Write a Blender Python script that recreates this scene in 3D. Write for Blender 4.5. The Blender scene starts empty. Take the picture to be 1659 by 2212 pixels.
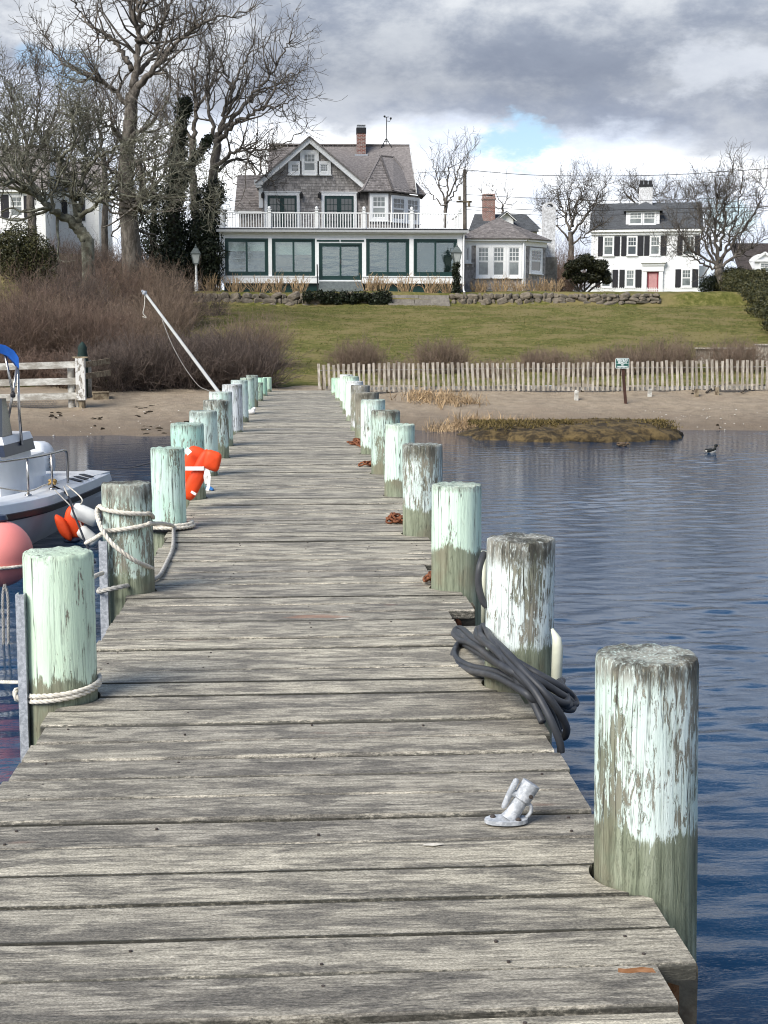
import bpy, math, random
import numpy as np
from mathutils import Matrix, Vector

# ------------------------------------------------------------------ camera
CAM_H = 1.58
FPX, CX, CY = 3066.5, 829.5, 1106.0
PITCH = math.radians(7.266)
YAW = math.radians(3.379)
scene = bpy.context.scene
cp, sp, cs, ss = math.cos(PITCH), math.sin(PITCH), math.cos(YAW), math.sin(YAW)
R_AX = Vector((cs, -ss, 0)); F_AX = Vector((cp*ss, cp*cs, -sp)); U_AX = R_AX.cross(F_AX)
cam_data = bpy.data.cameras.new('camera')
cam = bpy.data.objects.new('camera', cam_data)
scene.collection.objects.link(cam)
cam.matrix_world = Matrix(((R_AX.x, U_AX.x, -F_AX.x, 0), (R_AX.y, U_AX.y, -F_AX.y, 0), (R_AX.z, U_AX.z, -F_AX.z, CAM_H), (0, 0, 0, 1)))
cam_data.sensor_fit = 'VERTICAL'; cam_data.sensor_height = 36.0
cam_data.lens = 36.0 * FPX / 2212.0
cam_data.clip_start = 0.05; cam_data.clip_end = 4000
scene.camera = cam

# ------------------------------------------------------------------ node helpers
def nd(t, typ, ins=None, **props):
    n = t.nodes.new(typ)
    for k, v in props.items(): setattr(n, k, v)
    for k, v in (ins or {}).items():
        s = n.inputs[k]
        if isinstance(v, bpy.types.NodeSocket): t.links.new(v, s)
        else:
            try: s.default_value = v
            except Exception: s.default_value = (*v, 1.0)
    return n
def math_(t, op, a, b=None, c=None, clamp=False):
    n = t.nodes.new('ShaderNodeMath'); n.operation = op; n.use_clamp = clamp
    for i, v in enumerate((a, b, c)):
        if v is None: continue
        if isinstance(v, bpy.types.NodeSocket): t.links.new(v, n.inputs[i])
        else: n.inputs[i].default_value = v
    return n.outputs[0]
def vmath(t, op, a, b=None):
    n = t.nodes.new('ShaderNodeVectorMath'); n.operation = op
    for i, v in enumerate((a, b)):
        if v is None: continue
        if isinstance(v, bpy.types.NodeSocket): t.links.new(v, n.inputs[i])
        else: n.inputs[i].default_value = v
    return n.outputs['Value'] if op in ('LENGTH', 'DISTANCE', 'DOT_PRODUCT') else n.outputs[0]
def noise(t, vec, scale=1.0, detail=6, rough=.6, dist=0.0):
    return nd(t, 'ShaderNodeTexNoise', {'Vector': vec, 'Scale': scale, 'Detail': detail, 'Roughness': rough, 'Distortion': dist}).outputs['Fac']
def mixc(t, f, a, b, mode='MIX'):
    n = t.nodes.new('ShaderNodeMix'); n.data_type = 'RGBA'; n.blend_type = mode
    for i, v in ((0, f), (6, a), (7, b)):
        if isinstance(v, bpy.types.NodeSocket): t.links.new(v, n.inputs[i])
        elif i == 0: n.inputs[i].default_value = v
        else: n.inputs[i].default_value = (*v, 1.0) if len(v) == 3 else v
    return n.outputs[2]
def sstep(t, x, lo, hi):
    n = nd(t, 'ShaderNodeMapRange', {'Value': x, 'From Min': lo, 'From Max': hi}, interpolation_type='SMOOTHSTEP')
    return n.outputs[0]
def ramp(t, f, stops):
    n = nd(t, 'ShaderNodeValToRGB', {'Fac': f})
    e = n.color_ramp.elements
    while len(e) < len(stops): e.new(0.5)
    for el, (p, c) in zip(e, stops):
        el.position = p; el.color = (*c, 1.0) if len(c) == 3 else c
    return n.outputs['Color']

# ------------------------------------------------------------------ sky
SUN_AZ, SUN_EL = math.radians(228), math.radians(42)
world = bpy.data.worlds.new('World'); scene.world = world; world.use_nodes = True
t = world.node_tree; t.nodes.clear()
sky = nd(t, 'ShaderNodeTexSky', sky_type='NISHITA', sun_disc=False, sun_elevation=SUN_EL, sun_rotation=SUN_AZ, altitude=0, air_density=1.0, dust_density=0.4, ozone_density=2.0)
gen = nd(t, 'ShaderNodeTexCoord').outputs['Generated']
sx = nd(t, 'ShaderNodeSeparateXYZ', {'Vector': gen})
vx, vy, vz = sx.outputs
el = math_(t, 'ARCSINE', vz)
nv = nd(t, 'ShaderNodeCombineXYZ', {'X': math_(t, 'MULTIPLY', vx, 4.6), 'Y': math_(t, 'MULTIPLY', vy, 4.6), 'Z': math_(t, 'MULTIPLY', vz, 9.0)}).outputs[0]
n_big = noise(t, nv, 1.0, 8, .58, .15)
n_mid = noise(t, vmath(t, 'ADD', nv, (17.3, 4.1, 9.7)), 2.4, 9, .62, .1)
n_fine = noise(t, vmath(t, 'ADD', nv, (3.1, 44.0, 2.0)), 6.0, 7, .62, .0)
az = math_(t, 'ARCTAN2', vx, vy)
warp = math_(t, 'MULTIPLY', math_(t, 'SUBTRACT', n_big, .5), .085)
warp2 = math_(t, 'MULTIPLY', math_(t, 'SUBTRACT', n_mid, .5), .06)
tilt = math_(t, 'MULTIPLY', math_(t, 'SINE', math_(t, 'ADD', az, .02)), .05)
ew = math_(t, 'ADD', math_(t, 'ADD', math_(t, 'ADD', el, warp), warp2), tilt)
# a bank of bright cumulus on the horizon, a dark flat cloud base over it, thinner cloud above, its unseen top brightened to keep the ambient light up
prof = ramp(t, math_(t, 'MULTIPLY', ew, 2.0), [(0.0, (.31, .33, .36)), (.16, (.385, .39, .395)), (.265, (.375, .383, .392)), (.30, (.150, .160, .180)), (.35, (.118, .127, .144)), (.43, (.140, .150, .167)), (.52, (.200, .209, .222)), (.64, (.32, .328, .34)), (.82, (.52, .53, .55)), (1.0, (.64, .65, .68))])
mott = mixc(t, sstep(t, n_mid, .36, .62), (.66, .70, .78), (1.16, 1.15, 1.13))
mott = mixc(t, .5, mott, mixc(t, sstep(t, n_fine, .3, .7), (.84, .86, .9), (1.1, 1.1, 1.09)), 'MULTIPLY')
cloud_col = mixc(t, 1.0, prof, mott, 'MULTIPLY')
def dirvec(x, y):
    v = (F_AX + R_AX*((x-CX)/FPX) + U_AX*((CY-y)/FPX)).normalized(); return v
def hole(x, y, wx, wy, s=.5):
    d = dirvec(x, y)
    a0, e0 = math.atan2(d.x, d.y), math.asin(d.z)
    da = math_(t, 'DIVIDE', math_(t, 'SUBTRACT', az, a0), wx/FPX)
    de = math_(t, 'DIVIDE', math_(t, 'SUBTRACT', el, e0), wy/FPX)
    r = math_(t, 'SQRT', math_(t, 'ADD', math_(t, 'MULTIPLY', da, da), math_(t, 'MULTIPLY', de, de)))
    r = math_(t, 'ADD', r, math_(t, 'MULTIPLY', math_(t, 'SUBTRACT', n_fine, .5), 2.4))
    return sstep(t, r, 1.15, s)
gap = hole(1122, 308, 96, 54, .55)
for h in (hole(150, 152, 70, 40), hole(1575, 470, 60, 40), hole(60, 120, 40, 26)):
    gap = math_(t, 'MAXIMUM', gap, math_(t, 'MULTIPLY', h, .75))
# higher up the cloud breaks and the blue shows (it is what the near water mirrors)
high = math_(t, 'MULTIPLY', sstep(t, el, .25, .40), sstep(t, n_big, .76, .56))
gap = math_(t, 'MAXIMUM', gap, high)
lift = sstep(t, hole(1560, 140, 210, 90, .0), 0.0, 1.0)
cloud_col = mixc(t, math_(t, 'MULTIPLY', lift, .55), cloud_col, (.235, .248, .27))
lift2 = hole(230, 60, 420, 130, .0)
cloud_col = mixc(t, math_(t, 'MULTIPLY', lift2, .6), cloud_col, (.33, .337, .342))
bg_sky = nd(t, 'ShaderNodeBackground', {'Color': sky.outputs[0], 'Strength': 0.06})
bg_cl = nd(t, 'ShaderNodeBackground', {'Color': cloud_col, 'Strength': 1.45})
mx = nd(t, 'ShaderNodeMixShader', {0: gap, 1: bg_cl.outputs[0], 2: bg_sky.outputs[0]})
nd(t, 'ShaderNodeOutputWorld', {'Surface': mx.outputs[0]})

sun_d = bpy.data.lights.new('sun', 'SUN'); sun_d.energy = 2.2; sun_d.angle = math.radians(36); sun_d.color = (1.0, .95, .87)
sun = bpy.data.objects.new('sun', sun_d); scene.collection.objects.link(sun)
sdir = Vector((math.sin(SUN_AZ)*math.cos(SUN_EL), math.cos(SUN_AZ)*math.cos(SUN_EL), math.sin(SUN_EL)))
sun.rotation_euler = (-sdir).to_track_quat('-Z', 'Y').to_euler()
sun.location = (-20, -20, 40)
vs = scene.view_settings
vs.view_transform = 'Standard'; vs.look = 'None'; vs.exposure = 1.4; vs.gamma = 1.0; vs.use_curve_mapping = False
scene.cycles.use_denoising = True; scene.cycles.filter_width = 1.1
scene.cycles.max_bounces = 6; scene.cycles.transparent_max_bounces = 8
scene.cycles.caustics_reflective = False; scene.cycles.caustics_refractive = False

# ------------------------------------------------------------------ geometry helpers
COL = scene.collection
def ray(x, y):
    u, v = (x-CX)/FPX, (CY-y)/FPX
    return F_AX + R_AX*u + U_AX*v
def at(x, y, Y):
    r = ray(x, y); k = Y/r.y
    return Vector((r.x*k, Y, CAM_H + r.z*k))
def atz(x, y, z):
    r = ray(x, y); k = (z-CAM_H)/r.z
    return Vector((r.x*k, r.y*k, z))
def tag(o, label=None, cat=None, group=None, kind=None):
    for k, v in (('label', label), ('category', cat), ('group', group), ('kind', kind)):
        if v: o[k] = v
    return o
def link(o, parent=None, local=False):
    COL.objects.link(o)
    if parent is not None:
        o.parent = parent
        if not local and parent.parent is None: o.matrix_parent_inverse = parent.matrix_basis.inverted()
    return o
def empty(name, loc, label, cat, group=None, rz=0.0):
    o = bpy.data.objects.new(name, None); o.empty_display_size = .2
    o.location = loc; o.rotation_euler = (0, 0, rz); COL.objects.link(o)
    return tag(o, label, cat, group)
def place(name, me, parent=None, loc=(0, 0, 0), rot=(0, 0, 0), scl=(1, 1, 1), local=False):
    o = bpy.data.objects.new(name, me); o.location = loc; o.rotation_euler = rot; o.scale = scl
    return link(o, parent, local)
def smooth(me, ang=None):
    me.polygons.foreach_set('use_smooth', [True]*len(me.polygons))
    if ang is not None: me.set_sharp_from_angle(angle=math.radians(ang))
def np_mesh(name, verts, faces, mat, sm=False):
    verts = np.asarray(verts, dtype=np.float32); faces = np.asarray(faces, dtype=np.int32)
    me = bpy.data.meshes.new(name); k = faces.shape[1]; m = faces.shape[0]
    me.vertices.add(len(verts)); me.vertices.foreach_set('co', verts.ravel())
    me.loops.add(m*k); me.loops.foreach_set('vertex_index', faces.ravel())
    me.polygons.add(m); me.polygons.foreach_set('loop_start', np.arange(0, m*k, k, dtype=np.int32))
    me.update(calc_edges=True); me.materials.append(mat)
    if sm: smooth(me)
    return me
class MB:
    def __init__(s): s.v = []; s.f = []
    def add(s, vs, fs):
        b = len(s.v); s.v.extend([tuple(p) for p in vs]); s.f.extend([tuple(b+i for i in f) for f in fs]); return s
    def box(s, x0, x1, y0, y1, z0, z1):
        x0, x1 = min(x0, x1), max(x0, x1); y0, y1 = min(y0, y1), max(y0, y1); z0, z1 = min(z0, z1), max(z0, z1)
        return s.add([(x0,y0,z0),(x1,y0,z0),(x1,y1,z0),(x0,y1,z0),(x0,y0,z1),(x1,y0,z1),(x1,y1,z1),(x0,y1,z1)],
                     [(0,3,2,1),(4,5,6,7),(0,1,5,4),(1,2,6,5),(2,3,7,6),(3,0,4,7)])
    def bar(s, p, q, w, h, up=(0, 0, 1)):
        p, q = Vector(p), Vector(q); d = (q-p).normalized(); a = d.cross(Vector(up))
        if a.length < 1e-4: a = d.cross(Vector((1, 0, 0)))
        a.normalize(); b = a.cross(d)
        a *= w/2; b *= h/2
        return s.add([p-a-b, p+a-b, p+a+b, p-a+b, q-a-b, q+a-b, q+a+b, q-a+b], [(0,3,2,1),(4,5,6,7),(0,1,5,4),(1,2,6,5),(2,3,7,6),(3,0,4,7)])
    def tube(s, pts, r, n=8, cap=True):
        pts = [Vector(p) for p in pts]; rs = r if hasattr(r, '__len__') else [r]*len(pts)
        b = len(s.v); prev = None
        for i, p in enumerate(pts):
            d = (pts[min(i+1, len(pts)-1)]-pts[max(i-1, 0)]).normalized()
            if prev is None:
                a = d.cross(Vector((0, 0, 1)));  a = d.cross(Vector((1, 0, 0))) if a.length < .05 else a
            else: a = prev - d*prev.dot(d)
            a.normalize(); prev = a; c = d.cross(a)
            for j in range(n):
                th = 2*math.pi*j/n; s.v.append(tuple(p + (a*math.cos(th)+c*math.sin(th))*rs[i]))
        for i in range(len(pts)-1):
            for j in range(n):
                k = (j+1) % n; s.f.append((b+i*n+j, b+i*n+k, b+(i+1)*n+k, b+(i+1)*n+j))
        if cap:
            s.f.append(tuple(b+j for j in reversed(range(n)))); e = b+(len(pts)-1)*n; s.f.append(tuple(e+j for j in range(n)))
        return s
    def lathe(s, prof, c=(0, 0, 0), n=16, sx=1.0, sy=1.0, axis='z'):
        b = len(s.v)
        for r, z in prof:
            for j in range(n):
                th = 2*math.pi*j/n; x, y = r*math.cos(th)*sx, r*math.sin(th)*sy
                p = (x, y, z) if axis == 'z' else ((x, z, y) if axis == 'y' else (z, x, y))
                s.v.append((p[0]+c[0], p[1]+c[1], p[2]+c[2]))
        for i in range(len(prof)-1):
            for j in range(n):
                k = (j+1) % n; s.f.append((b+i*n+j, b+i*n+k, b+(i+1)*n+k, b+(i+1)*n+j))
        s.f.append(tuple(b+j for j in reversed(range(n)))); e = b+(len(prof)-1)*n; s.f.append(tuple(e+j for j in range(n)))
        return s
    def poly(s, pts, thick):
        """planar polygon extruded by the vector thick"""
        n = len(pts); T = Vector(thick); b = len(s.v)
        s.v.extend([tuple(p) for p in pts]); s.v.extend([tuple(Vector(p)+T) for p in pts])
        s.f.append(tuple(b+i for i in range(n))); s.f.append(tuple(b+n+i for i in reversed(range(n))))
        for i in range(n):
            k = (i+1) % n; s.f.append((b+i, b+n+i, b+n+k, b+k))
        return s
    def puff(s, c, ax, ay, az, e=.55, nu=16, nv=10):
        """soft cushion: superellipsoid with half-axis vectors ax, ay, az"""
        c, ax, ay, az = Vector(c), Vector(ax), Vector(ay), Vector(az); b = len(s.v)
        sg = lambda v, p: math.copysign(abs(v)**p, v)
        for i in range(nv+1):
            ph = -math.pi/2 + math.pi*i/nv
            for j in range(nu):
                th = 2*math.pi*j/nu
                s.v.append(tuple(c + ax*(sg(math.cos(ph), e)*sg(math.cos(th), e)) + ay*(sg(math.cos(ph), e)*sg(math.sin(th), e)) + az*sg(math.sin(ph), .9)))
        for i in range(nv):
            for j in range(nu):
                k = (j+1) % nu; s.f.append((b+i*nu+j, b+i*nu+k, b+(i+1)*nu+k, b+(i+1)*nu+j))
        return s
    def mesh(s, name, mat, sm=False, ang=None, center=None):
        me = bpy.data.meshes.new(name)
        v = s.v if center is None else [(p[0]-center[0], p[1]-center[1], p[2]-center[2]) for p in s.v]
        me.from_pydata(v, [], s.f); me.materials.append(mat)
        if sm: smooth(me, ang)
        me.update(); return me
    def build(s, name, mat, parent=None, sm=False, ang=None, local=False):
        return place(name, s.mesh(name, mat, sm, ang), parent, local=local)
def spline(pts, n=8):
    P = [Vector(p) for p in pts]; out = []
    for i in range(len(P)-1):
        a, b, c, d = P[max(i-1, 0)], P[i], P[i+1], P[min(i+2, len(P)-1)]
        for k in range(n):
            u = k/n; out.append(.5*((2*b)+(c-a)*u+(2*a-5*b+4*c-d)*u*u+(3*b-a-3*c+d)*u**3))
    out.append(P[-1]); return out
def rope_mesh(name, pts, r, mat, pitch=None, n=10, nseg=None):
    """three-strand laid rope along a smooth path"""
    path = spline(pts, n); pitch = pitch or r*7
    L = 0; S = [0]
    for i in range(1, len(path)): L += (path[i]-path[i-1]).length; S.append(L)
    step = pitch/7; m = max(8, int(L/step)); q = []; j = 0
    for i in range(m+1):
        tl = L*i/m
        while j < len(S)-2 and S[j+1] < tl: j += 1
        u = (tl-S[j])/max(1e-6, S[j+1]-S[j]); q.append(path[j].lerp(path[j+1], min(1, u)))
    mb = MB(); frames = []; prev = None
    for i, p in enumerate(q):
        d = (q[min(i+1, m)]-q[max(i-1, 0)]).normalized()
        a = d.cross(Vector((0, 0, 1))) if prev is None else prev-d*prev.dot(d)
        if a.length < 1e-3: a = d.cross(Vector((1, 0, 0)))
        a.normalize(); prev = a; frames.append((a, d.cross(a)))
    for k in range(3):
        pts2 = []
        for i, p in enumerate(q):
            th = 2*math.pi*(k/3 + L*i/m/pitch); a, c = frames[i]
            pts2.append(p + (a*math.cos(th)+c*math.sin(th))*r*.52)
        mb.tube(pts2, r*.56, 6)
    return mb.mesh(name, mat, True)
def prisms(p0, p1, r0, r1, n=3):
    p0, p1 = np.asarray(p0, float), np.asarray(p1, float); r0, r1 = np.asarray(r0, float), np.asarray(r1, float)
    d = p1-p0; d /= (np.linalg.norm(d, axis=1, keepdims=True)+1e-9)
    ref = np.where(np.abs(d[:, 2:3]) > .9, np.array([[1., 0, 0]]), np.array([[0, 0, 1.]]))
    a = np.cross(d, ref); a /= (np.linalg.norm(a, axis=1, keepdims=True)+1e-9); b = np.cross(d, a)
    th = np.arange(n)*2*np.pi/n
    off = np.cos(th)[None, :, None]*a[:, None, :] + np.sin(th)[None, :, None]*b[:, None, :]
    v = np.concatenate([p0[:, None, :]+off*r0[:, None, None], p1[:, None, :]+off*r1[:, None, None]], axis=1)
    N = len(p0); j = np.arange(n); k = (j+1) % n
    q = np.stack([j, k, n+k, n+j], axis=1)
    f = (np.arange(N)*2*n)[:, None, None] + q[None]
    return v.reshape(-1, 3), f.reshape(-1, 4)
def unit(a): return a/(np.linalg.norm(a, axis=1, keepdims=True)+1e-9)
def stems(rng, p, d, L, r, nseg, wander, up, taper=.5):
    """grow polylines from points p along d; returns segment arrays and the nodes"""
    P0, P1, R0, R1, node, ndir, nr = [], [], [], [], [], [], []
    p = p.copy(); d = unit(d); r = r.copy(); st = (L/nseg)[:, None]
    k = taper**(1/nseg)
    for i in range(nseg):
        d = unit(d + rng.normal(0, wander, d.shape) + np.array([0, 0, up]))
        q = p + d*st; r2 = r*k
        P0.append(p); P1.append(q); R0.append(r); R1.append(r2); node.append(q); ndir.append(d); nr.append(r2)
        p, r = q, r2
    return np.concatenate(P0), np.concatenate(P1), np.concatenate(R0), np.concatenate(R1), np.stack(node, 1), np.stack(ndir, 1), np.stack(nr, 1)
def spawn(rng, node, ndir, nr, count, spread, first=0):
    """random child origins on the nodes of a stem set"""
    S, K, _ = node.shape; i = rng.integers(0, S, count); j = rng.integers(first, K, count)
    return node[i, j], unit(ndir[i, j] + rng.normal(0, spread, (count, 3))), nr[i, j]
def join_segs(sets, n=3):
    V, F, b = [], [], 0
    for s in sets:
        v, f = prisms(s[0], s[1], s[2], s[3], s[4] if len(s) > 4 else n)
        if f.shape[1] == 4: V.append(v); F.append(f+b); b += len(v)
    return np.concatenate(V), np.concatenate(F)
def leaf_quads(rng, c, ln, wd, nrm=None, droop=.25):
    N = len(c); a = unit(rng.normal(0, 1, (N, 3)))
    n_ = unit(rng.normal(0, 1, (N, 3)) + (0 if nrm is None else nrm*1.2)); a = unit(a - n_*np.sum(a*n_, 1, keepdims=True)); b = np.cross(n_, a)
    L = (ln*rng.uniform(.6, 1.3, N))[:, None]; W = (wd*rng.uniform(.6, 1.3, N))[:, None]
    v = np.stack([c-a*L*.5, c+b*W*.5+n_*W*droop, c+a*L*.5, c-b*W*.5+n_*W*droop], 1).reshape(-1, 3)
    f = (np.arange(N)*4)[:, None] + np.arange(4)[None]
    return v, f
# ------------------------------------------------------------------ materials
def new_mat(name):
    m = bpy.data.materials.new(name); m.use_nodes = True; t = m.node_tree
    return m, t, t.nodes['Principled BSDF']
def pset(t, b, **k):
    names = {'col': 'Base Color', 'rough': 'Roughness', 'metal': 'Metallic', 'spec': 'Specular IOR Level', 'normal': 'Normal', 'sheen': 'Sheen Weight', 'ior': 'IOR', 'trans': 'Transmission Weight'}
    for kk, v in k.items():
        s = b.inputs[names[kk]]
        if isinstance(v, bpy.types.NodeSocket): t.links.new(v, s)
        elif kk == 'col': s.default_value = (*v, 1)
        else: s.default_value = v
def ocoord(t, rnd=True):
    c = nd(t, 'ShaderNodeTexCoord').outputs['Object']
    if not rnd: return c
    r = nd(t, 'ShaderNodeObjectInfo').outputs['Random']
    return vmath(t, 'ADD', c, nd(t, 'ShaderNodeCombineXYZ', {'X': math_(t, 'MULTIPLY', r, 37.0), 'Y': math_(t, 'MULTIPLY', r, 91.0), 'Z': math_(t, 'MULTIPLY', r, 53.0)}).outputs[0])
def bump(t, h, s=.3, d=.01):
    return nd(t, 'ShaderNodeBump', {'Height': h, 'Strength': s, 'Distance': d}).outputs[0]
def simple(name, col, rough=.7, var=.25, scale=6.0, bmp=.15, metal=0.0, dirt=None, stretch=(1, 1, 1), spec=.35, bd=.01, island=0.0):
    m, t, b = new_mat(name); c = vmath(t, 'MULTIPLY', ocoord(t), stretch)
    n1 = noise(t, c, scale, 7, .65); n2 = noise(t, c, scale*.23, 4, .6)
    f = mixc(t, sstep(t, n1, .3, .72), tuple(x*(1-var) for x in col), tuple(min(1, x*(1+var*.8)) for x in col))
    if dirt: f = mixc(t, math_(t, 'MULTIPLY', sstep(t, n2, .48, .72), .75), f, dirt)
    if island:
        r = nd(t, 'ShaderNodeNewGeometry').outputs['Random Per Island']
        f = mixc(t, 1.0, f, mixc(t, r, (1-island,)*3, (1+island*.8,)*3), 'MULTIPLY')
    pset(t, b, col=f, rough=rough, metal=metal, spec=spec)
    if bmp: pset(t, b, normal=bump(t, n1, bmp, bd))
    return m

# weathered deck planks: silver grain, dark lichen blotches, mossy edges blackened to deepen the gap shade
def plank_mat():
    m, t, b = new_mat('weathered_plank'); oc = nd(t, 'ShaderNodeTexCoord').outputs['Object']; c = ocoord(t)
    rnd = nd(t, 'ShaderNodeObjectInfo').outputs['Random']
    st = noise(t, vmath(t, 'MULTIPLY', c, (6.5, 75, 60)), 1.0, 10, .78, .6)
    st2 = noise(t, vmath(t, 'MULTIPLY', c, (13, 210, 60)), 1.0, 7, .75)
    bl = noise(t, vmath(t, 'MULTIPLY', c, (3.2, 11, 9)), 1.0, 8, .68, .4)
    sp = noise(t, vmath(t, 'MULTIPLY', c, (45, 130, 90)), 1.0, 5, .75)
    f = ramp(t, st, [(.31, (.055, .051, .044)), (.42, (.24, .223, .187)), (.53, (.47, .44, .37)), (.69, (.72, .68, .585))])
    f = mixc(t, math_(t, 'MULTIPLY', sstep(t, bl, .445, .585), .86), f, mixc(t, sstep(t, sp, .35, .65), (.055, .052, .048), (.25, .232, .20)))
    f = mixc(t, math_(t, 'MULTIPLY', sstep(t, sp, .54, .70), .55), f, (.07, .066, .06))
    f = mixc(t, math_(t, 'MULTIPLY', sstep(t, st2, .56, .72), .6), f, (.80, .75, .65))
    f = mixc(t, math_(t, 'MULTIPLY', sstep(t, st2, .42, .28), .7), f, (.045, .042, .038))
    sp2 = noise(t, vmath(t, 'MULTIPLY', c, (130, 240, 150)), 1.0, 3, .7)
    f = mixc(t, 1.0, f, mixc(t, sstep(t, sp2, .34, .66), (.60, .59, .57), (1.28, 1.28, 1.27)), 'MULTIPLY')
    ck = noise(t, vmath(t, 'MULTIPLY', c, (1.6, 60, 30)), 1.0, 4, .6, .2)
    f = mixc(t, math_(t, 'MULTIPLY', math_(t, 'MULTIPLY', sstep(t, math_(t, 'ABSOLUTE', math_(t, 'SUBTRACT', ck, .5)), .010, .003), sstep(t, bl, .42, .52)), .85), f, (.03, .027, .022))
    tint = mixc(t, rnd, (.78, .765, .745), (1.19, 1.165, 1.09)); f = mixc(t, 1.0, f, tint, 'MULTIPLY')
    ey = math_(t, 'ABSOLUTE', nd(t, 'ShaderNodeSeparateXYZ', {'Vector': oc}).outputs['Y'])
    edge = math_(t, 'ADD', ey, math_(t, 'MULTIPLY', math_(t, 'SUBTRACT', sp, .5), .035))
    f = mixc(t, math_(t, 'MULTIPLY', sstep(t, edge, .098, .108), .92), f, (.035, .034, .026))
    rust = noise(t, vmath(t, 'MULTIPLY', c, (1.3, 5, 5)), 1.0, 3, .5)
    f = mixc(t, math_(t, 'MULTIPLY', sstep(t, rust, .70, .80), .6), f, (.30, .15, .09))
    h = math_(t, 'ADD', st, math_(t, 'MULTIPLY', st2, .6))
    pset(t, b, col=f, rough=.66, spec=.45, normal=bump(t, h, .75, .006)); return m
# piling: flaking mint / white paint over grey timber, green below the paint line
def piling_mat():
    m, t, b = new_mat('flaking_piling'); oc = nd(t, 'ShaderNodeTexCoord').outputs['Object']; c = ocoord(t)
    A = lambda n, o='Fac': nd(t, 'ShaderNodeAttribute', attribute_type='OBJECT', attribute_name=n).outputs[o]
    z = nd(t, 'ShaderNodeSeparateXYZ', {'Vector': oc}).outputs['Z']
    gr = noise(t, vmath(t, 'MULTIPLY', c, (34, 34, 2.4)), 1.0, 8, .72, .3)
    fl = noise(t, vmath(t, 'MULTIPLY', c, (58, 58, 9.0)), 1.0, 10, .80, .7)
    fb = noise(t, vmath(t, 'MULTIPLY', c, (8, 8, 2.6)), 1.0, 6, .65)
    fine = noise(t, vmath(t, 'MULTIPLY', c, (90, 90, 22)), 1.0, 5, .7)
    big = noise(t, vmath(t, 'MULTIPLY', c, (3.5, 3.5, 2.2)), 1.0, 5, .6)
    wood = ramp(t, gr, [(.3, (.10, .09, .07)), (.5, (.23, .215, .165)), (.72, (.38, .36, .30))])
    wood = mixc(t, math_(t, 'MULTIPLY', sstep(t, big, .4, .62), .6), wood, (.17, .20, .135))
    paint = mixc(t, sstep(t, big, .36, .66), A('paint', 'Color'), A('paint2', 'Color'))
    paint = mixc(t, math_(t, 'MULTIPLY', sstep(t, gr, .47, .36), .55), paint, (.30, .36, .29))
    paint = mixc(t, math_(t, 'MULTIPLY', sstep(t, fine, .62, .75), .35), paint, (.30, .33, .29))
    mask = math_(t, 'ADD', math_(t, 'MULTIPLY', fl, .62), math_(t, 'MULTIPLY', fb, .38))
    mask = sstep(t, mask, math_(t, 'SUBTRACT', A('wear'), .008), math_(t, 'ADD', A('wear'), .008))
    f = mixc(t, mask, wood, paint)
    ck = noise(t, vmath(t, 'MULTIPLY', c, (24, 24, .9)), 1.0, 3, .5, .2)
    crack = math_(t, 'MULTIPLY', sstep(t, math_(t, 'ABSOLUTE', math_(t, 'SUBTRACT', ck, .5)), .016, .004), sstep(t, big, .40, .55))
    f = mixc(t, math_(t, 'MULTIPLY', crack, .85), f, (.035, .03, .024))
    # paint line near the deck, ragged
    zl = math_(t, 'ADD', z, math_(t, 'ADD', math_(t, 'MULTIPLY', math_(t, 'SUBTRACT', fl, .5), .22), math_(t, 'MULTIPLY', math_(t, 'SUBTRACT', fb, .5), .22)))
    low = sstep(t, zl, math_(t, 'ADD', A('line'), .012), math_(t, 'SUBTRACT', A('line'), .012))
    green = ramp(t, gr, [(.3, (.06, .072, .048)), (.48, (.20, .225, .155)), (.72, (.36, .39, .29))])
    green = mixc(t, math_(t, 'MULTIPLY', sstep(t, big, .48, .62), .7), green, (.19, .17, .115))
    green = mixc(t, math_(t, 'MULTIPLY', sstep(t, z, -.28, -.62), .7), green, (.03, .055, .035))
    f = mixc(t, low, f, green)
    # lichen-dark weathered crown
    zt = math_(t, 'SUBTRACT', A('top'), math_(t, 'ADD', z, math_(t, 'MULTIPLY', math_(t, 'SUBTRACT', fl, .5), .22)))
    crown = math_(t, 'MULTIPLY', sstep(t, zt, math_(t, 'ADD', A('crown'), .02), math_(t, 'MULTIPLY', A('crown'), .3)), sstep(t, fine, .30, .52))
    cc = mixc(t, sstep(t, fb, .40, .62), (.045, .043, .035), (.28, .265, .22))
    f = mixc(t, math_(t, 'MULTIPLY', crown, A('crownamt')), f, cc)
    pset(t, b, col=f, rough=.8, spec=.3)
    h = math_(t, 'ADD', math_(t, 'MULTIPLY', gr, .8), math_(t, 'SUBTRACT', math_(t, 'MULTIPLY', mask, .18), math_(t, 'MULTIPLY', crack, .5)))
    pset(t, b, normal=bump(t, h, .7, .012)); return m
def water_mat():
    m, t, b = new_mat('harbour_water'); c = nd(t, 'ShaderNodeTexCoord').outputs['Object']
    n1 = noise(t, vmath(t, 'MULTIPLY', c, (5, 14, 1)), 1.0, 4, .6)
    pset(t, b, col=(.003, .030, .075), rough=.03, spec=.5, ior=1.33, normal=bump(t, n1, .10, .03)); return m
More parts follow.
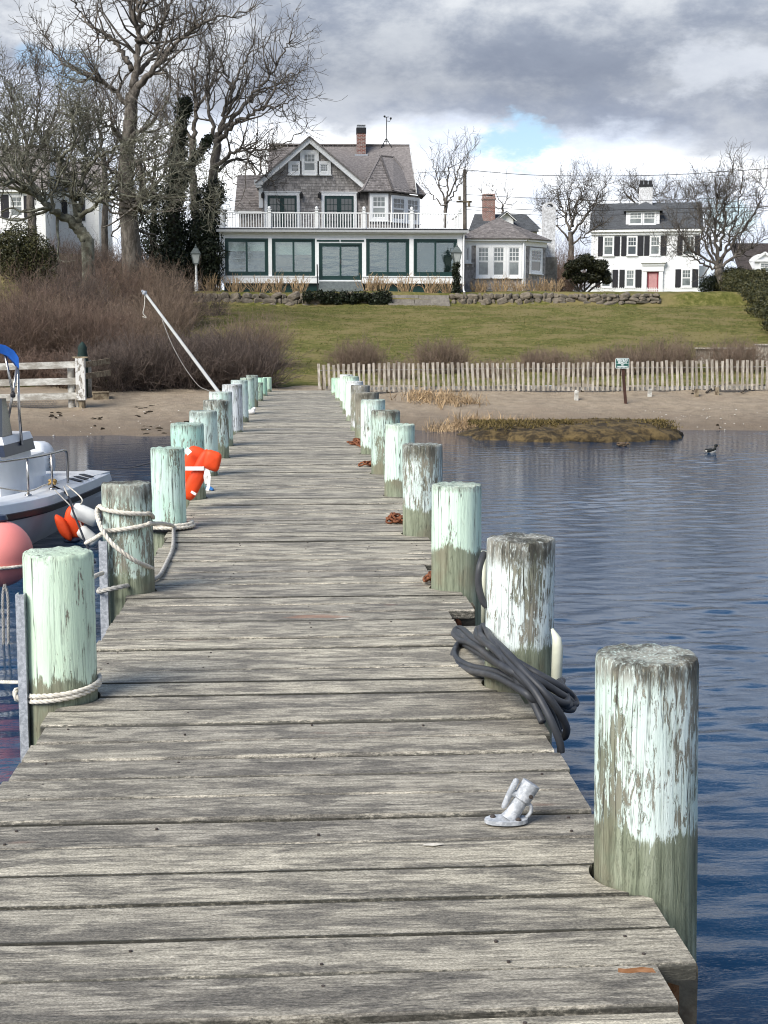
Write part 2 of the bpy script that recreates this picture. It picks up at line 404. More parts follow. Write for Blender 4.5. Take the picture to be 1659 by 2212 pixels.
def ground_mat(name, kind):
    m, t, b = new_mat(name); c = nd(t, 'ShaderNodeTexCoord').outputs['Object']
    n1 = noise(t, c, .55, 6, .6); n2 = noise(t, c, 3.5, 8, .7); n3 = noise(t, c, 18, 5, .7); z = nd(t, 'ShaderNodeSeparateXYZ', {'Vector': c}).outputs['Z']
    if kind == 'sand':
        f = ramp(t, n2, [(.3, (.185, .145, .10)), (.5, (.275, .22, .155)), (.7, (.355, .29, .21))])
        f = mixc(t, math_(t, 'MULTIPLY', sstep(t, n1, .52, .64), .6), f, (.24, .185, .13))
        f = mixc(t, math_(t, 'MULTIPLY', sstep(t, n3, .66, .76), .5), f, (.10, .075, .05))
        wet = sstep(t, math_(t, 'ADD', z, math_(t, 'MULTIPLY', n1, .25)), -.25, -.75)
        f = mixc(t, math_(t, 'MULTIPLY', wet, .7), f, (.12, .088, .06))
        pset(t, b, rough=.9)
    else:
        f = ramp(t, n2, [(.28, (.042, .052, .012)), (.5, (.110, .112, .030)), (.72, (.235, .205, .085))])
        f = mixc(t, math_(t, 'MULTIPLY', sstep(t, n1, .44, .60), .75), f, mixc(t, n3, (.12, .096, .038), (.30, .245, .12)))
        f = mixc(t, math_(t, 'MULTIPLY', sstep(t, n3, .58, .72), .45), f, (.05, .075, .018))
        pset(t, b, rough=.95, spec=.1)
    pset(t, b, col=f, normal=bump(t, math_(t, 'ADD', n2, n3), .8, .06)); return m
def glass_mat():
    m, t, b = new_mat('window_glass')
    t.nodes.remove(b); out = t.nodes['Material Output']; c = ocoord(t)
    w = noise(t, vmath(t, 'MULTIPLY', c, (.7, 1, 3.2)), 1.0, 4, .55)
    gl = nd(t, 'ShaderNodeBsdfGlossy', {'Color': (.86, .90, .90, 1), 'Roughness': .03, 'Normal': bump(t, w, .16, .06)})
    tr = nd(t, 'ShaderNodeBsdfTransparent', {'Color': (.66, .74, .72, 1)})
    mx = nd(t, 'ShaderNodeMixShader', {0: .17, 1: tr.outputs[0], 2: gl.outputs[0]})
    t.links.new(mx.outputs[0], out.inputs[0]); return m
def brick_mat():
    m, t, b = new_mat('old_red_brick'); c = nd(t, 'ShaderNodeTexCoord').outputs['Object']
    s = nd(t, 'ShaderNodeSeparateXYZ', {'Vector': c}); v = nd(t, 'ShaderNodeCombineXYZ', {'X': math_(t, 'ADD', s.outputs[0], s.outputs[1]), 'Y': s.outputs[2]}).outputs[0]
    br = nd(t, 'ShaderNodeTexBrick', {'Vector': v, 'Color1': (.25, .075, .05, 1), 'Color2': (.15, .06, .045, 1), 'Mortar': (.35, .32, .29, 1), 'Scale': 1.0, 'Mortar Size': .012, 'Brick Width': .21, 'Row Height': .075})
    n = noise(t, c, 3.0, 5, .65); f = mixc(t, math_(t, 'MULTIPLY', sstep(t, n, .52, .7), .55), br.outputs['Color'], (.42, .40, .38))
    pset(t, b, col=f, rough=.9, normal=bump(t, br.outputs['Fac'], -.5, .01)); return m
def twocol(name, a, c2, scale=3.0, rough=.8, lo=.4, hi=.62, stretch=(1, 1, 1), bmp=.3, bd=.01):
    m, t, b = new_mat(name); c = vmath(t, 'MULTIPLY', ocoord(t), stretch); n = noise(t, c, scale, 8, .68, .3); n2 = noise(t, c, scale*5, 5, .7)
    f = mixc(t, sstep(t, n, lo, hi), a, c2); f = mixc(t, 1.0, f, mixc(t, n2, (.75,)*3, (1.2,)*3), 'MULTIPLY')
    pset(t, b, col=f, rough=rough, spec=.3, normal=bump(t, n, bmp, bd)); return m
def leaf_mat(name, a, c2, rough=.55):
    m, t, b = new_mat(name); r = nd(t, 'ShaderNodeNewGeometry').outputs['Random Per Island']
    pset(t, b, col=mixc(t, r, a, c2), rough=rough, spec=.3); return m
M = {}
M['plank'] = plank_mat(); M['piling'] = piling_mat(); M['water'] = water_mat()
M['sand'] = ground_mat('beach_sand', 'sand'); M['lawn'] = ground_mat('winter_lawn', 'lawn'); M['glass'] = glass_mat(); M['brick'] = brick_mat()
M['beam'] = twocol('tarred_timber', (.06, .05, .035), (.22, .18, .12), 4, stretch=(1, 1, 3))
M['nail'] = simple('nail_iron', (.05, .04, .035), .7, .3, 30)
M['rust'] = twocol('rusty_iron', (.10, .035, .018), (.26, .10, .045), 40, .9)
M['rust_stain'] = twocol('rust_stain', (.20, .085, .03), (.34, .17, .08), 14, .95)
M['galv'] = twocol('galvanised_steel', (.30, .32, .345), (.50, .52, .55), 60, .45, bmp=.1)
M['rope'] = simple('white_nylon_rope', (.62, .58, .50), .85, .25, 30, .2, dirt=(.42, .37, .29))
M['rope_grey'] = simple('grey_rope', (.40, .385, .35), .9, .3, 30)
M['hose'] = simple('grey_rubber_hose', (.036, .039, .045), .5, .22, 14, .12, dirt=(.085, .085, .088))
M['cream'] = simple('cream_plastic', (.55, .56, .45), .5, .15, 8, .05, dirt=(.36, .40, .29))
M['shingle'] = simple('cedar_shingle', (.33, .308, .29), .9, .30, 9, .3, stretch=(3, 3, .6), island=.34)
M['roof'] = simple('cedar_roof_shingle', (.215, .195, .185), .92, .30, 8, .3, island=.30)
M['asphalt_roof'] = simple('asphalt_shingle', (.082, .087, .093), .95, .35, 12, .3, island=.2)
M['white'] = simple('white_trim_paint', (.80, .81, .80), .5, .05, 6, .04)
M['clap'] = simple('white_clapboard', (.78, .79, .79), .6, .05, 5, .05)
M['offwhite'] = simple('weathered_white_paint', (.66, .66, .63), .7, .12, 6, .1)
M['green'] = simple('dark_green_paint', (.012, .040, .036), .4, .15, 5, .03)
M['shutter'] = simple('black_shutter_paint', (.018, .018, .022), .5, .2, 8, .03)
M['black'] = simple('black_iron', (.014, .014, .015), .5, .25, 12, .05)
M['red'] = simple('maroon_door_paint', (.24, .05, .06), .4, .15, 6, .03)
M['pinkdoor'] = simple('faded_storm_door', (.46, .24, .24), .5, .12, 6, .03)
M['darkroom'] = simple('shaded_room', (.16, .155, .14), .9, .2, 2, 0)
M['blind'] = simple('cream_roller_blind', (.74, .76, .68), .8, .06, 3, .03)
M['whitebrick'] = twocol('whitewashed_brick', (.42, .42, .42), (.72, .73, .74), 9, .9)
M['stone'] = simple('fieldstone', (.165, .140, .108), .92, .4, 5, .5, dirt=(.09, .085, .065), bd=.03)
M['granite'] = simple('granite_step', (.24, .22, .19), .9, .25, 7, .3, dirt=(.12, .105, .08))
M['bluestone'] = simple('bluestone_step', (.15, .17, .17), .9, .25, 6, .3)
M['earth'] = simple('dark_earth', (.045, .036, .026), .95, .3, 5, .4)
M['bark'] = twocol('grey_bark', (.066, .057, .048), (.165, .146, .125), 5, .95, stretch=(1, 1, .35), bmp=.6, bd=.05)
M['lichen'] = twocol('lichened_bark', (.085, .080, .058), (.215, .215, .165), 3, .95, bmp=.5, bd=.04)
M['darkbark'] = twocol('dark_bark', (.045, .038, .032), (.11, .094, .078), 4, .95)
M['redtwig'] = simple('red_brown_twig', (.165, .112, .085), .85, .45, 2.0, 0, island=.4)
M['greytwig'] = simple('grey_brown_twig', (.125, .096, .080), .85, .45, 2.0, 0, island=.4)
M['tantwig'] = simple('tan_twig', (.205, .150, .110), .85, .35, 2.0, 0, island=.35)
M['straw'] = simple('straw_stem', (.40, .285, .165), .85, .30, 2.0, 0, island=.35)
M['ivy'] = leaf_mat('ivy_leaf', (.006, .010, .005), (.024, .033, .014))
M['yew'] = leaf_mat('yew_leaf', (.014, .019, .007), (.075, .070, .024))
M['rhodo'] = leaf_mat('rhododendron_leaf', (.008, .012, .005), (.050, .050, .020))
M['grassblade'] = leaf_mat('grass_blade', (.055, .068, .015), (.25, .215, .085), .9)
M['fence'] = twocol('silvered_picket', (.27, .24, .195), (.52, .475, .405), 6, .92, stretch=(2, 2, .4))
M['rail'] = twocol('peeling_white_rail', (.30, .28, .24), (.62, .61, .56), 5, .85, stretch=(.4, 1, 1))
M['postflake'] = twocol('flaking_post', (.26, .235, .195), (.70, .69, .65), 9, .85, .44, .5, stretch=(1, 1, .5))
M['drift'] = twocol('driftwood', (.12, .09, .06), (.30, .25, .17), 6, .95)
M['weed'] = simple('sea_wrack', (.030, .022, .013), .9, .4, 10, .4)
M['peat'] = twocol('marsh_peat', (.030, .022, .012), (.125, .088, .038), 4, .95, bmp=.9, bd=.06)
M['shell'] = simple('shell_fragment', (.62, .59, .54), .7, .2, 20, 0)
M['sign'] = simple('green_sign_face', (.015, .095, .075), .45, .1, 5, 0)
M['signwhite'] = simple('sign_lettering', (.78, .82, .80), .5, .05, 5, 0)
M['signpost'] = simple('rusty_brown_post', (.055, .026, .019), .8, .3, 8, .2)
M['gel'] = simple('white_gelcoat', (.76, .78, .80), .22, .04, 3, 0, spec=.5, dirt=(.66, .68, .69))
M['navy'] = simple('navy_band', (.018, .028, .055), .35, .15, 4, 0)
M['rub'] = simple('black_rubrail', (.02, .02, .024), .5, .2, 6, .05)
M['hull'] = simple('grey_hull_side', (.58, .60, .62), .3, .1, 2, .03, dirt=(.34, .36, .37))
M['stainless'] = simple('stainless_tube', (.42, .40, .38), .25, .15, 20, 0, metal=.9)
M['canvas'] = simple('blue_canvas', (.012, .10, .42), .75, .2, 6, .15)
M['smoke'] = simple('tinted_acrylic', (.035, .04, .045), .12, .1, 3, 0, spec=.6)
M['orange'] = simple('orange_nylon', (.80, .075, .012), .6, .15, 5, .25, dirt=(.60, .05, .012), bd=.012)
M['strap'] = simple('white_webbing', (.74, .73, .70), .8, .1, 30, .1)
M['pink'] = simple('faded_red_vinyl', (.84, .27, .24), .5, .08, 2.5, .05, dirt=(.88, .48, .48), spec=.4)
M['fender'] = simple('white_vinyl', (.70, .70, .66), .45, .08, 5, .05, dirt=(.52, .50, .44))
M['brass'] = simple('tan_line', (.45, .29, .10), .8, .25, 20, .2)
M['bluerope'] = simple('blue_line', (.02, .13, .36), .8, .25, 20, .2)
M['duckdark'] = simple('dark_plumage', (.012, .014, .012), .6, .3, 20, 0)
M['duckwhite'] = simple('pale_plumage', (.46, .44, .40), .8, .2, 20, 0)
M['duckbrown'] = simple('brown_plumage', (.13, .09, .055), .8, .35, 20, 0)
M['whitepole'] = simple('white_pole_paint', (.72, .72, .68), .5, .1, 6, .05, dirt=(.55, .52, .45))
M['net'] = simple('dark_green_netting', (.010, .028, .024), .8, .3, 12, .3)
M['wire'] = simple('cable_sheath', (.05, .05, .052), .7, .2, 2, 0)
M['wiremesh'] = simple('galvanised_wire', (.30, .28, .26), .6, .2, 8, 0)
M['lantern'] = simple('lantern_copper', (.10, .12, .115), .5, .3, 10, .1)
M['frost'] = simple('lantern_glass', (.40, .43, .42), .15, .1, 5, 0)
# ------------------------------------------------------------------ the setting
WATER = -0.90
def sst(a, b, x):
    u = np.clip((x-a)/(b-a), 0, 1); return u*u*(3-2*u)
def ground_z(X, Y):
    X = np.asarray(X, float); Y = np.asarray(Y, float)
    shore = np.where(X > 0, 1.0, -.3)*np.minimum(1, np.abs(X)/3) + .35*np.sin(X*.9) + .25*np.sin(X*.37+1)
    y = Y - shore*np.clip((40-Y)/5, 0, 1)
    z = np.interp(y, [-50, 24, 31, 34.4, 36, 38, 40, 42, 44, 56, 70, 71.9, 72.6, 75, 115, 160, 900], [-4, -3.2, -1.7, -.90, -.66, -.40, -.15, -.03, .08, 1.22, 2.72, 2.84, 3.52, 3.60, 4.62, 5.6, 12])
    left = sst(-6.0, -15, X)*sst(52, 95, Y)*2.4
    z = z + left + .05*np.sin(X*.7+Y*.33)*sst(43, 50, Y) + .035*np.sin(X*2.1)*np.sin(Y*1.7+X)
    return z
def gz(x, y): return float(ground_z(x, y))
def sheet(name, xs, ys, zf, mat):
    X, Y = np.meshgrid(xs, ys); Z = zf(X, Y); nx, ny = len(xs), len(ys)
    v = np.stack([X, Y, Z], -1).reshape(-1, 3); i = np.arange(nx-1)[None, :] + nx*np.arange(ny-1)[:, None]
    f = np.stack([i, i+1, i+nx+1, i+nx], -1).reshape(-1, 4)
    o = place(name, np_mesh(name, v, f, mat, True)); o['kind'] = 'structure'; return o
def lin(a, b, s): return np.arange(a, b, s)
rngS = np.random.default_rng(11)
sheet('beach', np.concatenate([[-300, -120, -50], lin(-25, 30, .3), [50, 120, 300]]), np.concatenate([lin(24, 33, 1.0), lin(33, 42.3, .15)]), lambda X, Y: ground_z(X, Y) + .025*np.sin(X*3.1+np.sin(Y*2.3)*2)*np.sin(Y*4.7+X*.6), M['sand'])
sheet('lawn', np.concatenate([[-900, -400, -150, -70], lin(-40, 60, .8), [80, 150, 400, 900]]), np.concatenate([lin(41.9, 71, .5), lin(71, 73, .25), lin(73, 130, 2.0), [140, 160, 200, 300, 500, 900]]), lambda X, Y: ground_z(X, Y)+.006, M['lawn'])
def waves(X, Y):
    r = np.random.default_rng(5); Z = np.zeros_like(X)
    for k in range(52):
        lam = .13*(4.2**r.uniform(0, 1)); th = r.normal(0, .42); a = lam*.0034*r.uniform(.5, 1.4)
        kx, ky = math.sin(th)*2*math.pi/lam, math.cos(th)*2*math.pi/lam
        Z += a*np.sin(kx*X+ky*Y+r.uniform(0, 7))
    patch = .72 + .30*np.sin(X*.55+Y*.23)*np.sin(Y*.41-X*.17+1.3) + .22*np.sin(X*1.3-Y*.8)
    fade = sst(-16, -8, X)*sst(22, 14, X)*sst(0, 2.5, Y)
    calm = 1 - .34*sst(6, 13, Y) - .32*sst(17, 33, Y) - .2*sst(-1, -4, X)
    return WATER + Z*patch*fade*calm
sheet('water', np.concatenate([[-900, -300, -100, -40, -20], lin(-14, -8, .5), lin(-8, 13.2, .075), lin(13.3, 22, .6), [30, 60, 150, 400, 900]]), np.concatenate([[-900, -300, -80, -20, -5], lin(-1, 2.6, .4), lin(2.6, 37.6, .04)]), waves, M['water'])

# ------------------------------------------------------------------ pier
PR = [(1405, 1412, 230, 3.95), (1124, 1160, 150, 6.22), (987, 1045, 108, 8.65), (914, 959, 86, 11.0), (862.5, 916, 63, 13.6), (833.5, 886, 63, 15.8), (805, 863, 53, 18.4), (793, 847, 51, 20.4), (778, 832, 42, 22.8), (766, 823, 37, 25.2), (757.5, 812.5, 35, 27.4), (748, 809, 28, 30.0), (737, 816, 25, 32.8), (727.5, 816, 23, 35.8)]
PL = [(126, 1190, 148, 6.1), (274.5, 1042, 107, 8.65), (363, 967, 72, 11.4), (406, 914, 72, 13.5), (440, 887, 60, 15.7), (466, 864, 54, 17.9), (477, 846, 50, 19.8), (501.5, 830, 43, 22.5), (518, 821, 36, 25.0), (533.5, 816, 31, 27.5), (544, 810, 25.5, 30.0), (556, 826, 24, 32.6), (566, 816, 22, 35.2), (577, 815, 19, 37.4)]
def pile_info(L):
    out = []
    for x, y, w, d in L:
        p = at(x, y, d); out.append((p.x, d, p.z, w*d/FPX/2))
    return out
PRI, PLI = pile_info(PR), pile_info(PL)
rr = random.Random(4)
pier = empty('pier', (0, 2.4, 0), 'long narrow weathered grey timber pier running to the beach', 'pier')
PITCHP = .229
ys = []
y = 3.227
while y > 2.5: y -= PITCHP
while y < 38.25: ys.append(y); y += PITCHP
def notch(y, piles, side):
    lim = None
    for (px, py, pz, pr) in piles:
        dy = max(0.0, abs(y-py)-.105)
        if dy < pr+.012:
            c = math.sqrt(max(0, (pr+.014)**2-dy*dy)); e = px - side*c
            lim = e if lim is None else (min(lim, e) if side > 0 else max(lim, e))
    return lim
nails = MB(); plank_ends = []
for i, yc in enumerate(ys):
    far = min(1, yc/38)
    xl = -1.055 + .075*far + rr.uniform(-.022, .018); xr = .972 - .012*far + rr.uniform(-.02, .018)
    if 2.9 < yc < 3.32: xr = .875 + rr.uniform(-.006, .006)
    if 3.35 < yc < 3.5: xr = .985
    if 7.5 < yc < 7.95 or 9.2 < yc < 9.6 or 16.2 < yc < 16.5: xr = .845 + rr.uniform(-.015, .01)
    w = PITCHP - rr.uniform(.009, .018); th = .048; b_ = rr.uniform(.006, .012)
    prof = [(-w/2, -th), (-w/2, -b_), (-w/2+b_, 0), (w/2-b_, 0), (w/2, -b_), (w/2, -th)]
    dz = rr.uniform(-.004, .004)
    def edge_at(yy, piles, side, e):
        for (px, py, pz, pr) in piles:
            q = pr+.016
            if abs(yy-py) < q: e = min(e, px-math.sqrt(q*q-(yy-py)**2)) if side > 0 else max(e, px+math.sqrt(q*q-(yy-py)**2))
        return e
    hit = any(abs(yc-p_[1]) < p_[3]+.13 for p_ in PRI+PLI)
    if hit:
        xc = 0.0; out = []; m_ = 9
        out += [(edge_at(yc-w/2+w*k_/m_, PLI, -1, xl), -w/2+w*k_/m_) for k_ in range(m_+1)][::-1]
        out += [(edge_at(yc-w/2+w*k_/m_, PRI, 1, xr), -w/2+w*k_/m_) for k_ in range(m_+1)]
        me = MB().poly([(x_, y_, 0) for x_, y_ in out][::-1], (0, 0, -th)).mesh('plank', M['plank'])
        place('plank', me, pier, (0, yc, dz), (0, 0, 0))
        continue
    ns = 4; vs_, fs_ = [], []; xc = (xl+xr)/2; bow = rr.uniform(-.004, .004); cup = rr.uniform(-.003, .003)
    for k in range(ns+1):
        u = k/ns; x = xl + (xr-xl)*u - xc; jy = rr.uniform(-.004, .004); jz = rr.uniform(-.003, .003)
        if k == ns: rnd_end = .0
        for (py, pz) in prof:
            vs_.append((x, py + jy*(1 if py > 0 else .6) + bow*math.sin(u*3.1), pz + jz + cup*(1 if abs(py) > w/2-.02 and pz > -.02 else 0)))
    for k in range(ns):
        for j in range(6):
            j2 = (j+1) % 6; fs_.append((k*6+j, k*6+j2, (k+1)*6+j2, (k+1)*6+j))
    fs_.append(tuple(range(6))); fs_.append(tuple(ns*6+j for j in reversed(range(6))))
    me = bpy.data.meshes.new('plank'); me.from_pydata(vs_, [], [f[::-1] for f in fs_]); me.materials.append(M['plank'])
    place('plank', me, pier, (xc, yc, dz), (0, 0, math.radians(.30)+rr.uniform(-.0025, .0025)))
    if yc < 13:
        for xs_ in (-.93, -.46, .03, .50, .85):
            for oy in (-.055, .06):
                if rr.random() < .65:
                    nails.lathe([(.005, -.004), (.005, .0012), (.003, .0018)], (xs_+rr.uniform(-.02, .02), yc+oy+rr.uniform(-.02, .02), dz), 7)
o = nails.build('nail_heads', M['nail'], pier); o['kind'] = 'stuff'
for xs_ in (-.90, -.45, .03, .50, .83):
    MB().box(xs_-.035, xs_+.035, 2.4, 38.1, -.29, -.055).build('stringer', M['beam'], pier)
for (px, py, pz, pr) in PRI[1:9]:
    yb = py - pr - .10
    mb = MB().box(-1.0, 1.04, yb-.07, yb+.07, -.37, -.062)
    bm_ = mb.build('cross_beam', M['beam'], pier)
    MB().lathe([(.028, 0), (.028, -.018), (.012, -.03)], (.93, yb-.07, -.16), 10, axis='y').build('bolt', M['rust'], bm_, True, 40)
# end timber beside the nearest piling, rounded, rust streaked
pts = [(-1.0, -.62), (1.035, -.62)] + [(1.035-.035+.035*math.cos(k*math.pi/12), -.088+.035*math.sin(k*math.pi/12)) for k in range(7)] + [(-1.0, -.053)]
o = MB().poly([(x, 3.50, z) for x, z in pts][::-1], (0, .16, 0)).build('cross_beam', M['drift'], pier)
MB().lathe([(.030, 0), (.030, -.014), (.013, -.024)], (.935, 3.50, -.17), 12, axis='y').build('bolt', M['rust'], o, True, 40)
MB().poly([(.955, 3.498, -.12), (.985, 3.498, -.13), (.99, 3.498, -.30), (.96, 3.498, -.34), (.945, 3.498, -.2)], (0, -.001, 0)).build('rust_stain', M['rust_stain'], o)
MB().poly([(.775, 3.30, .0055), (.80, 3.293, .0055), (.83, 3.297, .0055), (.868, 3.292, .0055), (.866, 3.318, .0055), (.84, 3.325, .0055), (.80, 3.318, .0055), (.78, 3.322, .0055)], (0, 0, .0010)).build('rust_stain', M['rust_stain'], pier)

# ------------------------------------------------------------------ pilings
def pile_mesh(r, top, bot, seed):
    g = random.Random(seed); n = 36
    zs = [bot, bot*.5, -.4, -.15, 0, .12, .24, .36, .48, .58, .66]
    zs = [z for z in zs if z < top-.05] + [top-.022, top-.006, top-.001]
    ph = [g.uniform(0, 6.3) for _ in range(5)]; mb = MB(); b = 0; lean = (g.uniform(-.012, .012), g.uniform(-.012, .012))
    rim = [g.uniform(-.006, .004) for _ in range(n)]
    for i, z in enumerate(zs):
        ins = {len(zs)-1: -.012, len(zs)-2: -.003, len(zs)-3: 0}.get(i, 0)
        for j in range(n):
            th = 2*math.pi*j/n
            k = 1 + .012*math.sin(2*th+ph[0]+z*.6) + .009*math.sin(5*th+ph[1]+z) + .006*math.sin(11*th+ph[2]) + g.uniform(-.005, .005)
            R = r*k*(1+.02*(top-z)) + ins
            mb.v.append((R*math.cos(th)+lean[0]*z, R*math.sin(th)+lean[1]*z, z + (rim[j] if i >= len(zs)-3 else 0)))
    for i in range(len(zs)-1):
        for j in range(n):
            k = (j+1) % n; mb.f.append((i*n+j, i*n+k, (i+1)*n+k, (i+1)*n+j))
    c1 = len(mb.v); m_ = len(zs)-1
    for j in range(n):
        x, y_, z_ = mb.v[m_*n+j]; mb.v.append((x*.55, y_*.55, top-.004+g.uniform(-.004, .004)))
    c2 = len(mb.v); mb.v.append((0, 0, top-.006))
    for j in range(n):
        k = (j+1) % n; mb.f.append((m_*n+j, m_*n+k, c1+k, c1+j)); mb.f.append((c1+j, c1+k, c2))
    mb.f.append(tuple(range(n))[::-1])
    return mb.mesh('piling', M['piling'], True, 50)
MINT, PALE, WHITE, BLUE = (.50, .70, .53), (.62, .78, .63), (.72, .78, .74), (.53, .72, .62)
# paint, second paint, wear threshold, paint line, crown height, crown strength, label
SR = [((.66, .75, .70), (.56, .68, .61), .485, .17, .07, .85, 'nearest and tallest-looking piling right of the pier, white paint worn to grey streaks'),
      ((.68, .76, .73), (.70, .77, .73), .485, .20, .13, .95, 'second piling on the right, black mossy rim, white paint, grey hose looped against it'),
      (PALE, (.62, .79, .66), .41, .26, .035, .7, 'third piling on the right, evenly pale mint with a sharp green lower band'),
      ((.56, .68, .62), (.66, .72, .70), .50, .22, .14, .75, 'fourth piling on the right, grey worn crown, rusty chain heap at its foot'),
      (PALE, (.62, .78, .68), .43, .16, .06, .5, 'fifth piling on the right, pale mint, rising just left of the grey-crowned one'),
      (MINT, (.50, .62, .55), .50, .12, .10, .9, 'sixth piling on the right, dark cap over streaky mint paint'),
      (BLUE, WHITE, .45, .10, .06, .6, 'seventh piling on the right, white and mint in horizontal bands'),
      ((.42, .50, .45), (.36, .42, .38), .56, .20, .16, .8, 'eighth piling on the right, mostly bare grey timber'),
      ((.62, .64, .66), (.54, .57, .58), .53, .08, .15, .9, 'ninth piling on the right, dark grey top and silvery streaks'),
      ((.80, .84, .85), WHITE, .38, .10, .08, .6, 'tenth piling on the right, bright white side above a grey foot'),
      (MINT, PALE, .42, .10, .05, .6, 'eleventh piling on the right, mint with a mottled rim'),
      ((.78, .83, .82), WHITE, .36, .14, .03, .4, 'twelfth piling on the right, slim white side, tallest of the far cluster'),
      (MINT, PALE, .42, .05, .04, .4, 'thirteenth piling on the right, last but one before the beach'),
      (MINT, (.36, .60, .46), .42, .05, .03, .4, 'farthest piling on the right, green, beside the picket fence corner')]
SL = [((.60, .75, .57), (.66, .80, .65), .415, .10, .02, .35, 'nearest piling left of the pier, almost unbroken pale mint, rope round its foot'),
      ((.52, .66, .56), (.62, .72, .66), .495, .12, .13, .9, 'second piling on the left, grey bare top wound with white mooring rope'),
      ((.50, .72, .58), (.62, .77, .69), .435, .02, .03, .5, 'third piling on the left, mint with a brown rust streak low down'),
      ((.42, .68, .58), BLUE, .45, .10, .05, .6, 'fourth piling on the left, turquoise, behind the orange life jacket'),
      ((.58, .74, .66), (.66, .76, .72), .44, .05, .08, .7, 'fifth piling on the left, pale with a brownish left side'),
      ((.52, .70, .64), WHITE, .49, .16, .14, .9, 'sixth piling on the left, dark streaked cap and a bare foot on a black ring'),
      (BLUE, WHITE, .42, .12, .04, .5, 'seventh piling on the left, pale blue-green, at the foot of the white pole'),
      ((.62, .66, .68), (.70, .73, .74), .46, .03, .08, .5, 'eighth piling on the left, thick and silvery white all over'),
      ((.62, .72, .70), (.54, .74, .64), .42, .08, .06, .6, 'ninth piling on the left, white above and mint towards its foot'),
      ((.64, .76, .72), MINT, .42, .03, .06, .7, 'tenth piling on the left, pale mint with a dark rim'),
      ((.56, .66, .60), (.48, .62, .54), .46, .16, .07, .8, 'eleventh piling on the left, grey-capped and the tallest of the far ones'),
      ((.46, .56, .48), MINT, .48, .05, .05, .6, 'twelfth piling on the left, short and dull green'),
      (MINT, (.36, .66, .50), .38, .05, .02, .3, 'thirteenth piling on the left, bright green and slim'),
      (MINT, PALE, .38, .05, .02, .3, 'farthest piling on the left, bright green, next to the brush')]
PILES = {}
for side, INF, ST in (('R', PRI, SR), ('L', PLI, SL)):
    for i, ((px, py, pz, pr), s) in enumerate(zip(INF, ST)):
        me = pile_mesh(pr, pz, min(WATER-.8, -1.0), i*7+(3 if side == 'R' else 100))
        o = place('piling', me, None, (px, py, 0), (0, 0, rr.uniform(0, 6.3)))
        o['paint'] = s[0]; o['paint2'] = s[1]; o['wear'] = s[2]; o['line'] = s[3]; o['crown'] = s[4]; o['crownamt'] = s[5]; o['top'] = pz
        tag(o, s[6], 'piling', 'pilings along both edges of the pier'); PILES[side+str(i+1)] = o
# ------------------------------------------------------------------ houses
def xz(x, y, Y):
    p = at(x, y, Y); return p.x, p.z
def shingles(mb, O, u, v, n, poly, w, h, lift, g, jit=.25):
    """courses of separate shingles over a convex polygon given in (u, v) metres"""
    O, u, v, n = Vector(O), Vector(u), Vector(v), Vector(n)
    vmin, vmax = min(p[1] for p in poly), max(p[1] for p in poly); m = len(poly); j = 0; y = vmin
    while y < vmax-.02:
        ym = min(y + h*.5, vmax-.01); xs_ = []
        for i in range(m):
            a, b = poly[i], poly[(i+1) % m]
            if (a[1]-ym)*(b[1]-ym) < 0: xs_.append(a[0]+(b[0]-a[0])*(ym-a[1])/(b[1]-a[1]))
        if len(xs_) >= 2:
            x, xe = min(xs_), max(xs_); yt = min(y+h*1.04, vmax)
            while x < xe-.01:
                x2 = min(xe, x + w*g.uniform(1-jit*1.6, 1+jit*1.6)); x2 = xe if xe-x2 < w*.35 else x2
                d = lift*g.uniform(.75, 1.25); yb = y - g.uniform(0, h*.06); e = .004
                P = lambda a, b_, c: tuple(O+u*a+v*b_+n*c)
                mb.add([P(x+e, yb, d), P(x2-e, yb, d), P(x2-e, yt, lift*.22), P(x+e, yt, lift*.22), P(x+e, yb, 0), P(x2-e, yb, 0), P(x2-e, yt, 0), P(x+e, yt, 0)], [(0, 1, 2, 3), (4, 5, 1, 0), (1, 5, 6, 2), (4, 0, 3, 7)])
                x = x2
        y += h; j += 1
def roof_plane(name, parent, pts, mat, w, h, lift, g, thick=.08, local=False):
    """pts: eave-left, eave-right, top-right, (top-left); slab plus shingle courses"""
    P = [Vector(p) for p in pts]; u = (P[1]-P[0]).normalized(); n = u.cross(P[-1]-P[0]).normalized(); v = n.cross(u)
    slab = MB().poly(P, -n*thick).build(name, mat, parent, local=local)
    poly = [((p-P[0]).dot(u), (p-P[0]).dot(v)) for p in P]
    mb = MB(); shingles(mb, P[0]+n*.004, u, v, n, poly, w, h, lift, g)
    o = mb.build('roof_shingles', mat, slab, local=local); o['kind'] = 'stuff'; return slab
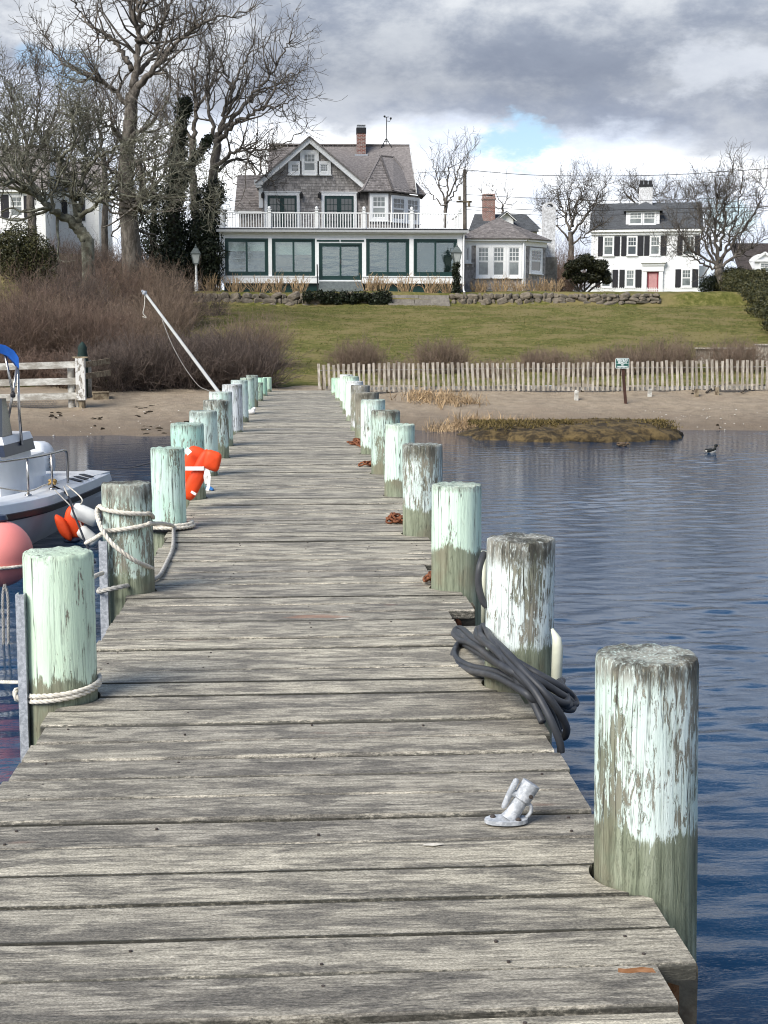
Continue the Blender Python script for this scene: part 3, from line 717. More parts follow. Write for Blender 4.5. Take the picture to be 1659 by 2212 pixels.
def window(parent, x0, x1, z0, z1, yf, cols=2, rows=2, split=True, mf=None, mp=None, fr=.10, sash=.045, depth=.07, local=False, name='window', xf=None, sill=True):
    """framed sash window standing proud of the wall plane y = yf (outside is -y); xf maps points (angled walls)"""
    mf = mf or M['white']; mp = mp or M['darkglass']
    T = (lambda m: m) if xf is None else (lambda m: _xf(m, xf))
    f = MB(); f.box(x0, x0+fr, yf-depth, yf, z0, z1).box(x1-fr, x1, yf-depth, yf, z0, z1).box(x0+fr, x1-fr, yf-depth+.003, yf, z1-fr, z1).box(x0+fr, x1-fr, yf-depth+.003, yf, z0, z0+fr)
    if sill: f.box(x0-.05, x1+.05, yf-depth-.05, yf, z0-.05, z0-.002)
    w = T(f).build(name, mf, parent, local=local)
    a0, a1, b0, b1 = x0+fr, x1-fr, z0+fr, z1-fr
    halves = [(b0, (b0+b1)/2), ((b0+b1)/2, b1)] if split else [(b0, b1)]
    for i, (c0, c1) in enumerate(halves):
        y0 = yf-depth+.02+(.012 if i == 0 and split else 0)
        s = MB(); s.box(a0, a0+sash, y0, y0+.03, c0, c1).box(a1-sash, a1, y0, y0+.03, c0, c1).box(a0+sash, a1-sash, y0+.002, y0+.03, c0, c0+sash).box(a0+sash, a1-sash, y0+.002, y0+.03, c1-sash, c1)
        T(s).build('sash', mf, w, local=local)
        T(MB().box(a0+sash, a1-sash, y0+.018, y0+.026, c0+sash, c1-sash)).build('pane', mp, w, local=local)
        cc, rr_ = (cols, rows) if (i == len(halves)-1 or not split) else (1 if cols < 10 else cols, 1)
        if cols >= 10: cc = cols-10
        mu = MB()
        for k in range(1, cc):
            x = a0+sash+(a1-a0-2*sash)*k/cc; mu.box(x-.012, x+.012, y0+.004, y0+.016, c0+sash, c1-sash)
        for k in range(1, rr_):
            z = c0+sash+(c1-c0-2*sash)*k/rr_; mu.box(a0+sash, a1-sash, y0+.0055, y0+.0175, z-.012, z+.012)
        if mu.v: T(mu).build('muntin', mf, w, local=local)
    return w
def _xf(mb, f):
    mb.v = [tuple(f(Vector(p))) for p in mb.v]; return mb
M['darkglass'] = simple('dark_window_glass', (.03, .04, .045), .06, .3, 2, .03, spec=.9, dirt=(.10, .12, .12))
M['paleglass'] = simple('curtained_glass', (.13, .15, .148), .08, .25, 3, .03, spec=.9, dirt=(.30, .33, .315))
gH = random.Random(21)
YF, YG = 75.0, 78.0
house = empty('beach_house', (at(740, 632, 78).x, 78.0, gz(3, 78)), 'grey shingled beach house with long glazed sunroom, gable and balustraded deck', 'house')
HZ0 = 3.45
# sunroom
xa, _ = xz(479, 500, YF); xb, _ = xz(999, 500, YF); zd = xz(700, 496, YF)[1]; zfr = xz(700, 515.5, YF)[1]; zsl = xz(700, 596, YF)[1]; zap = xz(700, 612, YF)[1]
MB().box(xa+.08, xb-.08, YF+.12, YG+.4, HZ0-.4, zap).build('foundation', M['green'], house)
wm = MB()
wm.box(xa, xb, YF+.02, YF+.14, zfr+.005, zd-.22)
wm.box(xa-.16, xb+.16, YF-.16, YG, zd-.22, zd-.13).box(xa-.24, xb+.24, YF-.26, YG, zd-.128, zd)
o = wm.build('cornice', M['white'], house)
MB().box(xa-.27, xb+.27, YF-.36, YF-.262, zd-.15, zd-.03).build('gutter', simple('grey_gutter', (.36, .37, .37), .5, .1), o)
MB().box(xa-.28, xb+.28, YF-.37, YG+.2, zd+.002, zd+.035).build('deck_floor', M['shutter'], house)
bays = [(486, 579.5), (587.5, 680.5), (689, 782), (791, 884), (893.5, 987.5)]
for i, (b0, b1) in enumerate(bays):
    x0, x1 = xz(b0, 550, YF)[0], xz(b1, 550, YF)[0]; door = i == 2
    zt, zb = (xz(700, 525, YF)[1], xz(700, 604.7, YF)[1]) if door else (zfr, zsl)
    f = MB(); fw = .085
    f.box(x0, x0+fw, YF-.01, YF+.10, zb, zt).box(x1-fw, x1, YF-.01, YF+.10, zb, zt).box(x0+fw, x1-fw, YF-.007, YF+.10, zt-fw, zt).box(x0+fw, x1-fw, YF-.007, YF+.10, zb, zb+fw)
    w = f.build('sliding_door' if door else 'picture_window', M['green'], house); xm = (x0+x1)/2
    for k, (s0, s1) in enumerate(((x0+fw, xm+.05), (xm-.05, x1-fw))):
        yy = YF+.02+.035*k; st = .10
        s = MB(); s.box(s0, s0+st, yy, yy+.03, zb+fw, zt-fw).box(s1-st, s1, yy, yy+.03, zb+fw, zt-fw).box(s0+st, s1-st, yy+.002, yy+.03, zt-fw-st, zt-fw).box(s0+st, s1-st, yy+.002, yy+.03, zb+fw, zb+fw+st*1.3)
        s.build('sash', M['green'], w)
        MB().box(s0+st, s1-st, yy+.012, yy+.02, zb+fw+st*1.3, zt-fw-st).build('pane', M['glass'], w)
        drop = {0: .32, 1: .42}.get(i, .96 if i == 2 else (.97 if i == 3 else .95))
        zc = zt-fw-(zt-zb-2*fw)*drop
        MB().box(s0+st*.4, s1-st*.4, YF+.20+.012*k, YF+.206+.012*k, zc, zt-fw).build('roller_blind', M['blind'] if i < 2 else simple('grey_blind', (.085, .098, .097), .8, .1, 2, 0), w)
    if door:
        g0 = simple('door_pull', (.05, .05, .05), .4)
        MB().box(xm-.02, xm+.02, YF-.05, YF-.012, (zb+zt)/2-.12, (zb+zt)/2+.12).build('handle', g0, w)
for b0, b1 in ((479, 486), (579.5, 587.5), (680.5, 689), (782, 791), (884, 893.5), (987.5, 999)):
    x0, x1 = xz(b0, 550, YF)[0], xz(b1, 550, YF)[0]
    MB().box(x0+.004, x1-.004, YF-.03, YF+.11, zap+.02, zfr+.004).build('mullion_post', M['white'], house)
for b0, b1 in ((481, 688), (783, 997)):
    x0, x1 = xz(b0, 600, YF)[0], xz(b1, 600, YF)[0]
    MB().box(x0, x1, YF-.05, YF+.10, zap, zsl-.004).box(x0-.02, x1+.02, YF-.09, YF+.09, zsl-.05, zsl-.002).build('apron_board', M['white'], house)
x0, x1 = xz(689, 600, YF)[0], xz(782, 600, YF)[0]; zb_ = xz(700, 604.7, YF)[1]; zt_ = xz(700, 525, YF)[1]
MB().box(x0, x1, YF-.06, YF+.09, zap+.05, zb_-.003).box(x0, x1, YF-.012, YF+.10, zt_+.003, zfr).build('door_surround', M['white'], house)
for q0, q1 in ((684, 733), (736, 786)):
    MB().box(xz(q0, 520, YF)[0], xz(q1, 520, YF)[0], YF-.045, YF-.014, xz(700, 522, YF)[1], xz(700, 518, YF)[1]).build('transom_vent', M['green'], house)
# room behind the glass
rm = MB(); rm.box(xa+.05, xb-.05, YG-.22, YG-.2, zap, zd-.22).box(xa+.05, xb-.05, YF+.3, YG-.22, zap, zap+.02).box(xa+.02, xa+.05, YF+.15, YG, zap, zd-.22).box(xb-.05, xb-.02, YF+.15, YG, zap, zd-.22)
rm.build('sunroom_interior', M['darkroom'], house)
for q in (648, 667):
    x = xz(q, 560, 77.6)[0]; MB().box(x-.18, x+.18, 77.72, 77.76, xz(0, 583, 77.7)[1], xz(0, 562, 77.7)[1]).build('inner_window', M['blind'], house)
# downspouts
for q, sgn in ((475.5, -1), (1001.5, 1)):
    x, z = xz(q, 510, YF); x2 = x
    MB().tube(spline([(x+sgn*.02, YF-.2, zd-.16), (x, YF-.12, zd-.42), (x, YF-.10, 5.2), (x2, YF-.10, HZ0+.35), (x2-sgn*.06*(-1), YF-.22, HZ0+.16)], 4), .045, 8).build('downspout', M['white'], house, True)
# balustrade
zr0, zr1 = xz(700, 492, YF)[1], xz(700, 460, YF)[1]
pxs = [xz(q, 475, YF)[0] for q in (480, 582, 684, 786, 889, 993)]
post = MB(); hp = xz(700, 453, YF)[1]-zd
post.box(-.085, .085, -.085, .085, 0, hp*.80).box(-.11, .11, -.11, .11, hp*.80, hp*.83).box(-.075, .075, -.075, .075, hp*.83, hp*.93).box(-.11, .11, -.11, .11, hp*.93, hp*.96)
post.lathe([(.03, hp*.96), (.055, hp*.985), (.085, hp*1.03), (.075, hp*1.08), (.03, hp*1.12)], n=10)
pme = post.mesh('newel_post', M['white'])
for x in pxs: place('newel_post', pme, house, (x, YF-.12, zd+.036))
bal = MB().box(-.022, .022, -.022, .022, 0, zr1-zr0-.045).mesh('baluster', M['white'])
for a, b in zip(pxs[:-1], pxs[1:]):
    MB().box(a+.08, b-.08, YF-.16, YF-.08, zr1-.04, zr1+.02).build('hand_rail', M['white'], house)
    MB().box(a+.08, b-.08, YF-.15, YF-.09, zr0-.05, zr0).build('bottom_rail', M['white'], house)
    MB().box((a+b)/2-.025, (a+b)/2+.025, YF-.145, YF-.095, zd+.036, zr0-.05).build('rail_block', M['white'], house)
    k = 18
    for i in range(1, k): place('baluster', bal, house, (a+(b-a)*i/k, YF-.12, zr0+.002))
for x in (pxs[0], pxs[-1]):
    MB().box(x-.04, x+.04, YF, YG+1, zr1-.04, zr1+.018).build('hand_rail', M['white'], house)
    MB().box(x-.03, x+.03, YF, YG+1, zr0-.05, zr0).build('bottom_rail', M['white'], house)
    for i in range(12): place('baluster', bal, house, (x, YF+.15+i*.25, zr0+.002))
# gable block
gx0, gx1 = xz(565, 450, YG)[0], xz(799, 450, YG)[0]
pk = at(668.5, 297, YG); el_ = at(556, 394, YG); er_ = at(791, 401, YG); zdk = zd+.04
MB().poly([(gx0, YG, zdk-.1), (gx1, YG, zdk-.1), (gx1, YG, er_.z-.05), (er_.x, YG, er_.z), (pk.x, YG, pk.z-.05), (el_.x+.2, YG, el_.z), (gx0, YG, el_.z-.05)], (0, 3.0, 0)).build('gable_wall', M['shingle'], house)
sh = MB(); shingles(sh, (0, YG-.002, zdk), (1, 0, 0), (0, 0, 1), (0, -1, 0), [(gx0, 0), (gx1, 0), (gx1, er_.z-zdk-.3), (pk.x, pk.z-zdk-.12), (gx0, el_.z-zdk-.25)], .13, .145, .022, gH)
o = sh.build('wall_shingles', M['shingle'], house); o['kind'] = 'stuff'
rw = .27
for a, b in ((el_, pk), (er_, pk)):
    a2, b2 = Vector(a), Vector(b); d = (b2-a2).normalized(); nn = Vector((0, -1, 0)).cross(d); nn = nn if nn.z < 0 else -nn
    MB().poly([a2+Vector((0, -.36, 0)), b2+Vector((0, -.36, 0)), b2+Vector((0, -.36, -rw*1.25)), a2+nn*rw+Vector((0, -.36, 0))], (0, .33, 0)).build('rake_board', M['white'], house)
    nu_ = -nn; q = [a2+d*(-.12)+Vector((0, -.46, 0))+nu_*.02, a2+d*(-.12)+Vector((0, 5.0, 0))+nu_*.02, b2+Vector((0, 5.0, 0))+nu_*.02, b2+Vector((0, -.46, 0))+nu_*.02]
    if a is el_: q = [q[1], q[0], q[3], q[2]]
    roof_plane('gable_roof', house, q, M['roof'], .16, .19, .022, gH, .05)
MB().box(el_.x-.16, el_.x+.30, YG-.42, YG-.01, el_.z-.16, el_.z+.10).box(el_.x-.08, el_.x+.22, YG-.36, YG-.01, el_.z-.30, el_.z-.162).build('cornice_return', M['white'], house)
cx0, cx1 = xz(559, 420, YG)[0], xz(567.5, 420, YG)[0]
MB().box(cx0, cx1, YG-.06, YG+.2, xz(0, 446, YG)[1], el_.z-.302).build('corner_board', M['white'], house)
# gable windows and doors
def gwin(x0, x1, y0, y1, **k):
    a, b = xz(x0, y1, YG), xz(x1, y0, YG); return window(house, a[0], b[0], a[1], b[1], YG-.03, **k)
gwin(648.5, 688.6, 324.7, 377.5, cols=3, rows=2, fr=.19, mp=M['paleglass'])
gwin(623, 651.5, 348.6, 377.5, cols=3, rows=2, split=False, fr=.15, mp=M['paleglass'])
gwin(685.7, 714.5, 348.6, 377.5, cols=3, rows=3, split=False, fr=.15, mp=M['paleglass'])
for d0, d1 in ((571.5, 647.5), (694.5, 770.5)):
    x0, x1 = xz(d0, 450, YG)[0], xz(d1, 450, YG)[0]; zt = xz(0, 412.5, YG)[1]; fw = .16
    f = MB().box(x0, x0+fw, YG-.11, YG-.02, zdk, zt).box(x1-fw, x1, YG-.11, YG-.02, zdk, zt).box(x0+fw, x1-fw, YG-.107, YG-.02, zt-fw, zt).box(x0-.04, x1+.04, YG-.14, YG-.02, zt+.002, zt+.05)
    dr = f.build('french_door', M['white'], house); xm = (x0+x1)/2
    MB().box(x0+fw, x1-fw, YG-.075, YG-.03, zdk+.03, zt-fw).build('door_leaf', M['green'], dr)
    for s0, s1 in ((x0+fw+.12, xm-.12), (xm+.12, x1-fw-.12)):
        MB().box(s0, s1, YG-.083, YG-.078, zdk+.25, zt-fw-.16).build('pane', M['darkglass'], dr)
        mu = MB()
        for k in (1, 2): x = s0+(s1-s0)*k/3; mu.box(x-.013, x+.013, YG-.098, YG-.085, zdk+.25, zt-fw-.16)
        for k in range(1, 5): z = zdk+.25+(zt-fw-.41-zdk)*k/5; mu.box(s0, s1, YG-.0965, YG-.0845, z-.013, z+.013)
        mu.build('muntin', M['green'], dr)
for q in (568, 650.8, 690.2, 773.6):
    x, z = xz(q, 423, YG); m = MB().box(x-.03, x+.03, YG-.12, YG-.02, z-.1, z+.12).lathe([(.05, -.15), (.085, -.12), (.10, .08), (.03, .18)], (x, YG-.17, z), 8)
    m.build('wall_lantern', M['black'], house)
# main roof behind the gable
YR, YE = 82.0, 78.25
rl, rt = at(581, 317, YR), at(884.5, 314.5, YR); ez = xz(0, 405, YE)[1]
elx, erx = rl.x-.05, rt.x+.05
roof_plane('main_roof', house, [(elx, YE, ez), (erx, YE, ez), (rt.x, YR, rt.z), (rl.x, YR, rl.z)], M['roof'], .16, .19, .022, gH)
roof_plane('main_roof', house, [(erx, 2*YR-YE, ez), (elx, 2*YR-YE, ez), (rl.x, YR, rl.z), (rt.x, YR, rt.z)], M['roof'], .3, .4, .02, gH)
MB().poly([(erx-.3, YE+.3, zdk-1), (erx-.3, 2*YR-YE-.3, zdk-1), (erx-.3, 2*YR-YE-.3, ez-.1), (erx-.3, YR, rt.z-.25), (erx-.3, YE+.3, ez-.1)], (-.3, 0, 0)).build('end_wall', M['shingle'], house)
MB().poly([(erx+.01, YE-.1, ez-.2), (erx+.01, YR, rt.z-.14), (erx+.01, YR, rt.z+.02), (erx+.01, YE-.1, ez-.02)], (.04, 0, 0)).build('rake_board', M['offwhite'], house)
MB().box(elx+.4, erx-.65, YE+.4, 2*YR-YE-.4, HZ0, ez-.12).build('house_body', M['shingle'], house)
MB().box(rl.x, rt.x, YR-.09, YR+.09, rt.z-.02, rt.z+.06).build('ridge_cap', M['roof'], house)
# left wing
wl, wr = at(513, 378.5, 82.5), at(567, 378.5, 82.5); wz = xz(0, 452, 79.0)[1]; w0 = xz(499, 452, 79)[0]
roof_plane('wing_roof', house, [(wl.x-.05, 79.0, wz), (wr.x+.9, 79.0, wz), (wr.x+.9, 82.5, wr.z), (wl.x, 82.5, wl.z)], M['roof'], .16, .19, .022, gH)
roof_plane('wing_roof', house, [(wr.x+.9, 86.0, wz), (wl.x-.05, 86.0, wz), (wl.x, 82.5, wl.z), (wr.x+.9, 82.5, wr.z)], M['roof'], .3, .4, .02, gH)
MB().poly([(wl.x+.2, 79.2, HZ0), (wl.x+.2, 85.8, HZ0), (wl.x+.2, 85.8, wz-.1), (wl.x+.2, 82.5, wl.z-.2), (wl.x+.2, 79.2, wz-.1)], (6, 0, 0)).build('wing_wall', M['shingle'], house)
MB().box(wl.x-.02, gx0+.3, 78.93, 79.0, wz-.18, wz-.02).build('eave_board', M['white'], house)
sh = MB(); shingles(sh, (0, 79.195, zdk), (1, 0, 0), (0, 0, 1), (0, -1, 0), [(wl.x+.2, 0), (gx0, 0), (gx0, wz-.2-zdk), (wl.x+.2, wz-.2-zdk)], .13, .145, .02, gH)
o = sh.build('wall_shingles', M['shingle'], house); o['kind'] = 'stuff'
# corner bay with its own hipped roof
YB = 77.2
bl, br_ = xz(796, 440, YB)[0], xz(842.5, 440, YB)[0]; bz = xz(0, 409, YB)[1]
far = at(906, 440, 79.0); a_ = Vector((br_, YB, 0)); b_ = Vector((far.x, 79.0, 0)); du = (b_-a_); flen = du.length; du.normalize(); dn = Vector((du.y, -du.x, 0))
MB().poly([(bl, YB, zdk-.1), (br_, YB, zdk-.1), (far.x, 79.0, zdk-.1), (far.x, 81.5, zdk-.1), (bl, 81.5, zdk-.1)], (0, 0, bz-zdk+.05)).build('bay_wall', M['shingle'], house)
sh = MB(); shingles(sh, (bl, YB-.002, zdk), (1, 0, 0), (0, 0, 1), (0, -1, 0), [(0, 0), (br_-bl, 0), (br_-bl, bz-zdk-.05), (0, bz-zdk-.05)], .13, .145, .02, gH)
shingles(sh, a_+Vector((0, 0, zdk))+dn*.002, du, (0, 0, 1), dn, [(0, 0), (flen, 0), (flen, bz-zdk-.05), (0, bz-zdk-.05)], .13, .145, .02, gH)
o = sh.build('wall_shingles', M['shingle'], house); o['kind'] = 'stuff'
a, b = xz(798.5, 477, YB), xz(838.8, 418.5, YB); window(house, a[0], b[0], a[1], b[1], YB-.025, cols=3, rows=2, fr=.15, mp=M['paleglass'])
f_ang = lambda p: a_ + du*p.x + dn*(-p.y) + Vector((0, 0, p.z))
wz0, wz1 = a[1]-.03, b[1]-.06
for s0, s1 in ((.04, flen*.50-.0), (flen*.50+.004, flen*.97)):
    window(house, s0, s1, wz0, wz1, -.025, cols=3, rows=2, fr=.13, mp=M['darkglass'], xf=f_ang)
ap1, ap2 = at(821, 337, 80.2), at(850, 340, 80.6)
ov = .32; e1 = Vector((bl-.35, YB-ov, bz)); e2 = Vector((br_+.14, YB-ov, bz)); e3 = Vector((far.x+.32, 78.85, bz-.02)); e4 = Vector((far.x+.34, 81.6, bz)); fr_ = at(820, 349, 79.6)
roof_plane('bay_roof', house, [e1, e2, ap1], M['roof'], .16, .19, .022, gH, .05)
roof_plane('bay_roof', house, [e2, e3, ap2, ap1], M['roof'], .16, .19, .022, gH, .05)
roof_plane('bay_roof', house, [e3, e4, ap2], M['roof'], .16, .19, .022, gH, .05)
roof_plane('bay_roof', house, [e1+Vector((-.25, 1.3, 0)), e1, ap1], M['roof'], .16, .19, .022, gH, .05)
for a_1, b_1 in ((e1, ap1), (e2, ap1), (e2+(ap2-ap1)*.0, ap1), (e3, ap2), (ap1, ap2)): MB().bar(Vector(a_1)+Vector((0, -.02, .03)), Vector(b_1)+Vector((0, -.02, .03)), .11, .035).build('hip_cap', M['roof'], house)
# chimney
c0, c1 = at(770.5, 330, 81.4), at(790, 330, 81.4); ct = xz(0, 266, 81.4)[1]; cm = (c0.x+c1.x)/2; hw = (c1.x-c0.x)/2
o = MB().box(cm-hw, cm+hw, 81.2, 81.2+2*hw, c0.z-.6, ct-.42).build('chimney', M['brick'], house)
MB().box(cm-hw-.02, cm+hw+.02, 81.18, 81.22+2*hw, ct-.42, ct-.10).build('chimney_band', M['black'], o)
MB().box(cm-hw*.9, cm+hw*.9, 81.22, 81.18+2*hw, ct-.098, ct-.03).box(cm-hw*.95, cm+hw*.95, 81.19, 81.2+2*hw, ct+.02, ct+.06).box(cm-hw*.8, cm-hw*.6, 81.25, 81.35, ct-.028, ct+.018).box(cm+hw*.6, cm+hw*.8, 81.25, 81.35, ct-.028, ct+.018).build('flue_cap', M['galv'], o)
MB().box(cm-hw-.12, cm+hw+.12, 81.1, 81.3+2*hw, c0.z-.4, c0.z-.10).build('flashing', M['galv'], o)
wv = at(834.5, 314, YR); vt = xz(0, 246, YR)[1]; z3 = xz(0, 292, YR)[1]
vane = MB()
for dx, dy in ((-.30, -.2), (.30, -.2), (0, .3)): vane.tube([(wv.x+dx, YR+dy, wv.z-.15), (wv.x, YR, z3)], .025, 6)
vane.tube([(wv.x-.14, YR-.1, (wv.z+z3)/2), (wv.x+.14, YR-.1, (wv.z+z3)/2)], .018, 6)
vane.tube([(wv.x, YR, z3), (wv.x+.02, YR, vt)], .026, 6).tube([(wv.x-.12, YR, vt), (wv.x+.14, YR, vt+.02)], .02, 6).tube([(wv.x, YR, vt-.2), (wv.x+.2, YR, vt-.22), (wv.x+.24, YR, vt-.1)], .02, 6).puff((wv.x+.25, YR, vt-.06), (.06, 0, 0), (0, .05, 0), (0, 0, .06)).puff((wv.x-.1, YR, vt+.05), (.06, 0, 0), (0, .05, 0), (0, 0, .05))
vane.build('weather_mast', M['black'], house)
# low wing on the right
YA = 77.0
ax0, ax1 = xz(1000.5, 560, YA)[0], xz(1131, 560, YA)[0]; az1 = xz(0, 527, YA)[1]; az0 = HZ0-.2; afar = at(1178, 560, 78.6)
MB().poly([(ax0-1, YA, az0), (ax1, YA, az0), (afar.x, 78.6, az0), (afar.x, 82, az0), (ax0-1, 82, az0)], (0, 0, az1-az0)).build('annex_wall', M['shingle'], house)
A0, B0 = Vector((ax1, YA, 0)), Vector((afar.x, 78.6, 0)); au = B0-A0; alen = au.length; au.normalize(); an = Vector((au.y, -au.x, 0))
sh = MB(); shingles(sh, (ax0, YA-.002, az0), (1, 0, 0), (0, 0, 1), (0, -1, 0), [(0, 0), (ax1-ax0, 0), (ax1-ax0, az1-az0), (0, az1-az0)], .13, .145, .02, gH)
shingles(sh, A0+Vector((0, 0, az0))+an*.002, au, (0, 0, 1), an, [(0, 0), (alen, 0), (alen, az1-az0), (0, az1-az0)], .13, .145, .02, gH)
o = sh.build('wall_shingles', M['shingle'], house); o['kind'] = 'stuff'
ez_ = xz(0, 512, YA)[1]
for P0, P1 in ((Vector((ax0-.2, YA, 0)), A0), (A0, B0)):
    dd = (P1-P0).normalized(); nn_ = Vector((dd.y, -dd.x, 0)); 
    MB().poly([P0+nn_*.05+Vector((0, 0, az1)), P1+nn_*.05+dd*.06+Vector((0, 0, az1)), P1+nn_*.05+dd*.06+Vector((0, 0, ez_-.12)), P0+nn_*.05+Vector((0, 0, ez_-.12))], -nn_*.12).build('frieze_board', M['white'], house)
    MB().poly([P0+nn_*.28+Vector((0, 0, ez_-.118)), P1+nn_*.28+dd*.14+Vector((0, 0, ez_-.118)), P1+nn_*.28+dd*.14+Vector((0, 0, ez_+.0)), P0+nn_*.28+Vector((0, 0, ez_+.0))], -nn_*.30).build('eave_board', M['white'], house)
rA, rB = at(1068, 474, 80.0), at(1082, 474, 80.4); E0 = Vector((ax0-.35, YA-.36, ez_+.01)); E1 = Vector((ax1+.18, YA-.36, ez_+.01)); E2 = Vector((afar.x+.34, 78.5, ez_+.01)); E3 = Vector((afar.x+.34, 82, ez_+.01))
roof_plane('annex_roof', house, [E0, E1, rB, rA], M['roof'], .16, .17, .02, gH, .05)
roof_plane('annex_roof', house, [E1, E2, rB], M['roof'], .16, .17, .02, gH, .05)
roof_plane('annex_roof', house, [E2, E3, rB], M['roof'], .16, .17, .02, gH, .05)
q0, q1 = xz(1027, 600, YA), xz(1127, 529, YA)
for i in range(3):
    x0 = q0[0]+(q1[0]-q0[0])*i/3; window(house, x0+.002, x0+(q1[0]-q0[0])/3-.002, q0[1], q1[1]-.02, YA-.03, cols=3, rows=3, fr=.12, mp=M['paleglass'])
a, b = xz(1001, 568, YA), xz(1018, 530, YA); window(house, a[0], b[0], a[1], b[1], YA-.03, cols=1, rows=1, split=False, fr=.12, mp=M['paleglass'])
window(house, alen*.24, alen*.80, xz(0, 587, YA)[1], xz(0, 530, YA)[1], -.03, cols=3, rows=3, fr=.12, xf=lambda p: A0+au*p.x+an*(-p.y)+Vector((0, 0, p.z)))
MB().box(ax1-.10, ax1+.10, YA-.07, YA+.02, az0, az1-.002).build('corner_board', M['white'], house)
MB().tube([(ax1-.02, YA-.12, ez_-.15), (ax1-.02, YA-.12, az0+.1)], .04, 8).build('downspout', M['white'], house, True)
k0, k1 = at(1174.5, 500, 80.5), at(1200, 500, 80.5); kt = xz(0, 441, 80.5)[1]
o = MB().box(k0.x, k1.x, 80.5, 81.2, HZ0, kt).build('chimney', M['whitebrick'], house)
MB().box(k0.x-.25, k1.x+.1, 80.4, 81.3, HZ0, xz(0, 552, 80.5)[1]).build('chimney_base', M['granite'], o)
km = (k0.x+k1.x)/2; kr = (k1.x-k0.x)/2; arch = MB()
for i in range(8):
    a, b = math.pi*i/8, math.pi*(i+1)/8
    arch.poly([(km+kr*math.cos(q)*s, 80.5, kt+.003+kr*.85*math.sin(q)*s) for q, s in ((a, 1), (b, 1), (b, .62), (a, .62))][::-1], (0, .7, 0))
arch.build('chimney_arch', M['whitebrick'], o)
mb = MB(); zt_st = xz(0, 606.5, 74.4)[1]; stx0, stx1 = xz(689.5, 615, 74.4)[0], xz(781.5, 615, 74.4)[0]
for i in range(3): MB().box(stx0-.02*i, stx1+.02*i, 73.65+.32*(2-i), 74.93, zt_st-.18*(i+1)+.004, zt_st-.18*i-(.0)).build('entry_step', M['bluestone'], house)
x = xz(685.5, 600, 74.3)[0]
MB().tube([(x, 74.8, 5.0), (x, 74.75, 4.95), (x, 73.75, 4.15), (x, 73.7, 3.45)], .03, 6).tube([(x, 74.8, 5.0), (x, 74.8, 3.6)], .025, 6).build('handrail', M['black'], house)

# white colonial house: built facing the camera in its own frame
CL = at(1397, 636, 115); S = CL.y/FPX/cs*1.0
SC = (Vector((CL.x, CL.y))).length/FPX*.99
col = empty('white_colonial_house', (CL.x, CL.y, CL.z), 'white clapboard two storey house with black shutters and big central chimney', 'house', rz=-math.atan2(CL.x, CL.y))
lx = lambda x: (x-1397)*SC
lz = lambda y: (636-y)*SC
def clap_wall(x0, x1, y, z0, z1, step=.11):
    mb = MB(); z = z0
    while z < z1-.01:
        zt = min(z+step, z1); mb.add([(x0, y-.018, z), (x1, y-.018, z), (x1, y-.002, zt), (x0, y-.002, zt), (x0, y, z), (x1, y, z)], [(0, 1, 2, 3), (4, 5, 1, 0)]); z = zt
    return mb
CW = (1280, 1503); cez = lz(504)
MB().box(lx(CW[0]), lx(CW[1]), 0, 7.5, -.6, cez).build('wall', M['clap'], col, local=True)
o = clap_wall(lx(CW[0]), lx(CW[1]), 0, -.3, cez).build('clapboards', M['clap'], col, local=True); o['kind'] = 'stuff'
for q in (1281.5, 1501.5): MB().box(lx(q)-.1, lx(q)+.1, -.045, .2, -.3, cez).build('corner_board', M['white'], col, local=True)
MB().box(lx(1275), lx(1510), -.32, .05, cez-.05, cez+.16).box(lx(1278), lx(1507), -.15, -.02, cez-.28, cez-.052).build('cornice', M['white'], col, local=True)
crz = lz(437); E = [(lx(1274), -.35, cez+.17), (lx(1511), -.35, cez+.17), (lx(1511)-.05, 3.75, crz), (lx(1274)+.05, 3.75, crz)]
roof_plane('roof', col, E, M['asphalt_roof'], .3, .14, .012, gH, local=True)
MB().poly([(lx(1274), 7.85, cez+.17), (lx(1274)+.05, 3.75, crz-.005), (lx(1511)-.05, 3.75, crz-.005), (lx(1511), 7.85, cez+.17)], (0, 0, -.08)).build('rear_roof', M['asphalt_roof'], col, local=True)
for xx in (lx(1280), lx(1503)-.2): MB().poly([(xx, .05, cez), (xx, 7.4, cez), (xx, 3.75, crz-.15)], (.2, 0, 0)).build('gable_end', M['clap'], col, local=True)
def shut(x0, x1, y0, y1):
    m = MB().box(lx(x0), lx(x1), -.06, -.02, lz(y1), lz(y0)); h_ = (lz(y0)+lz(y1))/2
    s_ = m.build('shutter', M['shutter'], col, local=True)
    MB().box(lx(x0)+.05, lx(x1)-.05, -.072, -.0605, lz(y1)+.06, h_-.04).box(lx(x0)+.05, lx(x1)-.05, -.072, -.0605, h_+.04, lz(y0)-.06).build('shutter_panel', M['shutter'], s_, local=True)
fz = lambda zx: (1900+zx*.2532)/1.5069
for (w0_, w1_, s0_, s1_, s2_, s3_) in ((255, 390, 190, 250, 395, 462), (550, 680, 480, 545, 685, 755), (835, 965, 765, 830, 970, 1040), (1240, 1385, 1175, 1240, 1390, 1455)):
    window(col, lx(fz(w0_)), lx(fz(w1_)), lz(554.5), lz(514), -.02, cols=3, rows=2, fr=.08, sash=.04, local=True, mp=M['paleglass'] if w0_ != 550 else M['darkglass'])
    shut(fz(s0_), fz(s1_), 514, 555); shut(fz(s2_), fz(s3_), 514, 555)
for (w0_, w1_, s_) in ((235, 365, [(165, 228), (378, 446)]), (540, 660, [(465, 530), (668, 740)]), (1230, 1360, [(1158, 1228), (1368, 1440)])):
    window(col, lx(fz(w0_)), lx(fz(w1_)), lz(621), lz(583), -.02, cols=3, rows=2, fr=.08, sash=.04, local=True, mp=M['paleglass'])
    for a, b in s_: shut(fz(a), fz(b), 584, 622)
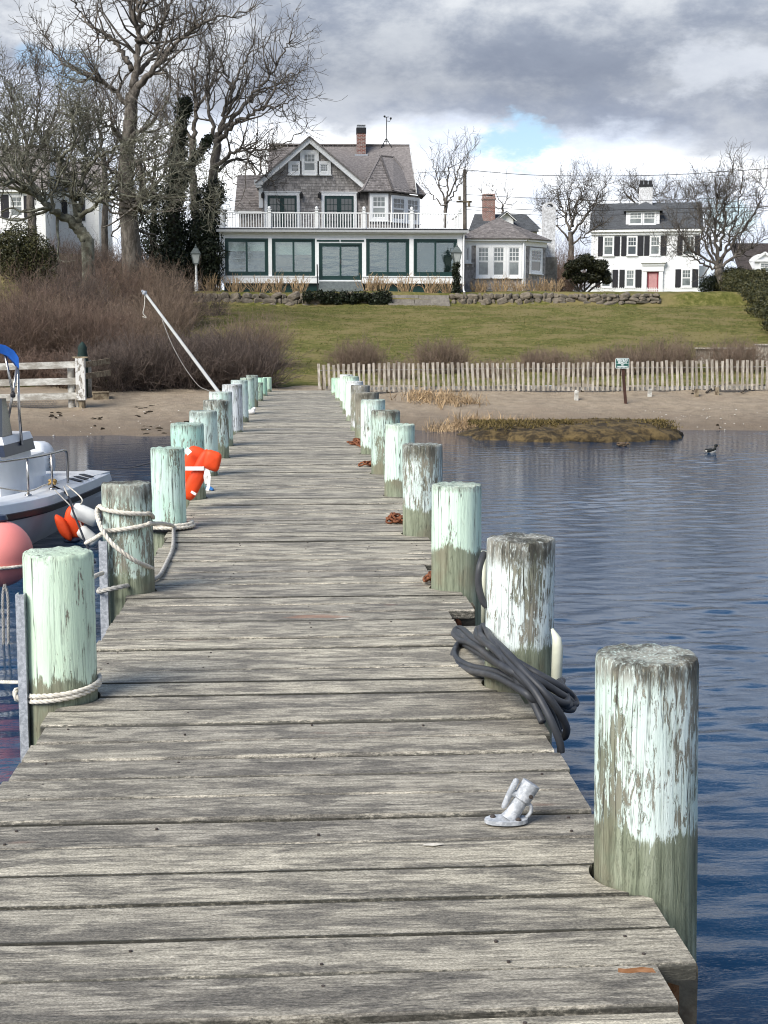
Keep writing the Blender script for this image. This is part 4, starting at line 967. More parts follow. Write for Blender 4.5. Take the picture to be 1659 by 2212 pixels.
d0, d1 = lx(1397.5), lx(1420.5)
dr = MB().box(d0, d1, -.05, -.02, -.1, lz(588)).build('front_door', M['red'], col, local=True)
MB().box(d0+.12, d1-.12, -.062, -.0505, .05, lz(592.5)).build('door_panel', M['pinkdoor'], dr, local=True)
p_ = MB().box(lx(1388), lx(1396), -.22, -.02, -.2, lz(588)).box(lx(1421.5), lx(1429.5), -.22, -.02, -.2, lz(588)).box(lx(1387), lx(1431), -.26, -.02, lz(588)+.003, lz(576)).box(lx(1386), lx(1433), -.34, -.02, lz(576)+.003, lz(571)).box(lx(1383.5), lx(1435.5), -.46, -.02, lz(571)+.003, lz(567.5))
p_.poly([(lx(1383), -.46, lz(567.3)), (lx(1436), -.46, lz(567.3)), (lx(1409.5), -.46, lz(563.5))], (0, .42, 0))
p_.build('door_surround', M['white'], col, local=True)
# dormer
m0, m1 = lx(1350), lx(1420); mz0, mz1 = lz(496), lz(460)
dm = MB().box(m0, m1, .35, 3.2, mz0, mz1).build('dormer', M['clap'], col, local=True)
ap = (lx(1391), 3.0, lz(436))
for q in ([(m0-.2, .1, mz1), (m1+.25, .1, mz1), ap], [(m1+.25, .1, mz1), (m1+.25, 3.3, mz1), ap], [(m0-.2, 3.3, mz1), (m0-.2, .1, mz1), ap]):
    MB().poly(q, (0, 0, -.06)).build('dormer_roof', M['asphalt_roof'], dm, local=True)
for a, b in ((1357, 1384), (1386, 1412)):
    window(col, lx(a), lx(b), lz(489.5), lz(463), .345, cols=3, rows=2, fr=.06, sash=.035, local=True, mp=M['paleglass'], name='dormer_window')
MB().box(m0-.02, m1+.02, .30, .36, mz0, mz0+.10).build('dormer_sill', M['white'], dm, local=True)
ch = MB().box(lx(1375.5), lx(1404.5), 3.2, 4.3, crz-.8, lz(404)).build('chimney', M['whitebrick'], col, local=True)
c_ = MB().box(lx(1374.5), lx(1405.5), 3.16, 4.34, lz(404)+.002, lz(399))
for k in range(3): a = lx(1376.5)+(lx(1403.5)-lx(1376.5))*k/3; c_.box(a+.02, a+(lx(1403.5)-lx(1376.5))/3-.02, 3.25, 4.25, lz(399)+.002, lz(390.5))
c_.build('chimney_cap', M['black'], ch, local=True)
MB().box(lx(1503), lx(1522), 1.5, 6.5, -.5, lz(575)).build('side_porch', M['clap'], col, local=True)

# white picket fence in front of it
wf = empty('white_picket_fence', (at(1397, 634, 108).x, 108, at(1397, 634, 108).z), 'low white picket fence in front of the white colonial house', 'fence')
x0, x1 = at(1258, 626, 108).x, at(1513, 626, 108).x; z0, z1 = at(0, 634, 108).z, at(0, 618, 108).z; zz0 = min(z0, gz(x0, 108), gz(x1, 108))-.1
pk_ = MB().poly([(-.035, 0, 0), (.035, 0, 0), (.035, 0, z1-zz0-.06), (0, 0, z1-zz0), (-.035, 0, z1-zz0-.06)], (0, .02, 0)).mesh('picket', M['white'])
n_ = 62
for i in range(n_+1): place('picket', pk_, wf, (x0+(x1-x0)*i/n_, 108, zz0))
MB().box(x0, x1, 108.022, 108.06, z0+.15, z0+.23).build('rail', M['white'], wf); MB().box(x0, x1, 108.022, 108.06, z1-.22, z1-.14).build('rail', M['white'], wf)

# clapboard house on the left behind the trees
lh = empty('white_farmhouse', (at(60, 510, 95).x, 95, at(60, 510, 95).z), 'white clapboard house with dark shutters behind bare trees at the left', 'house')
def pane_wall(par, x0, x1, y0, y1, Y, roof_y, rx0, rx1, nm):
    a, b = at(x0, y1, Y), at(x1, y0, Y); z0 = a.z-2.5
    MB().box(a.x, b.x, Y, Y+7, z0, b.z).build(nm, M['clap'], par)
    o = _xf(clap_wall(a.x, b.x, Y, z0, b.z, .13), lambda p: p).build('clapboards', M['clap'], par); o['kind'] = 'stuff'
    MB().box(a.x-.3, b.x+.3, Y-.3, Y+.02, b.z-.02, b.z+.16).box(a.x, b.x+.02, Y-.06, Y-.02, b.z-.3, b.z-.022).build('eave_board', M['white'], par)
    MB().box(b.x-.22, b.x+.02, Y-.05, Y+.05, z0, b.z-.302).build('corner_board', M['white'], par)
    r0, r1 = at(rx0, roof_y, Y+3.5), at(rx1, roof_y, Y+3.5)
    roof_plane('roof', par, [(a.x-.3, Y-.35, b.z+.17), (b.x+.3, Y-.35, b.z+.17), (r1.x, Y+3.5, r1.z), (r0.x, Y+3.5, r0.z)], M['roof'], .3, .22, .025, gH)
    MB().poly([(b.x-.02, Y+.02, b.z), (b.x-.02, Y+7, b.z), (b.x-.02, Y+3.5, r1.z-.12)], (-.2, 0, 0)).build('gable_end', M['clap'], par)
pane_wall(lh, -60, 96, 415, 509, 95, 314, -60, 110, 'wall'); pane_wall(lh, 112, 212, 420, 492, 99, 349, 112, 222, 'wing_wall')
def lshut(x0, x1, y0, y1, Y):
    a, b = at(x0, y1, Y), at(x1, y0, Y); MB().box(a.x, b.x, Y-.07, Y-.025, a.z, b.z).build('shutter', M['shutter'], lh)
for q in ((3, 19, 421, 471), (53, 70, 423, 471)): lshut(*q, 95)
for q in ((134, 146, 432, 477), (171, 183, 432, 477)): lshut(*q, 99)
a, b = at(21, 470, 95), at(51, 422, 95); window(lh, a.x, b.x, a.z, b.z, 94.97, cols=2, rows=2, fr=.1, mp=M['paleglass'])
a, b = at(147, 476, 99), at(170, 433, 99); window(lh, a.x, b.x, a.z, b.z, 98.97, cols=2, rows=2, fr=.1, mp=M['paleglass'])

# house with the red chimney far behind
rh = empty('red_chimney_house', (at(1085, 500, 112).x, 112, gz(16, 112)), 'dark roofed house with tall red brick chimney behind the low shingled wing', 'house')
a, b = at(1012, 498, 112), at(1152, 462, 115); 
MB().box(a.x, b.x-.1, 112.4, 119, gz(16, 112)-.5, at(0, 492, 112).z).build('wall', M['clap'], rh)
roof_plane('roof', rh, [(a.x, 112, at(0, 494, 112).z), (b.x+.3, 112, at(0, 494, 112).z), (b.x-.5, 115.5, b.z), (a.x+.9, 115.5, b.z)], M['asphalt_roof'], .3, .2, .015, gH)
g0, g1, gp = at(1076, 474, 111.9), at(1113, 474, 111.9), at(1095, 457, 111.9)
dm = MB().poly([(g0.x+.1, 112.2, g0.z-.9), (g1.x-.1, 112.2, g0.z-.9), (g1.x-.1, 112.2, g0.z), (gp.x, 112.2, gp.z-.1), (g0.x+.1, 112.2, g0.z)], (0, 2.5, 0)).build('dormer', M['clap'], rh)
MB().poly([(g0.x-.15, 112, g0.z-.05), (gp.x, 112, gp.z), (gp.x, 115, gp.z), (g0.x-.15, 115, g0.z-.05)], (0, 0, .08)).poly([(gp.x, 112, gp.z), (g1.x+.15, 112, g1.z-.05), (g1.x+.15, 115, g1.z-.05), (gp.x, 115, gp.z)], (0, 0, .08)).build('dormer_roof', M['asphalt_roof'], dm)
MB().bar((g0.x-.1, 111.98, g0.z-.1), (gp.x, 111.98, gp.z-.05), .04, .22, (0, 1, 0)).bar((g1.x+.1, 111.98, g1.z-.1), (gp.x, 111.98, gp.z-.05), .04, .22, (0, 1, 0)).build('rake_board', M['white'], dm)
MB().box(b.x-.05, b.x+.25, 111.9, 112.1, at(0, 496, 112).z, at(0, 490, 112).z).build('eave_board', M['white'], rh)
a, b = at(1044.5, 464, 114), at(1070, 424, 114)
o = MB().box(a.x, b.x, 114, 115, a.z-.8, b.z).build('chimney', M['brick'], rh)
MB().box(a.x-.06, b.x+.06, 113.94, 115.06, b.z-.25, b.z-.1).box(a.x, a.x+.2, 114, 115, b.z+.002, b.z+.12).box(b.x-.2, b.x, 114, 115, b.z+.002, b.z+.12).box(a.x, b.x, 114, 115, b.z+.122, b.z+.2).build('chimney_cap', M['brick'], o)

# dark roofed house on the far right
fh = empty('dark_roofed_house', (at(1650, 590, 125).x, 125, gz(40, 125)), 'dark roofed house with white gabled dormer at the far right behind the hedge', 'house')
a, b = at(1600, 586, 125), at(1760, 526, 130)
MB().box(a.x, b.x, 125.4, 132, gz(40, 125)-1, at(0, 588, 125).z).build('wall', M['clap'], fh)
roof_plane('roof', fh, [(a.x, 125, at(0, 590, 125).z), (b.x, 125, at(0, 590, 125).z), (b.x, 130, b.z), (a.x+.4, 130, b.z)], simple('brown_asphalt', (.06, .05, .047), .95, .3, 10, .2, island=.2), .3, .2, .015, gH)
g0, g1, gp = at(1633, 561, 125), at(1673, 561, 125), at(1653, 547, 125)
dm = MB().poly([(g0.x, 125.2, g0.z-1.6), (g1.x, 125.2, g0.z-1.6), (g1.x, 125.2, g0.z), (gp.x, 125.2, gp.z), (g0.x, 125.2, g0.z)], (0, 4, 0)).build('dormer', M['clap'], fh)
MB().bar((g0.x-.15, 125.1, g0.z-.05), (gp.x, 125.1, gp.z+.05), .2, .22, (0, 1, 0)).bar((g1.x+.15, 125.1, g1.z-.05), (gp.x, 125.1, gp.z+.05), .2, .22, (0, 1, 0)).box(g0.x-.2, g1.x+.2, 125.0, 125.2, g0.z-.16, g0.z+.02).build('dormer_trim', M['white'], dm)
a, b = at(1641, 589, 125), at(1665, 566, 125); window(fh, a.x, b.x, a.z, b.z, 125.17, cols=2, rows=2, fr=.1, mp=M['paleglass'], name='dormer_window')
# ------------------------------------------------------------------ vegetation
def limb_pts(rng, pts, Y, n=7, wob=.06):
    P = []
    for i, q in enumerate(pts):
        P.append(at(q[0], q[1], Y + (q[2] if len(q) > 2 else 0)))
    S_ = spline(P, n); return [p + Vector(rng.normal(0, wob, 3)) for p in S_]
def limb_segs(P, r0, r1):
    P = np.array([tuple(p) for p in P]); m = len(P)-1; u = np.linspace(0, 1, m+1); R = r0*(r1/r0)**u
    return P[:-1], P[1:], R[:-1], R[1:], P[None, 1:, :], unit(P[1:]-P[:-1])[None], R[None, 1:]
def bare_tree(name, label, seed, Y, trunk, limbs, mat, levels=((26, 2.6, 5), (4.2, 1.3, 4), (4.5, .65, 3)), group='bare trees around the houses', spread=(.75, .8, .8), wander=(.22, .26, .26), up=(.16, .15, .10), rmin=.014, cat='bare tree'):
    """trunk and limbs traced as polylines at distance Y, then three generations of twigs"""
    rng = np.random.default_rng(seed); big = []; nodes = []
    tp, tr0, tr1 = trunk; P = limb_pts(rng, tp, Y, 7, .02)
    base = P[0]; zg = gz(base.x, base.y); P = [Vector((base.x, base.y, min(zg-.3, base.z-.3)))] + P
    big.append(limb_segs(P, tr0, tr1))
    for pts, r0, r1 in limbs: s = limb_segs(limb_pts(rng, pts, Y, 8), r0, r1); big.append(s); nodes.append(s)
    root = empty(name, (base.x, base.y, zg), label, cat, group)
    tb = lambda s, n: MB().tube([s[0][0]]+list(s[1]), [s[2][0]]+list(s[3]), n)
    tb(big[0], 10).build('trunk', mat, root, True)
    for b in big[1:]: tb(b, 7).build('limb', mat, root, True)
    sets = []; n0, L0, k0 = levels[0]
    sp_, sd_, sr_, sl_ = [], [], [], []
    for s in nodes:
        ln = np.linalg.norm(s[1]-s[0], axis=1).sum(); c = max(4, int(n0*ln/8)); a = spawn(rng, s[4], s[5], s[6], c, spread[0], first=max(0, s[4].shape[1]//5))
        sp_.append(a[0]); sd_.append(a[1]); sr_.append(np.minimum(a[2]*.62, .075)); sl_.append(np.clip(L0*rng.uniform(.5, 1.3, c)*(.45+a[2]*5), .4, L0*1.5))
        sp_.append(s[4][:, -1]); sd_.append(s[5][:, -1]); sr_.append(s[6][:, -1]); sl_.append(np.array([L0*.7]))
    cur = stems(rng, np.concatenate(sp_), np.concatenate(sd_), np.concatenate(sl_), np.concatenate(sr_), k0, wander[0], up[0], .4)
    sets.append(cur[:4]+(4,))
    for g in (1, 2):
        mult, Lg, kg = levels[g]; c = int(len(cur[4])*mult)
        a = spawn(rng, cur[4], cur[5], cur[6], c, spread[g]); cur = stems(rng, a[0], a[1], Lg*rng.uniform(.45, 1.3, c), np.maximum(a[2]*.6, rmin), kg, wander[g], up[g], .55)
        sets.append(cur[:4]+(3,))
    v, f = join_segs(sets); o = place('crown', np_mesh('crown', v, f, mat), root); return root
def brush(name, label, seed, x, ytop, Y, rx, mat, n=170, group='leafless shrubs', cat='shrub', sub=5, sub2=2.2, r=.011, upright=.55, ry=None, h=None, dens=1.0, wander=.24):
    """leafless shrub: many stems from the ground, each with two generations of twigs"""
    rng = np.random.default_rng(seed); c = at(x, ytop, Y); zg = gz(c.x, Y); H = h or max(.4, c.z-zg); ry = ry or rx*.8; n = int(n*dens)
    th = rng.uniform(0, 2*np.pi, n); q = np.sqrt(rng.uniform(0, 1, n))*.62
    ox, oy = np.cos(th)*q, np.sin(th)*q
    p = np.stack([c.x+ox*rx, Y+oy*ry, ground_z(c.x+ox*rx, Y+oy*ry)-.05], 1)
    d = np.stack([ox*1.1+rng.normal(0, .25, n), oy*1.0+rng.normal(0, .25, n), np.full(n, upright+.5)], 1)
    dome = np.clip(1-.55*q**2, .3, 1)
    L = H*dome*rng.uniform(.62, 1.02, n); s1 = stems(rng, p, d, L*.88, np.full(n, r), 6, wander, .07, .5)
    c2 = int(n*sub); a = spawn(rng, s1[4], s1[5], s1[6], c2, .55, first=1); s2 = stems(rng, a[0], a[1], H*.26*rng.uniform(.4, 1.2, c2), np.maximum(a[2]*.7, .0045), 4, .3, .10, .5)
    c3 = int(c2*sub2); a = spawn(rng, s2[4], s2[5], s2[6], c3, .6); s3 = stems(rng, a[0], a[1], H*.11*rng.uniform(.4, 1.2, c3), np.maximum(a[2]*.7, .0035), 2, .2, .1, .6)
    v, f = join_segs([s1[:4]+(4,), s2[:4]+(3,), s3[:4]+(3,)]); o = place(name, np_mesh(name, v-np.array([c.x, Y, zg]), f, mat), None, (c.x, Y, zg))
    return tag(o, label, cat, group)
def leafy(parent, name, mat, rng, centers, radii, n, ln, wd, shell=.55):
    """leaf faces through the outer part of a set of overlapping blobs"""
    C = np.array(centers, float); Rr = np.array(radii, float); w = Rr[:, 0]*Rr[:, 2]; i = rng.choice(len(C), n, p=w/w.sum())
    d = unit(rng.normal(0, 1, (n, 3))); q = shell+(1-shell)*rng.uniform(0, 1, n)**.6
    lump = 1+.16*np.sin(d[:, 0]*7+i)*np.sin(d[:, 2]*8+i*2)+.10*np.sin(d[:, 1]*15+d[:, 2]*13)
    p = C[i] + d*Rr[i]*(q*lump)[:, None]
    v, f = leaf_quads(rng, p, ln, wd, d); return place(name, np_mesh(name, v, f, mat), parent)

# the big tree left of the house
bare_tree('great_bare_tree', 'tallest bare tree, thick straight trunk forking high, left of the shingled house', 1, 72,
    ([(284, 535), (278, 470), (271, 390), (276, 320), (282, 255), (284, 205)], .50, .30),
    [([(284, 215), (292, 170), (297, 115), (303, 55), (296, 0), (300, -70)], .26, .07),
     ([(284, 205, 0), (318, 165, -.5), (360, 112, -1), (420, 62, -1.5), (470, 38, -2), (545, 22, -2)], .24, .03),
     ([(283, 235, 0), (256, 204, .4), (216, 172, .8), (160, 152, 1), (120, 118, 1.5), (98, 70, 2)], .17, .03),
     ([(284, 150, 0), (262, 110, .5), (238, 80, 1), (195, 58, 1.5), (170, 20, 2), (150, -20, 2)], .15, .03),
     ([(294, 160), (330, 120, 1), (352, 60, 1.5), (360, 0, 2), (380, -50, 2)], .14, .03),
     ([(300, 90), (335, 60, -.5), (365, 20, -1), (372, -30, -1)], .11, .03),
     ([(420, 62, -1.5), (440, 20, -1.5), (450, -30, -1.5)], .08, .02),
     ([(276, 320), (250, 290, -1), (215, 262, -1.5), (170, 245, -2)], .13, .03),
     ([(278, 300), (320, 270, -1), (350, 235, -1.5), (372, 190, -2)], .12, .03),
     ([(274, 370), (300, 350, -.6), (308, 395, -.8), (304, 440, -.8), (292, 460, -.2)], .17, .12),
     ([(270, 385), (232, 362, -.8), (190, 350, -1.5), (150, 360, -2)], .12, .03)], M['bark'], levels=((30, 2.5, 6), (2.5, 1.25, 4), (2.1, .65, 3)))
bare_tree('spreading_bare_tree', 'wide spreading bare tree whose limbs reach right towards the shingled roof', 2, 76,
    ([(452, 500), (456, 430), (462, 370), (470, 310)], .33, .22),
    [([(470, 310), (482, 255), (500, 195), (530, 130), (548, 95)], .18, .03),
     ([(472, 300), (515, 262, -1), (565, 235, -1.5), (610, 226, -2), (650, 205, -2)], .16, .025),
     ([(476, 285), (530, 225), (580, 165), (618, 105), (625, 88)], .15, .025),
     ([(462, 365), (505, 330, -1), (548, 322, -1.5), (600, 318, -2), (640, 292, -2)], .14, .025),
     ([(460, 380), (500, 345, .5), (540, 350, 1), (575, 385, 1)], .10, .03),
     ([(470, 310), (452, 240), (448, 160), (462, 90)], .15, .025),
     ([(500, 195), (480, 130), (488, 75)], .10, .02), ([(565, 235, -1.5), (610, 170, -1), (640, 160, -1)], .09, .02),
     ([(530, 225), (570, 195, 1), (620, 190, 1), (648, 150, 1)], .08, .02), ([(482, 255), (530, 180, 1), (560, 100, 1.5)], .1, .02)], M['bark'], levels=((24, 2.3, 6), (2.4, 1.15, 4), (1.9, .6, 3)))
bare_tree('twin_stem_bare_tree', 'slender twin-stemmed bare tree rising behind the ivy-clad trunk', 3, 80,
    ([(424, 500), (420, 430), (416, 350), (418, 300)], .26, .18),
    [([(418, 300), (424, 230), (420, 165), (432, 100), (440, 50)], .15, .025), ([(417, 330), (395, 260), (385, 200), (392, 130)], .13, .025),
     ([(420, 240), (450, 190), (480, 140), (500, 60)], .1, .02), ([(418, 320), (370, 270), (340, 215)], .1, .02)], M['bark'], levels=((28, 2.0, 6), (2.8, 1.1, 4), (2.2, .55, 3)))
bare_tree('lichened_leaning_tree', 'low leaning tree with pale lichened limbs in front of the white farmhouse', 4, 63,
    ([(190, 520), (168, 492), (165, 470)], .28, .22),
    [([(168, 492), (132, 464, -.5), (95, 437, -1), (48, 405, -1.5), (5, 385, -2), (-40, 370, -2)], .23, .05),
     ([(165, 475), (162, 440), (148, 402), (128, 352, .5), (100, 310, 1), (70, 255, 1)], .17, .03),
     ([(166, 455), (178, 420), (180, 365), (184, 308), (172, 240), (180, 180)], .13, .025),
     ([(168, 470), (215, 432, -1), (262, 400, -1.5), (320, 385, -2), (395, 372, -2.5)], .12, .02),
     ([(180, 370), (225, 330, -1), (280, 305, -1.5), (345, 300, -2)], .09, .02),
     ([(95, 437, -1), (60, 370, -1), (35, 300, -.5), (45, 220)], .10, .02), ([(128, 352), (160, 300, -.5), (150, 240, -1), (120, 180, -1)], .09, .02),
     ([(48, 405, -1.5), (20, 340, -1), (0, 270, -.5), (-10, 190)], .09, .02),
     ([(240, 415, -1.2), (320, 430, -2), (400, 425, -2.5), (455, 440, -3)], .06, .015), ([(280, 400, -1.5), (350, 360, -2), (420, 350, -3)], .06, .015)], M['lichen'], levels=((40, 1.9, 6), (3.8, .95, 4), (3.0, .5, 3)), up=(.06, .06, .04), wander=(.30, .30, .3))
bare_tree('dense_twiggy_tree', 'dense twiggy bare tree at the left edge above the farmhouse roof', 5, 88,
    ([(70, 500), (66, 420), (62, 350)], .28, .2),
    [([(62, 350), (50, 280), (30, 210), (45, 150)], .15, .025), ([(64, 360), (100, 290), (130, 220), (125, 160)], .14, .025), ([(62, 370), (20, 300), (-15, 240), (-20, 150)], .14, .025),
     ([(66, 390), (130, 330), (180, 290), (215, 230)], .12, .025), ([(62, 330), (80, 250), (85, 180), (75, 130)], .11, .02)], M['bark'], levels=((40, 2.1, 6), (3.6, 1.1, 4), (3.0, .55, 3)))
bare_tree('slim_backdrop_tree', 'slim bare tree behind the big trunk, above the brush', 6, 92,
    ([(225, 500), (228, 420), (224, 340)], .22, .16),
    [([(224, 340), (215, 270), (222, 200), (210, 140)], .13, .02), ([(226, 370), (255, 300), (262, 230)], .1, .02), ([(224, 350), (190, 290), (180, 220)], .1, .02), ([(226, 400), (300, 340), (340, 290), (352, 230)], .1, .02)], M['bark'], levels=((36, 2.0, 6), (3.4, 1.1, 4), (2.6, .55, 3)))
up_ = dict(spread=(.45, .5, .5), up=(.26, .24, .18))
bare_tree('vase_shaped_sapling', 'upright vase shaped bare tree between the shingled house and utility pole', 7, 88,
    ([(962, 500), (962, 470), (964, 440)], .14, .11), [([(964, 440), (950, 400), (940, 365), (935, 345)], .07, .015), ([(964, 440), (968, 390), (975, 350), (978, 325)], .08, .015), ([(964, 440), (990, 405), (1005, 365), (1012, 330)], .07, .015), ([(963, 450), (930, 420), (915, 395)], .06, .015), ([(964, 440), (985, 380), (1000, 345), (1020, 320)], .07, .015)], M['bark'], levels=((26, 1.3, 5), (2.4, .8, 4), (1.6, .45, 3)), rmin=.009, **up_)
bare_tree('faint_distant_tree', 'small thin bare tree above the red chimney house', 8, 130,
    ([(1085, 510), (1085, 470), (1086, 450)], .14, .1), [([(1086, 450), (1075, 425), (1065, 408)], .06, .015), ([(1086, 450), (1095, 425), (1100, 408)], .06, .015), ([(1086, 455), (1060, 440), (1045, 425)], .05, .015)], M['bark'], levels=((24, 1.6, 5), (2.4, .9, 4), (1.5, .5, 3)), rmin=.012, **up_)
bare_tree('round_crowned_tree', 'round crowned bare tree between white brick chimney and colonial house', 9, 97,
    ([(1232, 600), (1234, 540), (1232, 500)], .22, .16), [([(1232, 500), (1215, 450), (1205, 420), (1200, 405)], .11, .02), ([(1232, 500), (1245, 450), (1258, 415), (1270, 395)], .12, .02), ([(1233, 510), (1270, 460), (1295, 425), (1310, 400)], .1, .02), ([(1232, 520), (1195, 480), (1175, 450)], .09, .02), ([(1233, 490), (1230, 440), (1235, 400)], .1, .02), ([(1233, 530), (1275, 500), (1310, 480)], .08, .02)], M['bark'], levels=((40, 1.8, 5), (4.0, .9, 4), (3.2, .5, 3)), rmin=.010)
bare_tree('chimney_backdrop_tree', 'dark bare treetop showing behind the white chimney of the colonial', 10, 150,
    ([(1385, 520), (1385, 470), (1384, 450)], .3, .2), [([(1384, 450), (1360, 425), (1345, 415)], .12, .03), ([(1384, 450), (1380, 420), (1370, 405)], .12, .03), ([(1384, 450), (1410, 425), (1430, 415)], .12, .03)], M['bark'], levels=((44, 2.4, 5), (4.6, 1.3, 4), (4.0, .6, 3)))
bare_tree('gnarled_garden_tree', 'gnarled many limbed bare tree on the right beside the clipped hedge', 11, 92,
    ([(1572, 632), (1562, 610), (1553, 588), (1552, 575)], .30, .26),
    [([(1552, 578), (1545, 520), (1547, 470), (1548, 420), (1545, 380)], .16, .025), ([(1553, 580), (1570, 530), (1590, 470), (1600, 410), (1605, 365)], .13, .02), ([(1552, 580), (1525, 530), (1510, 470), (1500, 420)], .12, .02),
     ([(1552, 582), (1520, 570), (1480, 548), (1445, 530)], .12, .02), ([(1554, 580), (1600, 545), (1635, 530), (1680, 505)], .12, .02), ([(1552, 570), (1530, 510), (1535, 450), (1525, 400)], .1, .02), ([(1560, 555), (1610, 490), (1640, 440), (1655, 400)], .11, .02), ([(1556, 540), (1565, 470), (1570, 400), (1585, 350)], .11, .02), ([(1553, 575), (1495, 540), (1470, 500), (1465, 470)], .1, .02)], M['bark'], levels=((36, 1.9, 6), (4.2, .95, 4), (3.4, .5, 3)), wander=(.28, .28, .28), rmin=.010)
bare_tree('hedge_backdrop_tree', 'thin bare tree far behind the right hand dark roof', 12, 140,
    ([(1480, 540), (1478, 490), (1476, 460)], .2, .15), [([(1476, 460), (1460, 440), (1448, 425)], .1, .02), ([(1476, 460), (1485, 430), (1490, 410)], .1, .02), ([(1477, 470), (1455, 460), (1430, 450)], .08, .02)], M['bark'], levels=((34, 2.2, 5), (4.2, 1.1, 4), (3.4, .6, 3)))
for i, (x, yt, Y, lb) in enumerate(((330, 290, 105, 'grey backdrop tree seen between the great tree and the ivy trunk'), (560, 330, 110, 'low backdrop tree beside the left end of the shingled roof'), (150, 250, 112, 'tangled backdrop tree behind the farmhouse wing'))):
    bare_tree('backdrop_tree', lb, 30+i, Y, ([(x, 520), (x+3, 450), (x, 400)], .25, .18), [([(x, 400), (x-20, 350), (x-35, yt+30)], .12, .02), ([(x, 400), (x+5, 340), (x, yt)], .12, .02), ([(x, 410), (x+30, 360), (x+45, yt+25)], .12, .02), ([(x, 430), (x-50, 400), (x-75, 360)], .1, .02), ([(x, 430), (x+50, 395), (x+70, 350)], .1, .02)], M['bark'], levels=((30, 2.2, 5), (3.0, 1.1, 4), (2.2, .6, 3)), rmin=.016)

# ivy smothered trunk
rngI = np.random.default_rng(77)
iv = empty('ivy_clad_tree', (at(372, 600, 74).x, 74, gz(at(372, 600, 74).x, 74)), 'dead forked tree smothered in dark ivy beside the house', 'ivy tree', 'bare trees around the houses')
ivp = [[(372, 600), (375, 520), (378, 420), (385, 330), (398, 240), (402, 222)], [(378, 420), (410, 365), (440, 318), (452, 300)]]
mb = MB()
for P, r in zip(ivp, ((.38, .17), (.2, .12))):
    q = limb_pts(rngI, P, 74, 5, .03); mb.tube(q, [r[0]+(r[1]-r[0])*i/(len(q)-1) for i in range(len(q))], 8)
mb.build('trunk', M['darkbark'], iv, True)
C, Rr = [], []
for P, rs in zip(ivp, ((1.05, .30), (.40, .24))):
    q = limb_pts(rngI, P, 74, 4, .04); m = len(q)
    for i, p in enumerate(q):
        s = rs[0]+(rs[1]-rs[0])*(i/(m-1))**.6; s *= rngI.uniform(.75, 1.2); C.append(tuple(p)); Rr.append((s, s, s*1.1))
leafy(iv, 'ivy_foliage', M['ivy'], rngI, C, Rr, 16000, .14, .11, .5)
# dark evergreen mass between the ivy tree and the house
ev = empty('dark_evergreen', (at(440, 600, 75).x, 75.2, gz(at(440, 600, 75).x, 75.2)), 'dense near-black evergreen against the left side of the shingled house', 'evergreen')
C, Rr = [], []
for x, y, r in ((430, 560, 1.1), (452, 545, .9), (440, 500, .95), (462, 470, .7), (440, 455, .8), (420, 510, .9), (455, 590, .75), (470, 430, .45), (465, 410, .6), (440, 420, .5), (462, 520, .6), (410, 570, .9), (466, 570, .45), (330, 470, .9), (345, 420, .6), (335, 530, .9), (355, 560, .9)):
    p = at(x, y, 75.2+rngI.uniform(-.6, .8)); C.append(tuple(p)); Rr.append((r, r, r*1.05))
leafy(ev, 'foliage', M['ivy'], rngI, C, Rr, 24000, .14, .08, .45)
p = at(445, 600, 75.2); MB().tube([(p.x, 75.2, gz(p.x, 75.2)-.3), (p.x+.05, 75.3, p.z+1.5), tuple(at(460, 430, 75.2))], [.22, .16, .04], 8).build('trunk', M['darkbark'], ev, True)
rh_ = empty('yew_bush', (at(55, 560, 58).x, 58, gz(at(55, 560, 58).x, 58)), 'rounded dark yew bush at the left edge below the farmhouse', 'shrub')
C, Rr = [], []
for x, y, r in ((45, 520, .75), (80, 535, .6), (20, 530, .7), (60, 560, .8), (100, 560, .5), (30, 570, .8), (-10, 540, .7), (85, 590, .6)):
    p = at(x, y, 58+rngI.uniform(-.5, .5)); C.append(tuple(p)); Rr.append((r, r, r))
leafy(rh_, 'foliage', M['yew'], rngI, C, Rr, 12000, .12, .05, .45)
p = at(50, 600, 58); MB().tube([(p.x, 58, gz(p.x, 58)-.2), (p.x+.1, 58, p.z), tuple(at(55, 540, 58))], [.12, .1, .03], 7).build('trunk', M['darkbark'], rh_, True)
# rhododendron with bare stems
ro = empty('rhododendron', (at(1262, 622, 84).x, 84, gz(at(1262, 622, 84).x, 84)), 'dark green rhododendron with bare stems between low wing and colonial', 'shrub')
C, Rr = [], []
for x, y, r in ((1240, 575, .55), (1265, 565, .65), (1290, 578, .6), (1305, 595, .45), (1280, 598, .55), (1250, 600, .5), (1230, 592, .4), (1312, 606, .3), (1300, 572, .4)):
    p = at(x, y, 84+rngI.uniform(-.5, .4)); C.append(tuple(p)); Rr.append((r, r, r*.72))
leafy(ro, 'foliage', M['rhodo'], rngI, C, Rr, 9000, .17, .07, .4)
mb = MB(); b0 = at(1258, 628, 84)
for x, y in ((1235, 592), (1270, 585), (1295, 595), (1250, 580), (1310, 605), (1228, 605)):
    p = at(x, y, 84+rngI.uniform(-.4, .3)); mb.tube(spline([(b0.x+rngI.uniform(-.2, .2), 84, b0.z-.3), ((b0.x+p.x)/2, 84, (b0.z+p.z)/2-.1), tuple(p)], 4), [.06]*5+[.05]*3+[.03], 6)
mb.build('stems', M['bark'], ro, True)
